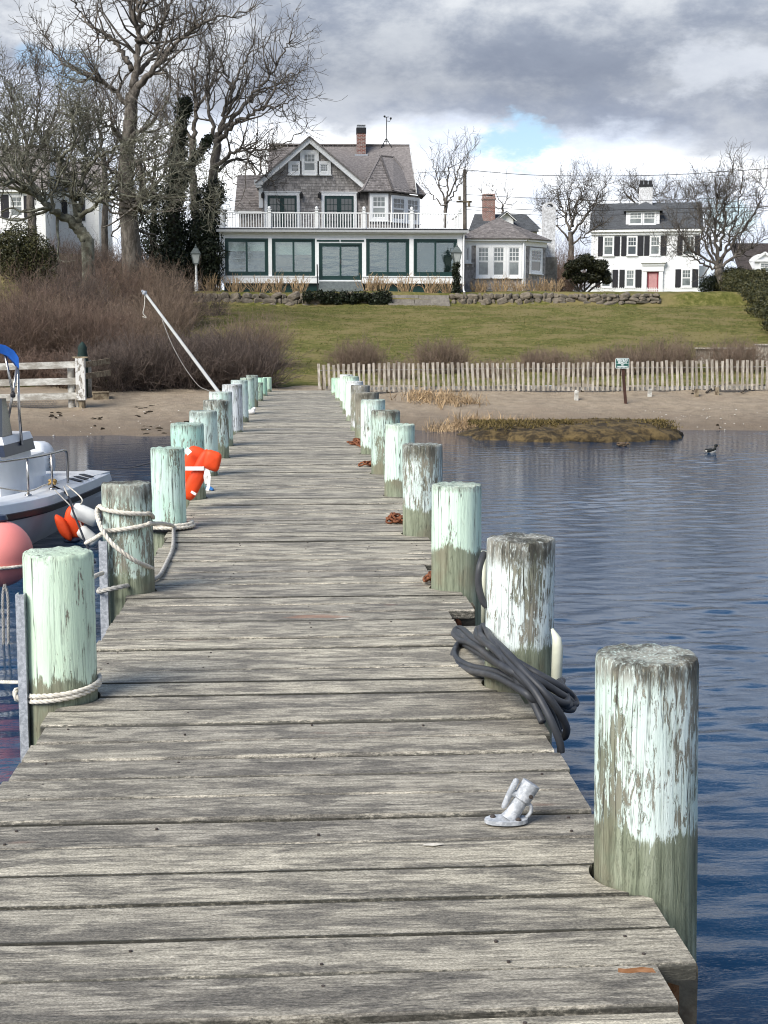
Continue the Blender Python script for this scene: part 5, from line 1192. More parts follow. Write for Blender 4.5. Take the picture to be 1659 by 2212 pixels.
# clipped hedge running down the right side
hd = empty('clipped_hedge', (at(1640, 700, 66).x, 66, gz(at(1640, 700, 66).x, 66)), 'long clipped dark yew hedge running down the right of the lawn', 'hedge')
C, Rr = [], []
for i in range(26):
    u = i/25; Y = 96-u*40; x = 1578+u**1.25*115; yt = 578+u**1.3*118; p = at(x, yt, Y); zg = gz(p.x, Y); h = max(1.2, p.z-zg)
    for k in range(3): C.append((p.x+rngI.uniform(-.2, .5), Y+rngI.uniform(-.6, .6), zg+h*(.25+.27*k))); Rr.append((1.0*rngI.uniform(.85, 1.1), 1.1, h*.27))
leafy(hd, 'foliage', M['yew'], rngI, C, Rr, 52000, .13, .06, .55)
mb = MB()
for i in range(0, 26, 2): c = C[i*3]; mb.tube([(c[0], c[1], gz(c[0], c[1])-.2), (c[0], c[1], c[2]+.8)], [.09, .05], 6)
mb.build('stems', M['darkbark'], hd)
bl_ = empty('ball_yew', (at(1545, 630, 96).x, 96, gz(at(1545, 630, 96).x, 96)), 'rounded black-green clipped bush at the right corner of the white fence', 'shrub')
p = at(1545, 612, 96); C = [(p.x, 96, p.z), (p.x+.5, 96.2, p.z-.1), (p.x-.4, 96, p.z-.15)]; leafy(bl_, 'foliage', M['ivy'], rngI, C, [(.75, .75, .65)]*3, 6000, .12, .06, .55)
MB().tube([(p.x, 96, gz(p.x, 96)-.2), (p.x, 96, p.z)], .08, 6).build('trunk', M['darkbark'], bl_)

# leafless shrubs: the big thicket on the left
k = 100
for x, yt, Y, rx, m, n, lb in (
    (95, 497, 70, 2.0, 'greytwig', 260, 'grey-brown shrub under the farmhouse corner'), (172, 490, 73, 2.0, 'greytwig', 260, 'grey-brown shrub at the root of the leaning tree'), (238, 498, 76, 1.8, 'greytwig', 240, 'grey-brown shrub left of the great trunk'), (330, 505, 76, 1.8, 'greytwig', 240, 'grey-brown shrub right of the great trunk'),
    (20, 590, 46, 1.5, 'redtwig', 330, 'tall red-brown shrub at the left edge behind the rail fence'), (105, 600, 47, 1.5, 'tantwig', 330, 'red-brown shrub above the middle of the rail fence'),
    (190, 615, 46.5, 1.3, 'redtwig', 300, 'red-brown shrub behind the flaking fence post'), (262, 620, 50, 1.4, 'tantwig', 280, 'red-brown shrub left of the leaning white pole top'),
    (60, 545, 54, 1.7, 'redtwig', 280, 'tall red-brown shrub below the yew bush'), (150, 540, 56, 1.7, 'greytwig', 280, 'red-brown shrub under the leaning lichened tree'),
    (235, 525, 60, 1.7, 'redtwig', 280, 'rusty shrub at the foot of the great tree, left side'), (320, 530, 61, 1.7, 'tantwig', 280, 'rusty shrub at the foot of the great tree, right side'),
    (375, 565, 62, 1.2, 'greytwig', 240, 'brown shrub in front of the ivy-clad tree'), (350, 590, 55, 1.4, 'tantwig', 240, 'brown shrub behind the tip of the leaning pole'),
    (462, 615, 66, .5, 'greytwig', 50, 'thin arching shrub beside the left lamp post'),
    (-10, 745, 42.5, 1.2, 'redtwig', 260, 'low brown shrub behind the rail fence at the left edge'), (75, 740, 42.6, 1.2, 'redtwig', 260, 'low brown shrub behind the chicken wire'), (150, 735, 42.2, 1.0, 'redtwig', 240, 'low brown shrub behind the round fence post'),
    (235, 705, 40.9, 1.05, 'greytwig', 300, 'dark tangled shrub right of the flaking fence post'), (310, 692, 41.4, 1.15, 'greytwig', 330, 'dark tangled shrub with low bare stems, second from the fence post'),
    (395, 690, 41.6, 1.15, 'greytwig', 330, 'dark tangled shrub crossed by the leaning white pole'), (475, 685, 41.8, 1.1, 'greytwig', 320, 'dark tangled shrub behind the far left pilings'), (548, 705, 41.5, .85, 'greytwig', 240, 'dark tangled shrub nearest the pier end'),
    (540, 648, 47, 1.1, 'tantwig', 230, 'pale feathery shrub at the left of the lawn below the stone wall'), (440, 690, 46, 1.2, 'greytwig', 220, 'grey-brown shrub left of the pale feathery one')):
    brush('thicket_shrub', lb, k, x, yt, Y, rx, M[m], n, 'thicket left of the pier'); k += 1
for x, yt, Y, rx, n, lb in ((772, 716, 46, .95, 260, 'feathery tan shrub on the lawn nearest the pier end'), (952, 714, 46, .95, 260, 'feathery tan shrub on the lawn, second from the pier'), (1168, 738, 46, 1.05, 230, 'low feathery shrub on the lawn left of the green sign'),
    (1335, 728, 45.5, 1.1, 260, 'feathery shrub on the lawn just behind the green sign'), (1440, 712, 46, 1.2, 280, 'tallest feathery shrub on the lawn right of the green sign'), (1590, 716, 46, 1.25, 280, 'feathery shrub in front of the grey board fence at the right'), (1250, 752, 45, .9, 150, 'low sparse shrub behind the pickets left of the sign'), (860, 762, 44.5, .9, 120, 'low sparse shrub behind the pickets near the pier'), (1060, 760, 44.5, .9, 120, 'low sparse shrub behind the middle pickets')):
    brush('lawn_shrub', lb, k, x, yt, Y, rx, M['tantwig'], n, 'feathery shrubs behind the picket fence', r=.008); k += 1
hy = [(457, 585, 'left of the sunroom beside the lamp post'), (509, 583, 'under the first sunroom window'), (559, 588, 'under the right edge of the first window'), (601, 585, 'under the second sunroom window'), (645, 582, 'left of the entry steps'), (795, 596, 'just right of the entry steps'), (824, 588, 'under the third window'), (874, 584, 'between the third and fourth windows'), (930, 582, 'under the last sunroom window'), (972, 592, 'beside the ivy lamp post')]
for x, yt, lb in hy: brush('hydrangea', 'bare straw coloured hydrangea '+lb, k, x, yt, 73.7, .55, M['straw'], 30, 'bare hydrangeas in front of the house', 'shrub', 1.4, .6, .021, .7, .35, wander=.12, h=1.25); k += 1
for x, yt, lb in ((1035, 592, 'at the left corner of the low wing'), (1082, 584, 'under the triple window of the low wing'), (1122, 592, 'at the corner board of the low wing'), (1160, 588, 'under the angled window of the low wing'), (1195, 590, 'below the white brick chimney')): brush('hydrangea', 'bare tan shrub '+lb, k, x, yt, 75.6, .6, M['straw'], 50, 'bare hydrangeas in front of the house', 'shrub', 2.0, .8, .015, .6, .4, wander=.14); k += 1
for x, yt, Y, lb in ((1215, 480, 90, 'tall brown brush right of the white brick chimney'), (1190, 540, 86, 'brown brush at the base of the white brick chimney'), (1235, 530, 88, 'brown brush behind the rhododendron')): brush('tall_brush', lb, k, x, yt, Y, 1.1, M['redtwig'], 150, 'brown brush beside the chimney'); k += 1
# ivy on the garden wall
for nm, lb, spots in (('trailing_ivy', 'dark trailing ivy spilling over the stone wall below the entry steps', [(665, 640, .28), (690, 638, .3), (715, 641, .32), (742, 640, .3), (768, 642, .32), (790, 640, .28), (700, 648, .2), (730, 650, .22), (760, 652, .2)]), ('ivy_mound', 'rounded dark ivy mound at the left end of the granite steps', [(815, 646, .42), (825, 652, .42), (808, 655, .35), (830, 640, .35), (820, 658, .35)])):
    q = at(spots[0][0], 650, 71.9); e_ = empty(nm, (q.x, 71.9, gz(q.x, 71.9)), lb, 'ivy'); C = []; Rr = []
    for x, y, r in spots: p = at(x, y, 71.85); C.append(tuple(p)); Rr.append((r*1.2, r*.7, r))
    leafy(e_, 'foliage', M['ivy'], rngI, C, Rr, 3500, .10, .08, .4)
    mb = MB()
    for c in C: mb.tube([(c[0], 72.3, c[2]-.3), c], .02, 5)
    mb.build('vines', M['darkbark'], e_)
# grass
rngG = np.random.default_rng(9)
def blades(name, label, P, h, lean, w, mat, cat='grass', rep=3, kind='stuff'):
    N = len(P)*rep; c = np.repeat(P, rep, 0) + np.concatenate([rngG.normal(0, .03, (N, 2)), np.zeros((N, 1))], 1)
    d = rngG.normal(0, lean, (N, 3)); d[:, 2] = 1; d = unit(d); a = unit(np.cross(d, rngG.normal(0, 1, (N, 3))))*(w*rngG.uniform(.6, 1.3, N))[:, None]; H = (h*rngG.uniform(.5, 1.25, N))[:, None]
    bend = unit(d + rngG.normal(0, lean, (N, 3)))
    v = np.stack([c-a, c+a, c+d*H*.55+a*.7, c+d*H*.55-a*.7, c+d*H*.55+bend*H*.45], 1).reshape(-1, 3); b = np.arange(N)*5
    q = np.concatenate([np.stack([b, b+1, b+2, b+3], 1), np.stack([b+3, b+2, b+4, b+4], 1)])
    me = bpy.data.meshes.new(name); f = [tuple(x) for x in q[:N]] + [tuple(x[:3]) for x in q[N:]]
    me.from_pydata(v.tolist(), [], f); me.materials.append(mat); o = place(name, me); tag(o, label, cat, None, kind); return o
X = rngG.uniform(-12, 24, 26000); Y = 43.5+rngG.uniform(0, 1, 26000)**.8*28; ok = (X > -3.2-(Y-44)*.12) & (X < Y*.335); X, Y = X[ok], Y[ok]
blades('lawn_grass', 'short winter grass over the sloping lawn', np.stack([X, Y, ground_z(X, Y)], 1), .055, .5, .012, M['grassblade'])
def clump(pts):
    out = []
    for x, y, sx_, sy_, n in pts:
        c = atz(x, y, -.35) if y > 880 else atz(x, y, -.2)
        X = c.x+rngG.normal(0, sx_, n); Y = c.y+rngG.normal(0, sy_, n); out.append(np.stack([X, Y, ground_z(X, Y)], 1))
    return np.concatenate(out)
blades('beach_grass', 'clumps of dead straw coloured marsh grass on the sand', clump([(985, 880, .35, .3, 200), (1025, 882, .3, .3, 200), (1075, 880, .3, .3, 220), (1120, 884, .25, .3, 160), (1150, 886, .2, .3, 90), (955, 884, .3, .25, 80), (940, 856, .4, .2, 90), (985, 858, .4, .2, 80), (905, 855, .2, .2, 40)]), .36, .55, .011, M['straw'])
blades('dark_marsh_grass', 'dark olive marsh grass tuft on top of the peat bank', clump([(1200, 897, .22, .2, 220), (1235, 899, .2, .2, 200), (1165, 899, .15, .2, 90)]), .26, .5, .012, M['yew'])
# ------------------------------------------------------------------ garden wall, steps, lamps
gW = random.Random(8)
def stone_mesh(seed):
    g = random.Random(seed); mb = MB(); n = 8; rows = [(-.5, .62), (-.3, .95), (.05, 1.0), (.33, .9), (.5, .55)]
    ph = [g.uniform(.68, 1.15) for _ in range(n)]
    for z, s in rows:
        for j in range(n):
            a = 2*math.pi*j/n+g.uniform(-.08, .08); r = s*ph[j]*.5; q = .6
            cx_, sy_ = math.cos(a), math.sin(a); mb.v.append((math.copysign(abs(cx_)**q, cx_)*r, math.copysign(abs(sy_)**q, sy_)*r, z+g.uniform(-.05, .05)))
    for i in range(4):
        for j in range(n): k = (j+1) % n; mb.f.append((i*n+j, i*n+k, (i+1)*n+k, (i+1)*n+j))
    mb.f.append(tuple(range(n))[::-1]); mb.f.append(tuple(4*n+j for j in range(n)))
    return mb.mesh('stone', M['stone'], True, 22)
SM = [stone_mesh(i) for i in range(9)]
wx0, wxa, wxb, wx1 = at(350, 645, 72.1).x, at(838, 645, 72.1).x, at(973, 645, 72.1).x, at(1425, 640, 72.1).x
for (a, b, lb, ybt) in ((wx0, wxa, 'dry fieldstone retaining wall left of the granite steps', 664), (wxb, wx1, 'dry fieldstone retaining wall right of the granite steps', 666)):
    wl_ = empty('fieldstone_wall', ((a+b)/2, 72.2, gz((a+b)/2, 71.8)), lb, 'stone wall')
    zt = at(700, 635, 72.1).z; L = b-a
    def hz(x):  # exposed height falls away towards the far right end
        u = (x-wxb)/(wx1-wxb) if x > wxb else 0; return max(.28, .78-.42*max(0, u-.15))
    core = MB(); m = 24
    for i in range(m): x0_, x1_ = a+L*i/m, a+L*(i+1)/m; core.box(x0_, x1_, 72.25, 72.75, zt-1.0, zt-.10)
    core.build('packed_earth', M['earth'], wl_)
    x = a
    rows = 3
    for r_ in range(rows):
        x = a
        while x < b-.1:
            h = hz(x)/rows; w = gW.choice((.16, .22, .3, .38, .5, .66))*gW.uniform(.85, 1.15)*(1.2 if r_ == 0 else 1); w = min(w, b-x+.08); zc = zt-hz(x)+h*(r_+.5)
            place('stone', gW.choice(SM), wl_, (x+w/2, 72.16+gW.uniform(-.05, .04)+.04*r_, zc+gW.uniform(-.03, .03)), (gW.uniform(-.3, .3), gW.uniform(-.4, .4), gW.uniform(-.5, .5)), (w*1.12, .42, h*gW.uniform(.95, 1.6)))
            x += w*.96
sg = empty('granite_steps', (at(905, 665, 71.7).x, 71.7, at(905, 665, 71.7).z), 'three broad granite garden steps set into the stone wall', 'steps')
for i, (y0, y1, split_) in enumerate(((654.5, 665, (.46,)), (645, 654, (.43,)), (636.2, 644.6, (.50,)))):
    Yq = 71.6+.33*i; a, b = at(839-i, y1, Yq).x, at(973-i*1.5, y1, Yq).x; z0, z1 = at(0, y1, Yq).z-.1, at(0, y0, Yq).z
    cut = [0]+list(split_)+[1]
    for u, v in zip(cut[:-1], cut[1:]):
        mb = MB().box(a+(b-a)*u+.012, a+(b-a)*v-.012, Yq+gW.uniform(-.02, .02), Yq+.8, z0, z1+gW.uniform(-.012, .012)); mb.build('granite_block', M['granite'], sg)
def lamp(name, label, x, ytop, yb, Y, ivy):
    b = at(x, yb, Y); tz = at(x, ytop, Y).z; L = empty(name, (b.x, Y, gz(b.x, Y)), label, 'lamp post', 'garden lamp posts'); lz_ = tz-.95
    MB().lathe([(.10, b.z-.3), (.09, b.z+.6), (.06, b.z+.7), (.055, lz_-.08), (.08, lz_-.05), (.05, lz_)], (b.x, Y, 0), 12).build('post', M['white'] if not ivy else M['darkbark'], L, True, 40)
    fr = MB(); w0, w1 = .13, .22
    for sx_, sy_ in ((-1, -1), (1, -1), (1, 1), (-1, 1)): fr.bar((b.x+sx_*w0, Y+sy_*w0, lz_), (b.x+sx_*w1, Y+sy_*w1, lz_+.48), .03, .03)
    fr.box(b.x-w0, b.x+w0, Y-w0, Y+w0, lz_-.02, lz_+.02)
    fr.build('lantern_frame', M['lantern'], L)
    g_ = MB(); g_.add([(b.x+s*w, Y+q*w, z) for w, z in ((w0-.01, lz_+.025), (w1-.012, lz_+.47)) for s, q in ((-1, -1), (1, -1), (1, 1), (-1, 1))], [(0, 1, 5, 4), (1, 2, 6, 5), (2, 3, 7, 6), (3, 0, 4, 7)]); g_.build('lantern_glass', M['frost'], L)
    r_ = MB(); r_.add([(b.x+s*w, Y+q*w, z) for w, z in ((w1+.03, lz_+.48), (w1+.03, lz_+.50), (.09, lz_+.78)) for s, q in ((-1, -1), (1, -1), (1, 1), (-1, 1))], [(0, 1, 5, 4), (1, 2, 6, 5), (2, 3, 7, 6), (3, 0, 4, 7), (4, 5, 9, 8), (5, 6, 10, 9), (6, 7, 11, 10), (7, 4, 8, 11), (8, 9, 10, 11), (3, 2, 1, 0)])
    r_.lathe([(.06, lz_+.78), (.07, lz_+.83), (.03, lz_+.87), (.035, lz_+.91), (.008, lz_+.97)], (b.x, Y, 0), 8); r_.build('lantern_roof', M['lantern'], L)
    if ivy:
        C = [(b.x+gW.uniform(-.05, .05), Y, b.z-.1+(lz_-b.z)*i/12) for i in range(13)]
        leafy(L, 'ivy_foliage', M['ivy'], rngI, C, [(.20, .20, .22)]*13, 1800, .10, .08, .45)
    return L
lamp('lamp_post', 'white lamp post with copper lantern left of the sunroom', 424.5, 528, 636, 72.9, False)
L2 = lamp('lamp_post', 'ivy covered lamp post at the right end of the sunroom', 986, 526, 636, 72.9, True)
p = at(977, 547, 72.9); MB().bar((p.x, 72.85, p.z-.25), (p.x-.12, 72.75, p.z+.22), .03, .03).bar((p.x-.12, 72.75, p.z+.22), (p.x+.16, 72.85, p.z+.28), .03, .03).bar((p.x+.02, 72.7, p.z-.3), (p.x+.16, 72.85, p.z-.22), .03, .03).build('open_lantern_door', M['lantern'], L2)
# board fence in the shade left of the house
bf = empty('stockade_fence', (at(420, 620, 76).x, 76, gz(at(420, 620, 76).x, 76)), 'dark wooden board fence in shade left of the sunroom', 'fence')
a, b = at(360, 580, 76).x, at(476, 580, 76).x; zt = at(0, 556, 76).z; nb = 26; zz = gz(a, 76)-.2
bm = MB().box(0, (b-a)/nb-.012, 0, .03, 0, zt-zz).mesh('board', M['darkbark'])
for i in range(nb): place('board', bm, bf, (a+(b-a)*i/nb, 76+gW.uniform(-.008, .008), zz+gW.uniform(-.03, .0)))
MB().box(a, b, 75.9, 75.99, zt-.35, zt-.25).build('rail', M['darkbark'], bf)

# utility pole and wires
up = empty('utility_pole', (at(1005, 500, 98).x, 98, gz(at(1005, 500, 98).x, 98)), 'grey wooden utility pole behind the right end of the roof deck', 'utility pole')
b, tp = at(1005, 560, 98), at(1004, 366, 98)
MB().tube([(b.x, 98, up.location.z-.5), (tp.x, 98, tp.z)], [.17, .12], 10).build('pole', M['bark'], up, True, 40)
q = at(1003, 436, 98); MB().box(q.x-.55, q.x+.5, 97.85, 97.95, q.z-.06, q.z+.06).tube([(q.x-.35, 97.8, q.z+.1), (q.x-.35, 97.8, q.z+.35)], .09, 8).tube([(q.x+.3, 97.8, q.z-.35), (q.x+.3, 97.8, q.z+.05)], .10, 8).build('crossarm', M['beam'], up)
for i, (pts, r, lb) in enumerate(([[(886, 375), (940, 371), (1003, 369)], .016, 'overhead cable from the shingled roof to the utility pole'], [[(1005, 367), (1150, 378), (1320, 380), (1480, 376), (1659, 364), (1800, 352)], .022, 'highest overhead cable sweeping right from the utility pole'],
        [[(1005, 420), (1150, 428), (1330, 434), (1500, 430), (1659, 420), (1800, 408)], .018, 'second overhead cable crossing just above the colonial ridge'], [[(1005, 446), (1200, 455), (1400, 452), (1560, 449), (1659, 446), (1800, 440)], .022, 'third overhead cable crossing the colonial dormer roof'],
        [[(1005, 452), (1150, 464), (1300, 465), (1450, 460), (1659, 455), (1800, 452)], .016, 'lowest overhead cable crossing the colonial dormer window'], [[(896, 448), (950, 440), (1003, 432)], .012, 'thin overhead line rising from the deck corner to the pole'])):
    P = [at(x, y, 98) for x, y in pts]; c = P[0]; mb = MB().tube([q-c for q in spline(P, 10)], r, 5)
    o = place('overhead_cable', mb.mesh('overhead_cable', M['wire'], True), None, tuple(c)); tag(o, lb, 'cable', 'overhead cables')

# ------------------------------------------------------------------ beach
YP = 40.2
pf = empty('picket_fence', (at(690, 850, YP).x, YP, gz(2, YP)), 'long silvered picket fence along the top of the beach', 'fence')
fx0, fx1 = at(690, 820, YP).x, at(1700, 820, YP).x; nP = 94
pm = [MB().box(-.033, .033, -.012, .012, 0, 1.0).mesh('picket', M['fence']) for _ in range(1)][0]
for i in range(nP+1):
    u = i/nP; xx = 690+1010*u; yt = 787-9*u-4*math.sin(u*9)*.4; yb = 841+3*math.sin(u*3.0)+(4 if .04 < u < .2 else 0); P = at(xx, yb, YP); T_ = at(xx, yt, YP); h = (T_.z-P.z)*gW.uniform(.965, 1.03)
    place('picket', pm, pf, (P.x+gW.uniform(-.006, .006), YP+gW.uniform(-.03, .03), P.z), (gW.uniform(-.03, .03), -.03+.025*math.sin(u*14)+gW.uniform(-.022, .022), gW.uniform(-.15, .15)), (gW.uniform(.98, 1.18), 1, h))
zr = lambda y: at(0, y, YP).z
rl_ = MB(); pts = [at(690+1010*i/30, 800-8*i/30+gW.uniform(-.6, .6), YP+.05) for i in range(31)]; rl_.tube(pts, .012, 5); rl_.build('wire', M['wiremesh'], pf)
mb = MB()
for i in range(12):
    a, b = at(700+80*i, 838+1.5*math.sin(i), YP+.09), at(700+80*(i+1)-2, 838+1.5*math.sin(i+1), YP+.09); MB().bar(a, b, .03, .085).build('bottom_board', M['rail'], pf)
for i in range(8):
    P = at(698+140*i, 846, YP+.18); MB().box(P.x-.04, P.x+.04, YP+.14, YP+.22, gz(P.x, YP)-.4, zr(789)).build('fence_post', M['drift'], pf)
for i, (x, y0, y1, Y, lb) in enumerate(((1244, 846, 864, 38.9, 'pale square stump below the pickets left of the sign post'), (1402, 846, 859, 39.2, 'pale square stump below the pickets right of the sign post'), (1504, 843, 856, 39.4, 'dark rotted stump below the pickets, second from the right'), (1549, 842, 855, 39.5, 'brown square stump below the pickets, furthest right'))):
    P, T_ = at(x, y1, Y), at(x, y0, Y); w = .05; zg = gz(P.x, Y)
    mb = MB(); mb.poly([(P.x-w, Y-w, zg-.3), (P.x+w, Y-w, zg-.3), (P.x+w, Y+w, zg-.3), (P.x-w, Y+w, zg-.3)][::-1], (gW.uniform(-.03, .03), 0, max(.2, T_.z-zg)+.3+.02))
    mb.lathe([(w*.9, T_.z-.02), (w*.5, T_.z+.03), (.005, T_.z+.05)], (P.x, Y, 0), 6)
    c = Vector((P.x, Y, zg)); o = place('stump', mb.mesh('stump', M['rail'] if i < 2 else M['drift'], center=c), None, tuple(c)); tag(o, lb, 'stump', 'old stumps below the picket fence')
# sign
YS = 38.4; b = at(1353.5, 866, YS); tp = at(1344.5, 795, YS); sg_ = empty('private_beach_sign', (b.x, YS, gz(b.x, YS)), 'small green sign with white lettering on a rusty brown post', 'sign')
MB().bar((b.x+.01, YS, gz(b.x, YS)-.3), (tp.x, YS, tp.z+.1), .075, .045, (0, 1, 0)).build('post', M['signpost'], sg_)
p0, p1 = at(1329.5, 796, YS-.06), at(1359.5, 773.5, YS-.06); cx_, cz_ = (p0.x+p1.x)/2, (p0.z+p1.z)/2; w2, h2 = (p1.x-p0.x)/2, (p1.z-p0.z)/2
def rrect(w, h, r, y, n=5): return [(cx_+sx_*(w-r)+r*math.cos(a), y, cz_+sz_*(h-r)+r*math.sin(a)) for sx_, sz_, a0 in ((1, 1, 0), (-1, 1, 90), (-1, -1, 180), (1, -1, 270)) for a in [math.radians(a0+90*k/n) for k in range(n+1)]]
MB().poly(rrect(w2, h2, .04, YS-.05), (0, .012, 0)).build('sign_border', M['signwhite'], sg_)
MB().poly(rrect(w2-.012, h2-.012, .03, YS-.0535), (0, .003, 0)).build('sign_face', M['sign'], sg_)
def text(body, size, x, z, y, mat, par, wd=None):
    cu = bpy.data.curves.new('lettering', 'FONT'); cu.body = body; cu.size = size; cu.align_x = 'CENTER'; cu.align_y = 'CENTER'; cu.extrude = .001; cu.offset = .0025
    tmp = bpy.data.objects.new('tmp', cu); COL.objects.link(tmp); bpy.context.view_layer.update()
    me = bpy.data.meshes.new_from_object(tmp.evaluated_get(bpy.context.evaluated_depsgraph_get())); bpy.data.objects.remove(tmp)
    me.materials.clear(); me.materials.append(mat); sx_ = 1.0
    if wd:
        xs_ = [v.co.x for v in me.vertices]; sx_ = wd/(max(xs_)-min(xs_))
    return place('lettering', me, par, (x, y, z), (math.radians(90), 0, 0), (sx_, 1, 1))
text('PRIVATE', .085, cx_, cz_+h2*.58, YS-.0555, M['signwhite'], sg_, w2*1.6); text('BEACH', .085, cx_, cz_+h2*.18, YS-.0555, M['signwhite'], sg_, w2*1.2)
MB().box(cx_-w2+.02, cx_+w2-.02, YS-.0552, YS-.0537, cz_-.016, cz_-.008).build('divider_line', M['signwhite'], sg_)
text('NO', .055, cx_, cz_-h2*.32, YS-.0555, M['signwhite'], sg_, w2*.35); text('TRESPASSING', .055, cx_, cz_-h2*.68, YS-.0555, M['signwhite'], sg_, w2*1.6)
# grey board fence far right
gf = empty('grey_board_fence', (at(1580, 780, 48).x, 48, gz(at(1580, 780, 48).x, 48)), 'grey board fence with a square post behind the lawn shrub at the right', 'fence')
a, b = at(1503, 770, 48).x, at(1632, 770, 48).x; zt = at(0, 755, 48).z; zz = gz(a, 48)-.2
bm = MB().box(0, .14, 0, .025, 0, zt-zz).mesh('board', M['fence'])
x = a
while x < b: place('board', bm, gf, (x, 48+gW.uniform(-.006, .006), zz)); x += .15
MB().box(a-.05, b+.1, 47.9, 48.08, zt+.002, zt+.05).build('cap_rail', M['fence'], gf)
p = at(1645, 760, 47.8); MB().box(p.x-.20, p.x+.14, 47.5, 47.85, gz(p.x, 47.8)-.3, at(0, 747, 47.8).z).box(p.x-.25, p.x+.8, 47.45, 47.9, at(0, 747, 47.8).z+.002, at(0, 744, 47.8).z+.002).build('post', M['fence'], gf)
# rail fence on the left
YL = 37.6
rf = empty('rail_fence', (at(170, 880, YL).x, YL, gz(at(170, 880, YL).x, YL)), 'weathered white three rail fence on the sand behind the boat', 'fence')
def rail(x0, y0, x1, y1, h): a, b = at(x0, y0, YL), at(x1, y1, YL); MB().bar(a, b, .045, h, (0, 0, 1)).build('rail', M['rail'], rf)
rail(-120, 796, 166, 787.5, .175); rail(-120, 830, 167, 823, .175); rail(-120, 862, 168, 855, .175)
b, tp = at(176, 864, YL), at(173.5, 776, YL); zg = gz(b.x, YL)
mb = MB(); mb.bar((b.x, YL-.03, b.z), (tp.x, YL-.03, tp.z+.03), .235, .20, (0, 1, 0)); o = mb.build('main_post', M['postflake'], rf)
mb = MB(); mb.tube([(b.x+.02, YL, zg-.4), (b.x+.02, YL, b.z-.12), (b.x, YL, b.z+.01)], [.06, .085, .11], 8); mb.build('post_foot', M['drift'], o)
mb = MB(); mb.bar((tp.x-.2, YL, tp.z+.05), (tp.x+.2, YL, tp.z+.05), .05, .04); mb.build('post_cap', M['drift'], o)
p = at(155.5, 879, YL+.15); MB().tube([(p.x, YL+.15, gz(p.x, YL)-.4), (p.x-.01, YL+.15, at(155, 792, YL).z)], .088, 10).build('round_post', M['rail'], rf, True, 40)
p = at(167, 860, YL+.05); MB().box(p.x-.03, p.x+.02, YL+.06, YL+.12, zg, at(0, 822, YL).z).build('batten', M['rail'], rf)
p0 = at(185, 840, YL+.6); MB().bar((p0.x-.05, YL+.3, at(0, 790, YL).z), (p0.x+.45, YL+2.2, at(0, 780, YL+2).z), .04, .15).bar((p0.x-.05, YL+.3, at(0, 815, YL).z), (p0.x+.45, YL+2.2, at(0, 806, YL+2).z), .04, .15).build('return_rail', M['drift'], rf)
p = at(193, 850, YL+2.0); MB().box(p.x-.06, p.x+.06, YL+1.95, YL+2.08, gz(p.x, YL+2)-.3, at(0, 778, YL+2).z).build('return_post', M['rail'], rf)
wm = MB(); a, b = at(-60, 870, YL+.2), at(121, 858, YL+.2); t0, b0 = at(0, 858, YL).z, at(0, 886, YL).z; s_ = .07; nx = int((b.x-a.x)/s_); nz = int((t0-b0)/(s_*.75))+1
for i in range(nx):
    for j in range(nz):
        x = a.x+(i+(.5 if j % 2 else 0))*s_; z = b0+j*s_*.75; dx, dz = s_/2, s_*.28
        P = [(x, YL+.2, z), (x+dx*.5, YL+.2, z+dz), (x+dx*1.5, YL+.2, z+dz), (x+dx*2, YL+.2, z)]
        wm.tube([P[0], (x+dx, YL+.2, z+dz)], .007, 3, False).tube([(x+dx, YL+.2, z+dz), (x+2*dx, YL+.2, z)], .007, 3, False).tube([P[0], (x, YL+.2, z-.025)], .007, 3, False)
o = wm.build('chicken_wire', M['wiremesh'], rf); o['kind'] = 'stuff'
p = at(178, 757, 39.4); z0 = gz(p.x, 39.4); mb = MB().lathe([(.02, z0), (.12, z0+.02), (.13, z0+.6), (.16, p.z-.25), (.12, p.z-.02), (.13, p.z+.08), (.05, p.z+.20), (.01, p.z+.24)], (0, 0, -z0), 10)
o = place('netted_bundle', mb.mesh('netted_bundle', M['net'], True), None, (p.x, 39.4, z0)); tag(o, 'tall dark green netted bundle standing behind the flaking fence post', 'bundle')
# driftwood, crate, planks, wrack
def lying(name, lb, cat, x0, y0, x1, y1, Y, w, h, mat, group=None, n=5):
    a, b = at(x0, y0, Y), at(x1, y1, Y); pts = []
    for i in range(n+1):
        q = a.lerp(b, i/n); pts.append(Vector((q.x, q.y+gW.uniform(-.03, .03), gz(q.x, q.y)+h/2+gW.uniform(-.005, .02))))
    c = pts[0].copy(); mb = MB()
    for i in range(n): mb.bar(pts[i]-c, pts[i+1]-c, w, h)
    o = place(name, mb.mesh(name, mat), None, tuple(c)); tag(o, lb, cat, group); return o
a, b = atz(326, 860, gz(-3.9, 38)), atz(480, 851, gz(-2.2, 38.4)); 
o = place('old_timber', MB().bar((0, 0, .04), (b.x-a.x, b.y-a.y, .06), .11, .10).mesh('old_timber', M['drift']), None, (a.x, a.y, gz(a.x, a.y))); tag(o, 'long mossy timber lying on the sand left of the pilings', 'timber')
p = at(217, 832, 39.3); o = place('wooden_box', MB().box(-.21, .21, -.2, .2, -.1, .17).box(-.23, .23, -.22, .22, .172, .20).mesh('wooden_box', M['drift']), None, (p.x, 39.3, gz(p.x, 39.3)), (0, 0, .2)); tag(o, 'low brown wooden box right of the flaking fence post', 'box')
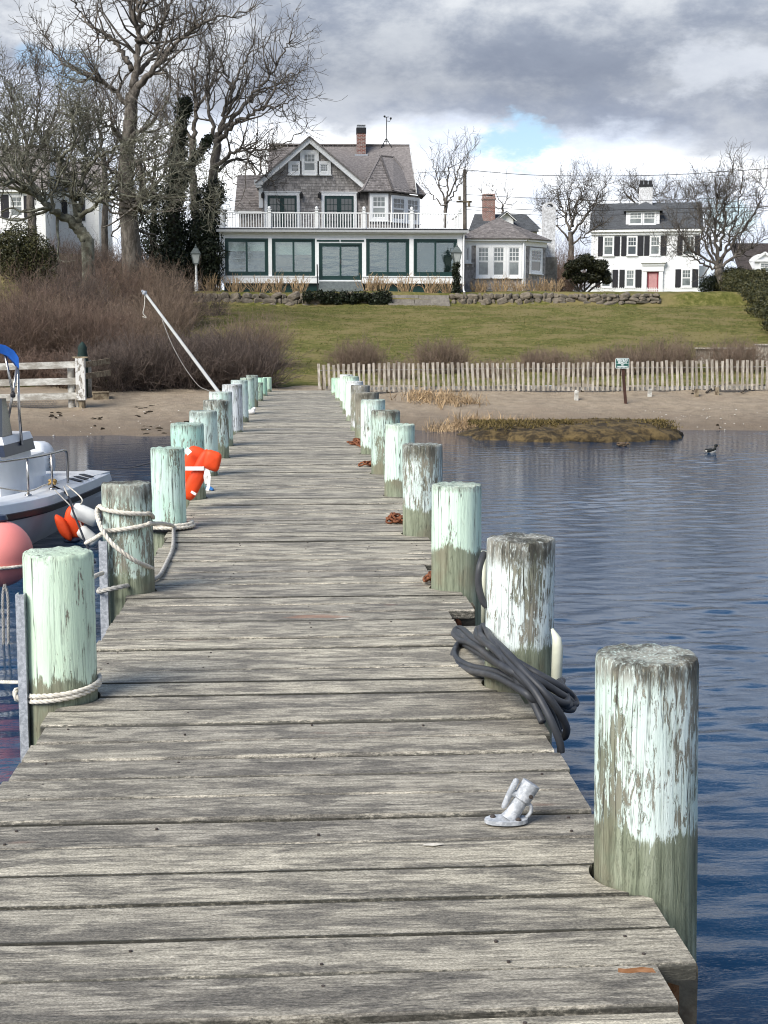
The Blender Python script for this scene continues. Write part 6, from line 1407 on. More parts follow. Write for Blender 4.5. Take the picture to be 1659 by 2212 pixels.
for i, (x0, y0, x1, y1, z_, lb) in enumerate(((1525, 862, 1575, 853, -.33, 'crooked dark branch lying on the sand at the far right'), (1600, 855, 1662, 849, -.25, 'forked dark branch below the right end of the picket fence'), (215, 812, 300, 822, -.2, 'thin bleached branches under the tangled shrubs'))):
    a, b = atz(x0, y0, z_), atz(x1, y1, z_); mb = MB(); c = Vector((a.x, a.y, gz(a.x, a.y))); P = []
    for j in range(7): q = a.lerp(b, j/6); P.append(Vector((q.x, q.y+gW.uniform(-.08, .08), gz(q.x, q.y)+.03+gW.uniform(0, .05)))-c)
    mb.tube(P, [.03*(1-.1*j) for j in range(7)], 6)
    for j in (2, 4): mb.tube([P[j], P[j]+Vector((.15, gW.uniform(-.2, .2), .06)), P[j]+Vector((.32, gW.uniform(-.3, .3), .03))], [.016, .012, .006], 5)
    o = place('driftwood_branch', mb.mesh('driftwood_branch', M['darkbark'] if i < 2 else M['drift'], True), None, tuple(c)); tag(o, lb, 'branch', 'branches on the beach')
wr = MB()
for x, y, sx_ in [(330, 915, 30), (400, 912, 26), (260, 922, 24), (440, 905, 20), (310, 900, 22), (370, 928, 30), (150, 922, 24), (210, 908, 16), (460, 922, 18), (240, 930, 20), (900, 932, 22), (930, 936, 30), (965, 930, 26), (1000, 936, 24), (885, 938, 20), (1030, 932, 20), (1548, 888, 12), (1420, 890, 5), (120, 905, 14), (290, 932, 18), (420, 930, 22), (1500, 865, 8)]:
    for k in range(9):
        p = atz(x+gW.uniform(-sx_, sx_)*.8, y+gW.uniform(-4, 3), -.62 if y > 895 else -.4); zg = max(gz(p.x, p.y), WATER-.01); s = sx_*p.y/FPX*gW.uniform(.12, .42)
        wr.lathe([(s*.98, -.02), (s*.9, .006), (s*.5, .018*gW.uniform(.6, 1.5)), (.01, .022)], (p.x, p.y, zg), 9, 1.0, gW.uniform(.25, .6)) if gz(p.x, p.y) > WATER+.02 else None
wr.v = [(a+gW.uniform(-.025, .025), b+gW.uniform(-.025, .025), c+gW.uniform(-.008, .012)) for a, b, c in wr.v]
o = wr.build('sea_wrack', M['weed']); tag(o, 'dark patches of washed up seaweed along the waterline', 'seaweed', None, 'stuff')
sm_ = MB()
for k in range(170):
    x, y = (gW.uniform(1390, 1659), gW.uniform(888, 925)) if k < 130 else (gW.uniform(100, 480), gW.uniform(890, 925))
    p = atz(x, y, -.55); s = gW.uniform(.008, .026); sm_.lathe([(s, 0), (s*.8, s*.4), (.002, s*.6)], (p.x, p.y, gz(p.x, p.y)+.01), 6)
o = sm_.build('shell_fragments', M['shell']); tag(o, 'scattered white shell fragments on the wet sand', 'shells', None, 'stuff')
# peat bank
a, b = at(1008, 940, 33.4), at(1456, 930, 33.6)
pts_, F_ = [], []; nu, nv = 56, 12; pc = Vector(((a.x+b.x)/2, 33.4, WATER))
for i in range(nv+1):
    for j in range(nu):
        th = 2*math.pi*j/nu; u = i/nv; ex = (b.x-a.x)/2*1.04; ey = 1.95
        r = 1-u**2.2 if u < 1 else 0; r = math.cos(u*math.pi/2)**.5
        sq = lambda v: math.copysign(abs(v)**.85, v); n_ = .05*math.sin(th*9+u*3)+.04*math.sin(th*17+u*7)+gW.uniform(-.015, .015); skew = 1+.12*math.cos(th)
        h = .56*math.sin(u*math.pi/2)**.8*(1+.10*math.cos(th))+gW.uniform(-.025, .03)*min(1, u*3)
        pts_.append((pc.x*0+sq(math.cos(th))*ex*r*(1+n_), sq(math.sin(th))*ey*r*(1+n_*1.6), -.25+h+.05))
for i in range(nv):
    for j in range(nu): k_ = (j+1) % nu; F_.append((i*nu+j, i*nu+k_, (i+1)*nu+k_, (i+1)*nu+j))
me = bpy.data.meshes.new('peat_bank'); me.from_pydata(pts_, [], F_); me.materials.append(M['peat']); smooth(me)
o = place('peat_bank', me, None, (pc.x, 33.4, WATER-.03)); tag(o, 'low mossy brown peat bank at the water edge', 'peat bank')
PB = o
Xg = pc.x+rngG.uniform(-1, 1, 1500)*(b.x-a.x)*.47; Yg = 33.4+rngG.uniform(-1.1, 1.2, 1500); Zg = WATER+.37-.16*np.abs((Yg-33.4)/1.3)**3+.02*rngG.normal(0, 1, 1500); 
blades('bank_turf', 'short olive turf covering the peat bank', np.stack([Xg, Yg, Zg-.05], 1), .09, .6, .012, leaf_mat('olive_turf', (.045, .036, .011), (.17, .125, .045), .9))
# ducks
def duck(label, x, y, hen):
    p = atz(x, y, WATER); Dk = empty('duck', (p.x, p.y, WATER), label, 'duck', 'ducks on the water', rz=math.radians(10)); s = .68
    body = MB(); prof = [(-.21, .005, .06), (-.17, .045, .05), (-.10, .085, .035), (0, .105, .03), (.08, .095, .035), (.13, .06, .05), (.155, .012, .07)]
    for i, (x_, r, z) in enumerate(prof):
        for j in range(12): th = 2*math.pi*j/12; body.v.append((x_*s, math.cos(th)*r*s, (z+math.sin(th)*r*.72)*s))
    for i in range(6):
        for j in range(12): k_ = (j+1) % 12; body.f.append((i*12+j, i*12+k_, (i+1)*12+k_, (i+1)*12+j))
    body.f.append(tuple(range(12))); body.f.append(tuple(72+j for j in range(12))[::-1])
    body.build('body', M['duckbrown'] if hen else M['duckwhite'], Dk, True, local=True)
    for q in (-1, 1): MB().puff((-.05*s, q*.082*s, .075*s), (.13*s, 0, .02*s), (0, .022*s, 0), (0, 0, .045*s), .8).build('wing', M['duckbrown'] if hen else M['duckdark'], Dk, True, local=True)
    MB().puff((-.10*s, 0, .105*s), (.11*s, 0, 0), (0, .07*s, 0), (0, 0, .02*s), .8).build('back', M['duckbrown'] if hen else M['duckdark'], Dk, True, local=True)
    if not hen:
        hd_ = MB().tube([(.11*s, 0, .08*s), (.135*s, 0, .15*s), (.145*s, 0, .19*s)], [.05*s, .036*s, .034*s], 10).puff((.155*s, 0, .215*s), (.058*s, 0, 0), (0, .042*s, 0), (0, 0, .045*s), .9).build('head', M['duckdark'], Dk, True, local=True)
        MB().puff((.225*s, 0, .205*s), (.035*s, 0, -.006*s), (0, .016*s, 0), (0, 0, .01*s), .8).build('bill', M['brass'], hd_, True, local=True)
    else:
        hd_ = MB().tube([(.10*s, 0, .06*s), (.15*s, 0, .08*s)], [.045*s, .035*s], 10).puff((.17*s, 0, .085*s), (.055*s, 0, 0), (0, .04*s, 0), (0, 0, .04*s), .9).build('head', M['duckbrown'], Dk, True, local=True)
        MB().puff((.235*s, 0, .07*s), (.03*s, 0, 0), (0, .016*s, 0), (0, 0, .009*s), .8).build('bill', M['brass'], hd_, True, local=True)
duck('drake with black head and white flank swimming at the right', 1536, 978, False)
duck('brown duck dabbling low in the water beside the peat bank', 1345, 964, True)
# leaning white pole
Yw = 24.0; a, b = at(495, 878, Yw), at(312, 632, Yw)
wp = empty('leaning_white_pole', (a.x, Yw, a.z), 'long white pole leaning left with a dangling cord at its tip', 'pole')
MB().tube([(a.x, Yw, a.z), (b.x, Yw, b.z)], [.032, .022], 10).build('pole', M['whitepole'], wp, True, 40)
MB().lathe([(.035, -.03), (.042, .0), (.035, .03)], (b.x, Yw, b.z), 10).tube([(b.x, Yw, b.z), (b.x-.04, Yw-.02, b.z+.03)], .02, 6).build('tip_block', M['galv'], wp)
MB().tube(spline([at(313, 634, Yw), at(312, 660, Yw), at(309, 676, Yw), at(313, 682, Yw), at(316, 686, Yw), at(308, 684, Yw)], 6), .008, 5).build('dangling_cord', M['rope'], wp, True)
MB().tube(spline([at(350, 690, Yw), at(372, 745, Yw), at(400, 795, Yw), at(428, 832, Yw), at(448, 843, Yw), at(470, 852, Yw)], 6), .006, 5).build('stay_line', M['rope_grey'], wp, True)
# ------------------------------------------------------------------ on and beside the pier
# rod holder bolted to the deck
h0 = atz(1100, 1778, 0.0)
rh2 = empty('rod_holder', (h0.x, h0.y, .003), 'galvanised cast rod holder with side horn bolted to the deck', 'rod holder')
hx, hy_, hz_ = h0.x, h0.y, .004
out = []
for k in range(20):
    a = 2*math.pi*k/20; r = .054+.018*max(0, math.cos(a-math.pi))**2; out.append((hx+r*math.cos(a)*1.12, hy_+r*math.sin(a)*.75, hz_))
MB().poly(out, (0, 0, .013)).build('base_plate', M['galv'], rh2, True, 35)
td = Vector((.55, .10, .85)).normalized(); q0 = Vector((hx+.000, hy_, hz_+.01))
MB().tube([q0, q0+td*.02, q0+td*.07, q0+td*.075, q0+td*.135, q0+td*.137], [.030, .0245, .0235, .030, .031, .026], 18).build('tube', M['galv'], rh2, True, 40)
c = q0+td*.088+Vector((-.045, -.005, .012)); hd2 = Vector((.42, 0, .9)).normalized()
MB().tube([c-hd2*.055, c-hd2*.045, c, c+hd2*.045, c+hd2*.052], [.005, .009, .0115, .010, .005], 12).tube([c, c+Vector((.05, .005, -.01))], .011, 10).build('horn', M['galv'], rh2, True, 40)
MB().tube(spline([q0+td*.055+Vector((.018, 0, 0)), q0+Vector((.068, 0, .045)), q0+Vector((.07, 0, .022)), q0+Vector((.055, 0, .004))], 6), .006, 8).build('loop', M['galv'], rh2, True)
MB().lathe([(.007, 0), (.007, -.005), (.003, -.006)], tuple(q0+td*.10+Vector((.012, -.030, -.004))), 8, axis='y').build('set_screw', M['nail'], rh2)
for dx, dy in ((-.052, .012), (.026, -.024), (.034, .022)): MB().lathe([(.0095, .013), (.0095, .017), (.005, .021)], (hx+dx, hy_+dy, hz_), 8).build('bolt', M['nail'], rh2, True, 40)
# small galvanised cleat and shackle on the far left edge
p = atz(512, 918, 0.0); o = empty('deck_cleat', (p.x, p.y, 0), 'grey galvanised dock cleat with shackle beside the seventh left piling', 'cleat')
MB().bar((p.x-.03, p.y+.10, .02), (p.x+.03, p.y-.10, .02), .09, .03).bar((p.x-.06, p.y+.16, .11), (p.x+.06, p.y-.16, .09), .045, .045).tube([(p.x, p.y, .02), (p.x, p.y, .10)], .03, 8).build('cleat_body', M['galv'], o)
MB().tube(spline([(p.x-.08, p.y+.1, .05), (p.x-.16, p.y+.18, .22), (p.x-.19, p.y+.24, .34), (p.x-.13, p.y+.2, .24), (p.x-.04, p.y+.1, .1)], 6), .013, 6).build('shackle', M['galv'], o, True)
p = atz(541, 895, 0.0); mb = MB().puff((0, 0, .045), (.09, 0, 0), (0, .05, 0), (0, 0, .045), .7).puff((.06, .03, .10), (.045, 0, .01), (0, .04, 0), (0, 0, .03), .7)
o = place('plastic_wrap', mb.mesh('plastic_wrap', M['strap'], True), None, (p.x, p.y, 0)); tag(o, 'crumpled scrap of pale plastic on the far left of the deck', 'plastic scrap')
# gull splash marks
for x, y, lb in ((738, 1337, 'small white splash on a plank in the middle of the pier'), (935, 1827, 'faint white streak on a plank near the rod holder')):
    p = atz(x, y, 0.0); mb = MB(); n = 12; mb.poly([((.028+.02*abs(math.cos(a)))*math.cos(a)*gW.uniform(.7, 1.2), .014*math.sin(a)*gW.uniform(.7, 1.2), 0) for a in [2*math.pi*k/n for k in range(n)]], (0, 0, .002))
    o = place('bird_dropping', mb.mesh('bird_dropping', M['rope']), None, (p.x, p.y, .0042), (0, 0, 0), (.8, .8, .25)); tag(o, lb, 'dropping')
# rusty chains
def link_mesh():
    mb = MB(); P = []
    for k in range(14):
        a = 2*math.pi*k/14; P.append(Vector((.034*math.cos(a)+math.copysign(.014, math.cos(a)), .025*math.sin(a), 0)))
    mb.tube(P+[P[0], P[1]], .009, 6); return mb.mesh('link', M['rust'], True)
LK = link_mesh()
def chain(label, path, heap, sc=1.25, every=.040):
    P = spline(path, 8); c = P[0]; ch_ = empty('rusty_chain', (c.x, c.y, c.z-.02), label, 'chain', 'rusty chains along the right edge'); acc = 0; k = 0; last = P[0]
    for i in range(1, len(P)):
        acc += (P[i]-P[i-1]).length
        if acc >= every*sc:
            d = (P[i]-last).normalized(); last = P[i]; acc = 0; rz = math.atan2(d.y, d.x); ry_ = -math.asin(max(-1, min(1, d.z)))
            o = place('link', LK, ch_, tuple(P[i]), (math.radians(90 if k % 2 else 12)+gW.uniform(-.3, .3), ry_, rz), (sc,)*3); k += 1
    for k in range(heap):
        a = gW.uniform(0, 6.3); r = .075*math.sqrt(gW.random())*sc; place('link', LK, ch_, (c.x+.03+r*math.cos(a)*1.2, c.y+r*math.sin(a)*1.1, c.z-.012+gW.uniform(0, .03)*sc), (gW.uniform(-.7, .7), gW.uniform(-.4, .4), gW.uniform(0, 3)), (sc*.8,)*3)
def dk(x, y, z=.02): p = atz(x, y, z); return p
chain('rusty chain at the foot of the third right piling', [dk(927, 1246, .03), dk(945, 1253), dk(965, 1256), dk(982, 1262, .01), Vector((dk(990, 1268).x, dk(990, 1268).y, -.03)), Vector((dk(1003, 1285).x, dk(1000, 1280).y, -.14))], 7)
chain('large heap of rusty chain at the foot of the fourth right piling', [dk(868, 1122, .03), dk(885, 1124), dk(902, 1130), dk(915, 1140, .0), Vector((dk(930, 1150).x, dk(930, 1150).y, -.08)), Vector((dk(940, 1165).x, dk(940, 1165).y, -.2))], 26, 1.4)
chain('rusty chain beside the sixth right piling', [dk(800, 1002, .03), dk(812, 1001), dk(824, 1003), Vector((dk(834, 1008).x, dk(834, 1008).y, -.04))], 10, 1.5)
chain('rusty chain beside the seventh right piling', [dk(770, 957, .03), dk(780, 962), dk(792, 965), Vector((dk(802, 968).x, dk(802, 968).y, -.04))], 12, 1.7)
# coil of heavy grey hose against the second right piling
R2 = PRI[1]
coil = empty('hose_coil', (R2[0]-.1, R2[1]-.2, 0), 'loose coil of thick dark grey hose beside the second right piling', 'hose')
hp_ = lambda L: [at(x, y, Y) for x, y, Y in L]
cr = .0155
loops = [
    [(1172, 1560, 5.42), (1150, 1515, 5.50), (1118, 1470, 5.60), (1085, 1420, 5.72), (1052, 1390, 5.95), (1030, 1372, 6.5), (1036, 1357, 6.62), (1062, 1378, 6.05), (1098, 1412, 5.68), (1140, 1458, 5.52), (1180, 1500, 5.45), (1212, 1545, 5.46), (1224, 1575, 5.50), (1218, 1592, 5.54), (1205, 1580, 5.56)],
    [(1205, 1580, 5.56), (1185, 1530, 5.50), (1150, 1490, 5.50), (1110, 1452, 5.60), (1060, 1425, 6.1), (1010, 1395, 6.85), (980, 1372, 7.25), (990, 1365, 7.28), (1030, 1398, 6.6), (1090, 1430, 5.72), (1150, 1462, 5.56), (1205, 1495, 5.58), (1233, 1515, 5.66), (1236, 1532, 5.64), (1215, 1530, 5.58)],
    [(1215, 1530, 5.58), (1170, 1512, 5.53), (1130, 1482, 5.56), (1075, 1452, 5.95), (1020, 1440, 6.45), (988, 1424, 6.70), (983, 1405, 6.88), (1000, 1392, 6.98), (1035, 1404, 6.5), (1085, 1441, 5.74), (1140, 1474, 5.58), (1195, 1512, 5.56), (1228, 1525, 5.6), (1224, 1500, 5.70), (1212, 1478, 5.80)],
    [(1212, 1478, 5.80), (1214, 1470, 5.82), (1205, 1484, 5.74), (1165, 1466, 5.64), (1120, 1445, 5.70), (1080, 1408, 5.84), (1040, 1372, 6.20), (1046, 1352, 6.32), (1066, 1388, 5.92), (1105, 1436, 5.62), (1150, 1486, 5.46), (1185, 1545, 5.38), (1208, 1600, 5.36), (1212, 1625, 5.36)]]
loops += [[(x+(7 if k % 2 else 3), y-(7 if k < 8 else 11), Y+.035) for k, (x, y, Y) in enumerate(loops[1])], [(x-4, y+(9 if k < 7 else -6), Y-.035) for k, (x, y, Y) in enumerate(loops[2])]]
for L in loops: MB().tube(spline(hp_(L), 10), cr, 10).build('hose_loop', M['hose'], coil, True)
MB().tube(spline(hp_([(1046, 1195, 6.25), (1036, 1225, 6.2), (1034, 1262, 6.2), (1042, 1296, 6.2), (1052, 1310, 6.2)]), 8), cr, 10).build('hose_loop', M['hose'], coil, True)
# fixtures on pilings
def strip(pile, x, y0, y1, Y, w, mat, name, top=None):
    o = PILES[pile]; inv = o.matrix_basis.inverted(); a, b = at(x, y0, Y), at(x, y1, Y); mb = MB()
    mb.box(a.x-w/2, a.x+w/2, Y-.03, Y-.024, b.z, a.z).box(a.x-w/2, a.x-w/2+.006, Y-.023, Y+.02, b.z, a.z).box(a.x+w/2-.006, a.x+w/2, Y-.023, Y+.02, b.z, a.z)
    c = place(name, mb.mesh(name, mat), o); c.matrix_parent_inverse = inv; return c
strip('L1', 45, 1282, 1750, 6.0, .036, M['galv'], 'steel_channel'); strip('L2', 223, 1168, 1420, 8.5, .048, M['galv'], 'steel_channel')
o = PILES['R2']; inv = o.matrix_basis.inverted(); a, b = at(1203, 1368, 6.0), at(1203, 1560, 6.0)
mb = MB(); mb.tube([(a.x-.022, 6.0, a.z+.02), (a.x-.004, 5.98, a.z-.02), (a.x, 5.98, a.z-.06), (a.x-.006, 5.98, b.z)], [.006, .020, .024, .024], 12); c = place('rubbing_strip', mb.mesh('rubbing_strip', M['cream'], True), o); c.matrix_parent_inverse = inv
a, b = at(1045, 1190, 6.4), at(1045, 1345, 6.4); mb = MB().tube([(a.x, 6.4, a.z), (b.x, 6.4, b.z)], .013, 10); c = place('rubbing_strip', mb.mesh('rubbing_strip', M['cream'], True), o); c.matrix_parent_inverse = inv
o = PILES['L3']; inv = o.matrix_basis.inverted(); mb = MB(); px, py, pz, pr = PLI[2]
mb.lathe([(pr+.03, 0), (pr+.045, .012), (pr+.045, .05), (pr+.025, .06)], (px, py, -.01), 28); c = place('rubber_ring', mb.mesh('rubber_ring', M['rub'], True, 40), o); c.matrix_parent_inverse = inv
# mooring ropes
def rope(label, pts, r, mat='rope', grp='mooring ropes on the left pilings', name='mooring_rope', n=10):
    P = [Vector(p) for p in pts]; c = P[0]; me = rope_mesh(name, [p-c for p in P], r, M[mat], n=n); o = place(name, me, None, tuple(c)); return tag(o, label, 'rope', grp)
def ring(pile, z0, z1, a0, a1, extra=.014, n=12):
    px, py, pz, pr = pile; return [Vector((px+(pr+extra)*math.cos(a), py+(pr+extra)*math.sin(a), z0+(z1-z0)*i/n)) for i, a in enumerate([math.radians(a0+(a1-a0)*k/n) for k in range(n+1)])]
P1, P2, P3 = PLI[0], PLI[1], PLI[2]
zq = at(45, 1500, P1[1]).z
rope('white rope hitched twice round the foot of the nearest left piling', ring(P1, .07, .0, 20, -165)+[at(36, 1510, 6.02), at(34, 1490, 6.06)]+ring(P1, .02, .045, 180, 255)+ring(P1, .045, .08, 258, 380), .0115, n=4)
rope('white line running left from the nearest left piling to the boat', [at(42, 1474, 6.2), at(0, 1473, 6.4), at(-60, 1470, 6.7)], .009)
zz = lambda y, Y=8.0: at(0, y, Y).z
kn = dk(376, 1136, .03)
rope('thick white mooring rope from behind the nearest piling round the second one to the knot', [at(186, 1173, 8.90), at(205, 1163, 8.65), at(222, 1152, 8.49)]+ring(P2, at(0, 1150, 8.50).z, at(0, 1135, 8.53).z, 225, 330, n=7)+[at(335, 1131, 9.15), at(352, 1131, 10.2), kn], .0145, n=5)
rope('thick white rope slung in a slanting loop over the second left piling', [at(331, 1118, 8.65)]+ring(P2, at(0, 1116, 8.50).z, at(0, 1098, 8.55).z, 330, 190, n=8)+[at(210, 1100, 8.65), at(211, 1118, 8.50), at(221, 1145, 8.41), at(240, 1172, 8.37), at(268, 1196, 8.35), at(300, 1216, 8.40), at(330, 1228, 8.65)], .0145, n=5)
rope('loose end of grey-white rope lying along the left deck edge', [kn, dk(375, 1150, .018), dk(373, 1185, .018), dk(358, 1220, .018), dk(345, 1243, .018), dk(330, 1252, .02), dk(300, 1261, .02), at(270, 1266, 8.45), at(240, 1272, 8.40), at(214, 1278, 8.45), at(217, 1272, 8.55)], .0145, 'rope_grey', n=6)
rope('white rope wound round the foot of the third left piling', ring(P3, .03, .03, -160, 20, .06, 10)+ring(P3, .05, .05, 20, -120, .05, 8)+[kn], .015, n=4)
kb = MB().puff((0, 0, 0), (.035, 0, 0), (0, .03, 0), (0, 0, .025), .8); 
P_ = []
for i in range(26): a = i*1.3; P_.append(Vector((.030*math.cos(a), .028*math.sin(a*.8), .018*math.sin(a*1.7)+.02)))
me = rope_mesh('rope_knot', P_, .014, M['rope'], n=5); o = place('rope_knot', me, None, (kn.x, kn.y, .02)); tag(o, 'bulky white rope knot on the deck beside the third left piling', 'knot')
# orange life jacket slumped by the fourth left piling
YJ = 12.55
lj = empty('life_jacket', (at(425, 1078, YJ).x, YJ, 0), 'orange life jacket with white straps slumped against the fourth left piling', 'life jacket', 'orange life jackets')
def dirv(x0, y0, x1, y1, Y): return at(x1, y1, Y)-at(x0, y0, Y)
c = at(428, 1026, YJ); ay = dirv(452, 975, 400, 1080, YJ)*.5; ax = dirv(413, 1012, 442, 1030, YJ)*.5
MB().puff(c, ax, ay, (0, .055, 0), .55, 20, 12).build('front_panel', M['orange'], lj, True)
c = at(412, 1010, YJ+.1); ay = dirv(430, 968, 394, 1058, YJ)*.5; ax = dirv(388, 1000, 430, 1014, YJ)*.5
MB().puff(c, ax, ay, (0, .06, 0), .5, 20, 12).build('back_panel', M['orange'], lj, True)
c = at(459, 995, YJ-.05); ay = dirv(466, 970, 455, 1018, YJ)*.44; ax = dirv(443, 990, 478, 1001, YJ)*.50
MB().puff(c, ax, ay, (0, .05, 0), .5, 18, 10).build('collar', M['orange'], lj, True)
MB().bar(at(398, 1012, YJ-.06), at(440, 1012, YJ-.085), .004, .035).bar(at(440, 1012, YJ-.085), at(447, 1008, YJ-.03), .004, .035).build('strap', M['strap'], lj)
def band(L, w, Y0):
    mb = MB(); P = [at(x, y, Y) for x, y, Y in L]
    for a, b in zip(P[:-1], P[1:]): mb.bar(a, b, w, .004, (0, -1, .2))
    return mb
band([(446, 1010, YJ-.06), (452, 1028, YJ-.1), (450, 1052, YJ-.12), (447, 1060, YJ-.14)], .028, 0).build('hanging_strap', M['strap'], lj); band([(446, 1012, YJ-.07), (443, 1030, YJ-.1), (446, 1045, YJ-.1)], .028, 0).build('hanging_strap', M['strap'], lj)
band([(413, 1062, YJ-.09), (423, 1068, YJ-.1)], .022, 0).build('tie_tape', M['strap'], lj); band([(401, 970, YJ-.02), (410, 980, YJ-.04)], .05, 0).build('care_tag', M['strap'], lj)
rope('short blue line lying on the deck under the life jacket', [dk(430, 1058, .012), dk(445, 1055, .012), dk(460, 1058, .012), dk(452, 1052, .012), dk(436, 1054, .012)], .010, 'bluerope', 'mooring ropes on the left pilings', 'blue_line')

# ------------------------------------------------------------------ boat
GZ = -.36
st_ = atz(243, 1021, GZ); bw = Vector((-3.35, 13.4, GZ))
bt = empty('motor_boat', (st_.x-1.2, st_.y-2.5, WATER), 'white centre console motor boat with bow rail moored left of the pier', 'boat')
u_ = Vector((-.10, -1, 0)).normalized(); s_ = Vector((u_.y, -u_.x, 0)); s_ = -s_ if s_.x > 0 else s_   # u_: towards bow, s_: away from the pier
O = Vector((st_.x, st_.y, 0))
def bp(l, w, z): return O+u_*l+s_*w+Vector((0, 0, z))
LEN, BEAM = 6.3, 2.35
def half(l): # half beam along the length
    u = l/LEN; return BEAM/2*(1 if u < .45 else math.cos((u-.45)/.55*math.pi/2)**.72)
def sheer(l): return GZ+.02+.20*(max(0, l/LEN-.15))**1.6
ST = [LEN*i/26 for i in range(27)]
def shell(prof, name, mat, par, sm=True):
    """loft stations: prof(l) -> list of (half-beam factor or offset, z) from the pier-side edge round to the far edge"""
    mb = MB(); R = [prof(l) for l in ST]; n = len(R[0])
    for r, l in zip(R, ST):
        for w, z in r: mb.v.append(tuple(bp(l, BEAM/2+w, z)))
    for i in range(len(ST)-1):
        for j in range(n-1): mb.f.append((i*n+j, (i+1)*n+j, (i+1)*n+j+1, i*n+j+1))
    mb.f.append(tuple(range(n))[::-1])
    return mb.build(name, mat, par, sm, 35)
hull = shell(lambda l: [(-max(.01, half(l)-.05), sheer(l)-.20), (-max(.01, half(l)*.92-.06), -.75), (-max(.005, half(l)*.80-.05), WATER-.05), (0, WATER-.32), (max(.005, half(l)*.80-.05), WATER-.05), (max(.01, half(l)*.92-.06), -.75), (max(.01, half(l)-.05), sheer(l)-.20)], 'hull', M['hull'], bt)
shell(lambda l: [(-max(.01, half(l)-.04), sheer(l)-.215), (-max(.012, half(l)+.012), sheer(l)-.19), (-max(.012, half(l)+.012), sheer(l)-.13), (-max(.01, half(l)-.03), sheer(l)-.12)], 'rub_rail', M['rub'], bt)
shell(lambda l: [(max(.01, half(l)-.04), sheer(l)-.215), (max(.012, half(l)+.012), sheer(l)-.19), (max(.012, half(l)+.012), sheer(l)-.13), (max(.01, half(l)-.03), sheer(l)-.12)], 'rub_rail', M['rub'], bt)
W_ = .34
for sg2 in (-1, 1):
    shell(lambda l: [(sg2*max(.008, half(l)-.005), sheer(l)-.135), (sg2*max(.008, half(l)-.035), sheer(l)-.03), (sg2*max(.006, half(l)-.075), sheer(l)), (sg2*max(.004, half(l)-W_), sheer(l)+.02), (sg2*max(.003, half(l)-W_-.02), sheer(l)-.02), (sg2*max(.002, half(l)-W_-.03), -.72)], 'gunwale', M['gel'], bt)
mb = MB(); n_ = 0
R = [[bp(l, BEAM/2-max(.002, half(l)-.3), -.70), bp(l, BEAM/2+max(.002, half(l)-.3), -.70)] for l in ST]
for r in R: mb.v.extend([tuple(r[0]), tuple(r[1])])
for i in range(len(ST)-1): mb.f.append((i*2, i*2+2, i*2+3, i*2+1))
mb.build('cockpit_floor', M['gel'], bt)
# stern deck
mb = MB(); mb.poly([bp(-.02, .04, GZ+.015), bp(-.02, BEAM-.04, GZ+.015), bp(.75, BEAM-.1, GZ+.03), bp(.75, .1, GZ+.03)], (0, 0, -.30)); sd = mb.build('stern_deck', M['gel'], bt)
for k in range(3):
    a, b = bp(1.45-.28*k, .07, sheer(1.3)+.012), bp(1.20-.28*k, .27, sheer(1.3)+.022); MB().bar(a, b, .075, .008).build('vent_slot', M['rub'], sd)
# console
cl_ = bp(2.9, BEAM/2, 0)
def cbox(l0, l1, w0, w1, z0, z1, sl=0.0): 
    return MB().add([bp(l0, w0, z0), bp(l1, w0, z0), bp(l1, w1, z0), bp(l0, w1, z0), bp(l0+sl, w0+.03, z1), bp(l1-sl, w0+.03, z1), bp(l1-sl, w1-.03, z1), bp(l0+sl, w1-.03, z1)], [(0, 3, 2, 1), (4, 5, 6, 7), (0, 1, 5, 4), (1, 2, 6, 5), (2, 3, 7, 6), (3, 0, 4, 7)])
cn = cbox(1.6, 3.0, .62, 1.75, -.70, .10, .05).build('console', M['gel'], bt)
cbox(1.6, 2.85, .60, 1.77, .102, .24, .02).build('console_band', M['navy'], cn); cbox(1.63, 2.83, .62, 1.75, .242, .33, .03).build('console_top', M['gel'], cn)
cbox(2.35, 2.75, .66, 1.71, .332, .78, .12).build('windshield', M['smoke'], cn)
cbox(.55, 1.5, .75, 1.6, -.70, -.02, .04).build('seat_box', M['gel'], bt)
# outboard engine
en = bp(-.42, BEAM/2, 0); e_ = MB().puff((en.x, en.y, -.26), tuple(u_*.34), tuple(s_*.23), (0, 0, .30), .6, 20, 12); eo = e_.build('outboard_cowl', M['gel'], bt, True)
MB().box(en.x-.2, en.x+.2, en.y-.18, en.y+.18, -.62, -.50).tube([(en.x, en.y, -.55), (en.x, en.y, -1.3)], .12, 10).build('outboard_leg', M['shutter'], eo)
for k in range(4):
    a = Vector((en.x+.235, en.y-.12-.0*k, -.17-.06*k)); MB().bar(a+u_*-.02, a+u_*.14+Vector((0, 0, .05)), .012, .012).build('vent_line', M['rub'], eo)
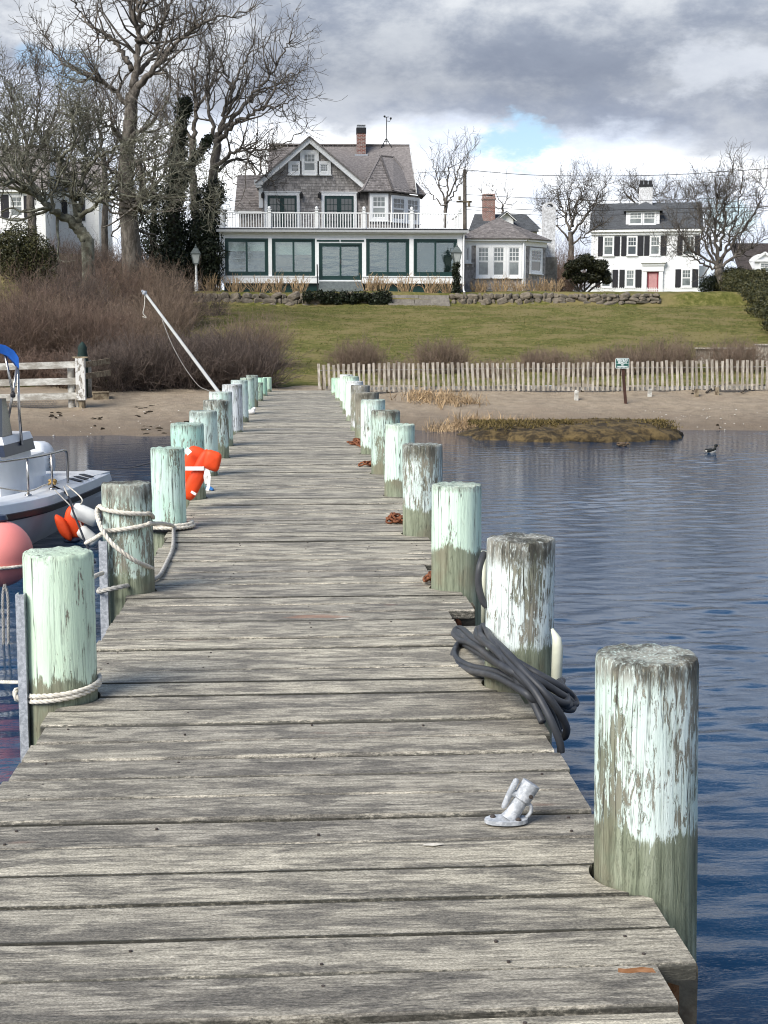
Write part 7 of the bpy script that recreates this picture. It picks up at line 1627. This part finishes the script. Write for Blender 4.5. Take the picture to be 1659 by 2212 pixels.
# bow rail
rz_ = lambda l: sheer(l)+.44
rail_l = [1.9, 2.2, 3.0, 4.0, 5.0, 5.9, 6.2]
top = [bp(1.78, BEAM/2-half(1.8)+.15, sheer(1.8)+.02), bp(1.80, BEAM/2-half(1.8)+.15, rz_(1.8)-.06), bp(1.95, BEAM/2-half(1.9)+.15, rz_(1.9))]+[bp(l, BEAM/2-max(0, half(l)-.15), rz_(l)) for l in rail_l[1:]]
MB().tube(spline(top, 6), .017, 8).build('bow_rail', M['stainless'], bt, True)
MB().tube(spline([bp(l, BEAM/2+max(0, half(l)-.15), rz_(l)) for l in rail_l], 6), .017, 8).build('bow_rail', M['stainless'], bt, True)
for l in (2.5, 3.4, 4.3, 5.2):
    a = bp(l, BEAM/2-half(l)+.15, sheer(l)); b = bp(l, BEAM/2-max(0, half(l)-.15), rz_(l)); so = MB().tube([a, b], .014, 8).build('stanchion', M['stainless'], bt, True)
    MB().lathe([(.045, 0), (.04, .012), (.018, .02)], tuple(a+Vector((0, 0, .012))), 12).build('base_flange', M['stainless'], so, True, 40)
# blue bimini on tubes
Yb = 17.6; bi = [at(47, 962, Yb), at(41, 880, Yb), at(38, 790, Yb)]
MB().tube(bi, .018, 8).build('bimini_pole', M['stainless'], bt, True)
MB().tube([at(10, 945, Yb-.1), at(24, 870, Yb-.1), at(37, 792, Yb-.05)], .018, 8).build('bimini_pole', M['stainless'], bt, True); MB().tube([at(9, 758, Yb-.05), at(29, 855, Yb-.1)], .016, 8).build('bimini_pole', M['stainless'], bt, True)
MB().puff(at(28, 853, Yb-.1), (.03, 0, 0), (0, .03, 0), (0, 0, .035)).build('pole_joint', M['rub'], bt, True)
cv = []; 
for i, (x, y) in enumerate(((41, 790), (40, 772), (30, 757), (12, 746), (-10, 741), (-60, 736), (-130, 734))): cv.append(at(x, y, Yb-.15))
mb = MB(); T = Vector((-.12, .45, 0))
n = len(cv)
low = [at(x, y, Yb-.15) for x, y in ((38, 796), (30, 784), (16, 770), (2, 764), (-20, 760), (-60, 757), (-130, 757))]
for p, q in zip(cv, low): mb.v.extend([tuple(p), tuple(p+T), tuple(q+T*.9+Vector((0, .05, 0))), tuple(q+Vector((0, .05, 0)))])
for i in range(n-1):
    for j in range(4): k_ = (j+1) % 4; mb.f.append((i*4+j, i*4+k_, (i+1)*4+k_, (i+1)*4+j))
mb.f.append((0, 1, 2, 3)); mb.f.append(((n-1)*4+3, (n-1)*4+2, (n-1)*4+1, (n-1)*4))
mb.build('bimini_canopy', M['canvas'], bt, True, 30)
# lines and fenders on the boat
a = bp(3.4, BEAM/2-half(3.4)+.15, sheer(3.4)); b = bp(2.5, BEAM/2-half(2.5)+.15, sheer(2.5))
rope('slack white line tied between the rail stanchions of the boat', [bp(5.2, BEAM/2-half(5.2)+.15, sheer(5.2)+.30), bp(4.3, BEAM/2-half(4.3)+.14, sheer(4.3)+.18), bp(3.4, BEAM/2-half(3.4)+.16, sheer(3.4)+.06), bp(2.6, .2, sheer(2.5)+.07), bp(2.1, .19, sheer(2.1)+.04)], .009, 'rope', 'lines on the boat', 'deck_line')
P_ = [bp(2.45, .16, sheer(2.4)+.05)+Vector((.04*math.cos(i*1.1), .05*math.sin(i*.9), .025*math.sin(i*1.5)+.04)) for i in range(22)]
rope('tan rope knotted on the boat gunwale', P_, .014, 'brass', 'lines on the boat', 'deck_line', 5)
rope('dark line hanging from the boat gunwale down to the water', [bp(2.5, .14, sheer(2.5)+.05), bp(2.5, -.03, sheer(2.5)-.06), at(158, 1105, 15.6), at(172, 1140, 14.6), at(190, 1185, 13.5), at(205, 1215, 12.8)], .011, 'rub', 'lines on the boat', 'deck_line')
rope('dark stern line from the boat to the third left piling', [bp(.1, .1, sheer(0)+.04), at(280, 1010, 17.5), at(330, 998, 14.5)], .008, 'rub', 'lines on the boat', 'deck_line')
YV = 16.4; vj = empty('life_jacket', (at(150, 1135, YV).x, YV, WATER), 'orange life jacket hanging as a fender on the boat side', 'life jacket', 'orange life jackets')
MB().puff(at(160, 1128, YV), tuple(dirv(140, 1126, 182, 1130, YV)*.5), (0, .09, 0), tuple(dirv(152, 1168, 156, 1096, YV)*.5), .6, 20, 12).build('front_panel', M['orange'], vj, True)
MB().puff(at(137, 1140, YV-.1), tuple(dirv(120, 1132, 152, 1150, YV)*.5), (0, .07, 0), tuple(dirv(145, 1165, 130, 1115, YV)*.5), .6, 20, 12).build('back_panel', M['orange'], vj, True)
MB().puff(at(156, 1166, YV-.03), tuple(dirv(138, 1166, 176, 1165, YV)*.5), (0, .085, 0), (0, 0, .035), .6).build('waist_band', M['navy'], vj, True)
rope('thin cord suspending the boat life jacket from the gunwale', [bp(2.75, .05, sheer(2.7)+.02), at(150, 1090, YV), at(155, 1098, YV)], .008, 'rope_grey', 'lines on the boat', 'deck_line')
for i, (x, y, rr_, L, lb) in enumerate(((185, 1112, .095, .17, 'ribbed white fender hanging beside the boat life jacket'), (190, 1158, .075, .13, 'smaller white fender below the ribbed one'))):
    c = at(x, y, YV-.2); mb = MB(); n = 24; ax = Vector((.9, 0, -.42 if i == 0 else -.8)).normalized()
    prof = [(.15, -1), (.75, -.92), (1, -.7), (1, -.2), (1, .2), (1, .7), (.75, .92), (.15, 1)]
    sdv = ax.cross(Vector((0, 1, 0))).normalized(); f2 = ax.cross(sdv)
    for r, z in prof:
        for j in range(n): th = 2*math.pi*j/n; k_ = rr_*r*(1-.06*(j % 2)); mb.v.append(tuple(ax*z*L+sdv*math.cos(th)*k_+f2*math.sin(th)*k_))
    for q in range(len(prof)-1):
        for j in range(n): k_ = (j+1) % n; mb.f.append((q*n+j, q*n+k_, (q+1)*n+k_, (q+1)*n+j))
    mb.f.append(tuple(range(n))[::-1]); mb.f.append(tuple((len(prof)-1)*n+j for j in range(n)))
    o = place('boat_fender', mb.mesh('boat_fender', M['fender'], True, 50), None, tuple(c)); tag(o, lb, 'fender', 'fenders on the boat')
    rope('white cord holding the %s white fender' % ('ribbed' if i == 0 else 'smaller'), [c+ax*-L*.9, at(178-4*i, 1080+50*i, YV-.1), bp(2.2+.15*i, .05, sheer(2.2)+.03)], .008, 'rope', 'lines on the boat', 'deck_line')
# big faded red buoy fender
YQ = 11.4; c = at(0, 1196, YQ); rb = .262
bf_ = empty('buoy_fender', (c.x, YQ, c.z-rb), 'large round faded red buoy hung between boat and pier', 'buoy')
MB().lathe([(rb*math.sin(math.pi*k/20)*(1 if k < 15 else 1-.0*(k-15)), -rb*1.02*math.cos(math.pi*k/20)) for k in range(1, 20)], tuple(c), 32).build('float', M['pink'], bf_, True)
MB().lathe([(.06, rb*.98), (.075, rb*1.06), (.06, rb*1.18), (.03, rb*1.2)], tuple(c), 14).build('neck', M['navy'], bf_, True, 40)
me = rope_mesh('girdle_rope', [Vector((c.x+(rb+.006)*math.cos(a), YQ+(rb+.006)*math.sin(a), c.z-.075)) for a in [math.radians(15*k) for k in range(25)]], .014, M['rope'], n=4); place('girdle_rope', me, bf_)
for k, (x, lb) in enumerate(((6, 'left of two frayed ropes hanging from the red buoy'), (17, 'right of two frayed ropes hanging from the red buoy'))):
    rope(lb, [at(10, 1262, YQ-.15), at(x, 1290, YQ-.15), at(x+1, 1350, YQ-.15), at(x+2, 1430, YQ-.12)], .012, 'rope_grey', 'frayed ropes under the buoy', 'hanging_rope')
rope('short white rope between the pilings beside the steel channel', [at(200, 1249, 7.9), at(208, 1243, 8.1), at(222, 1238, 8.45)], .012)
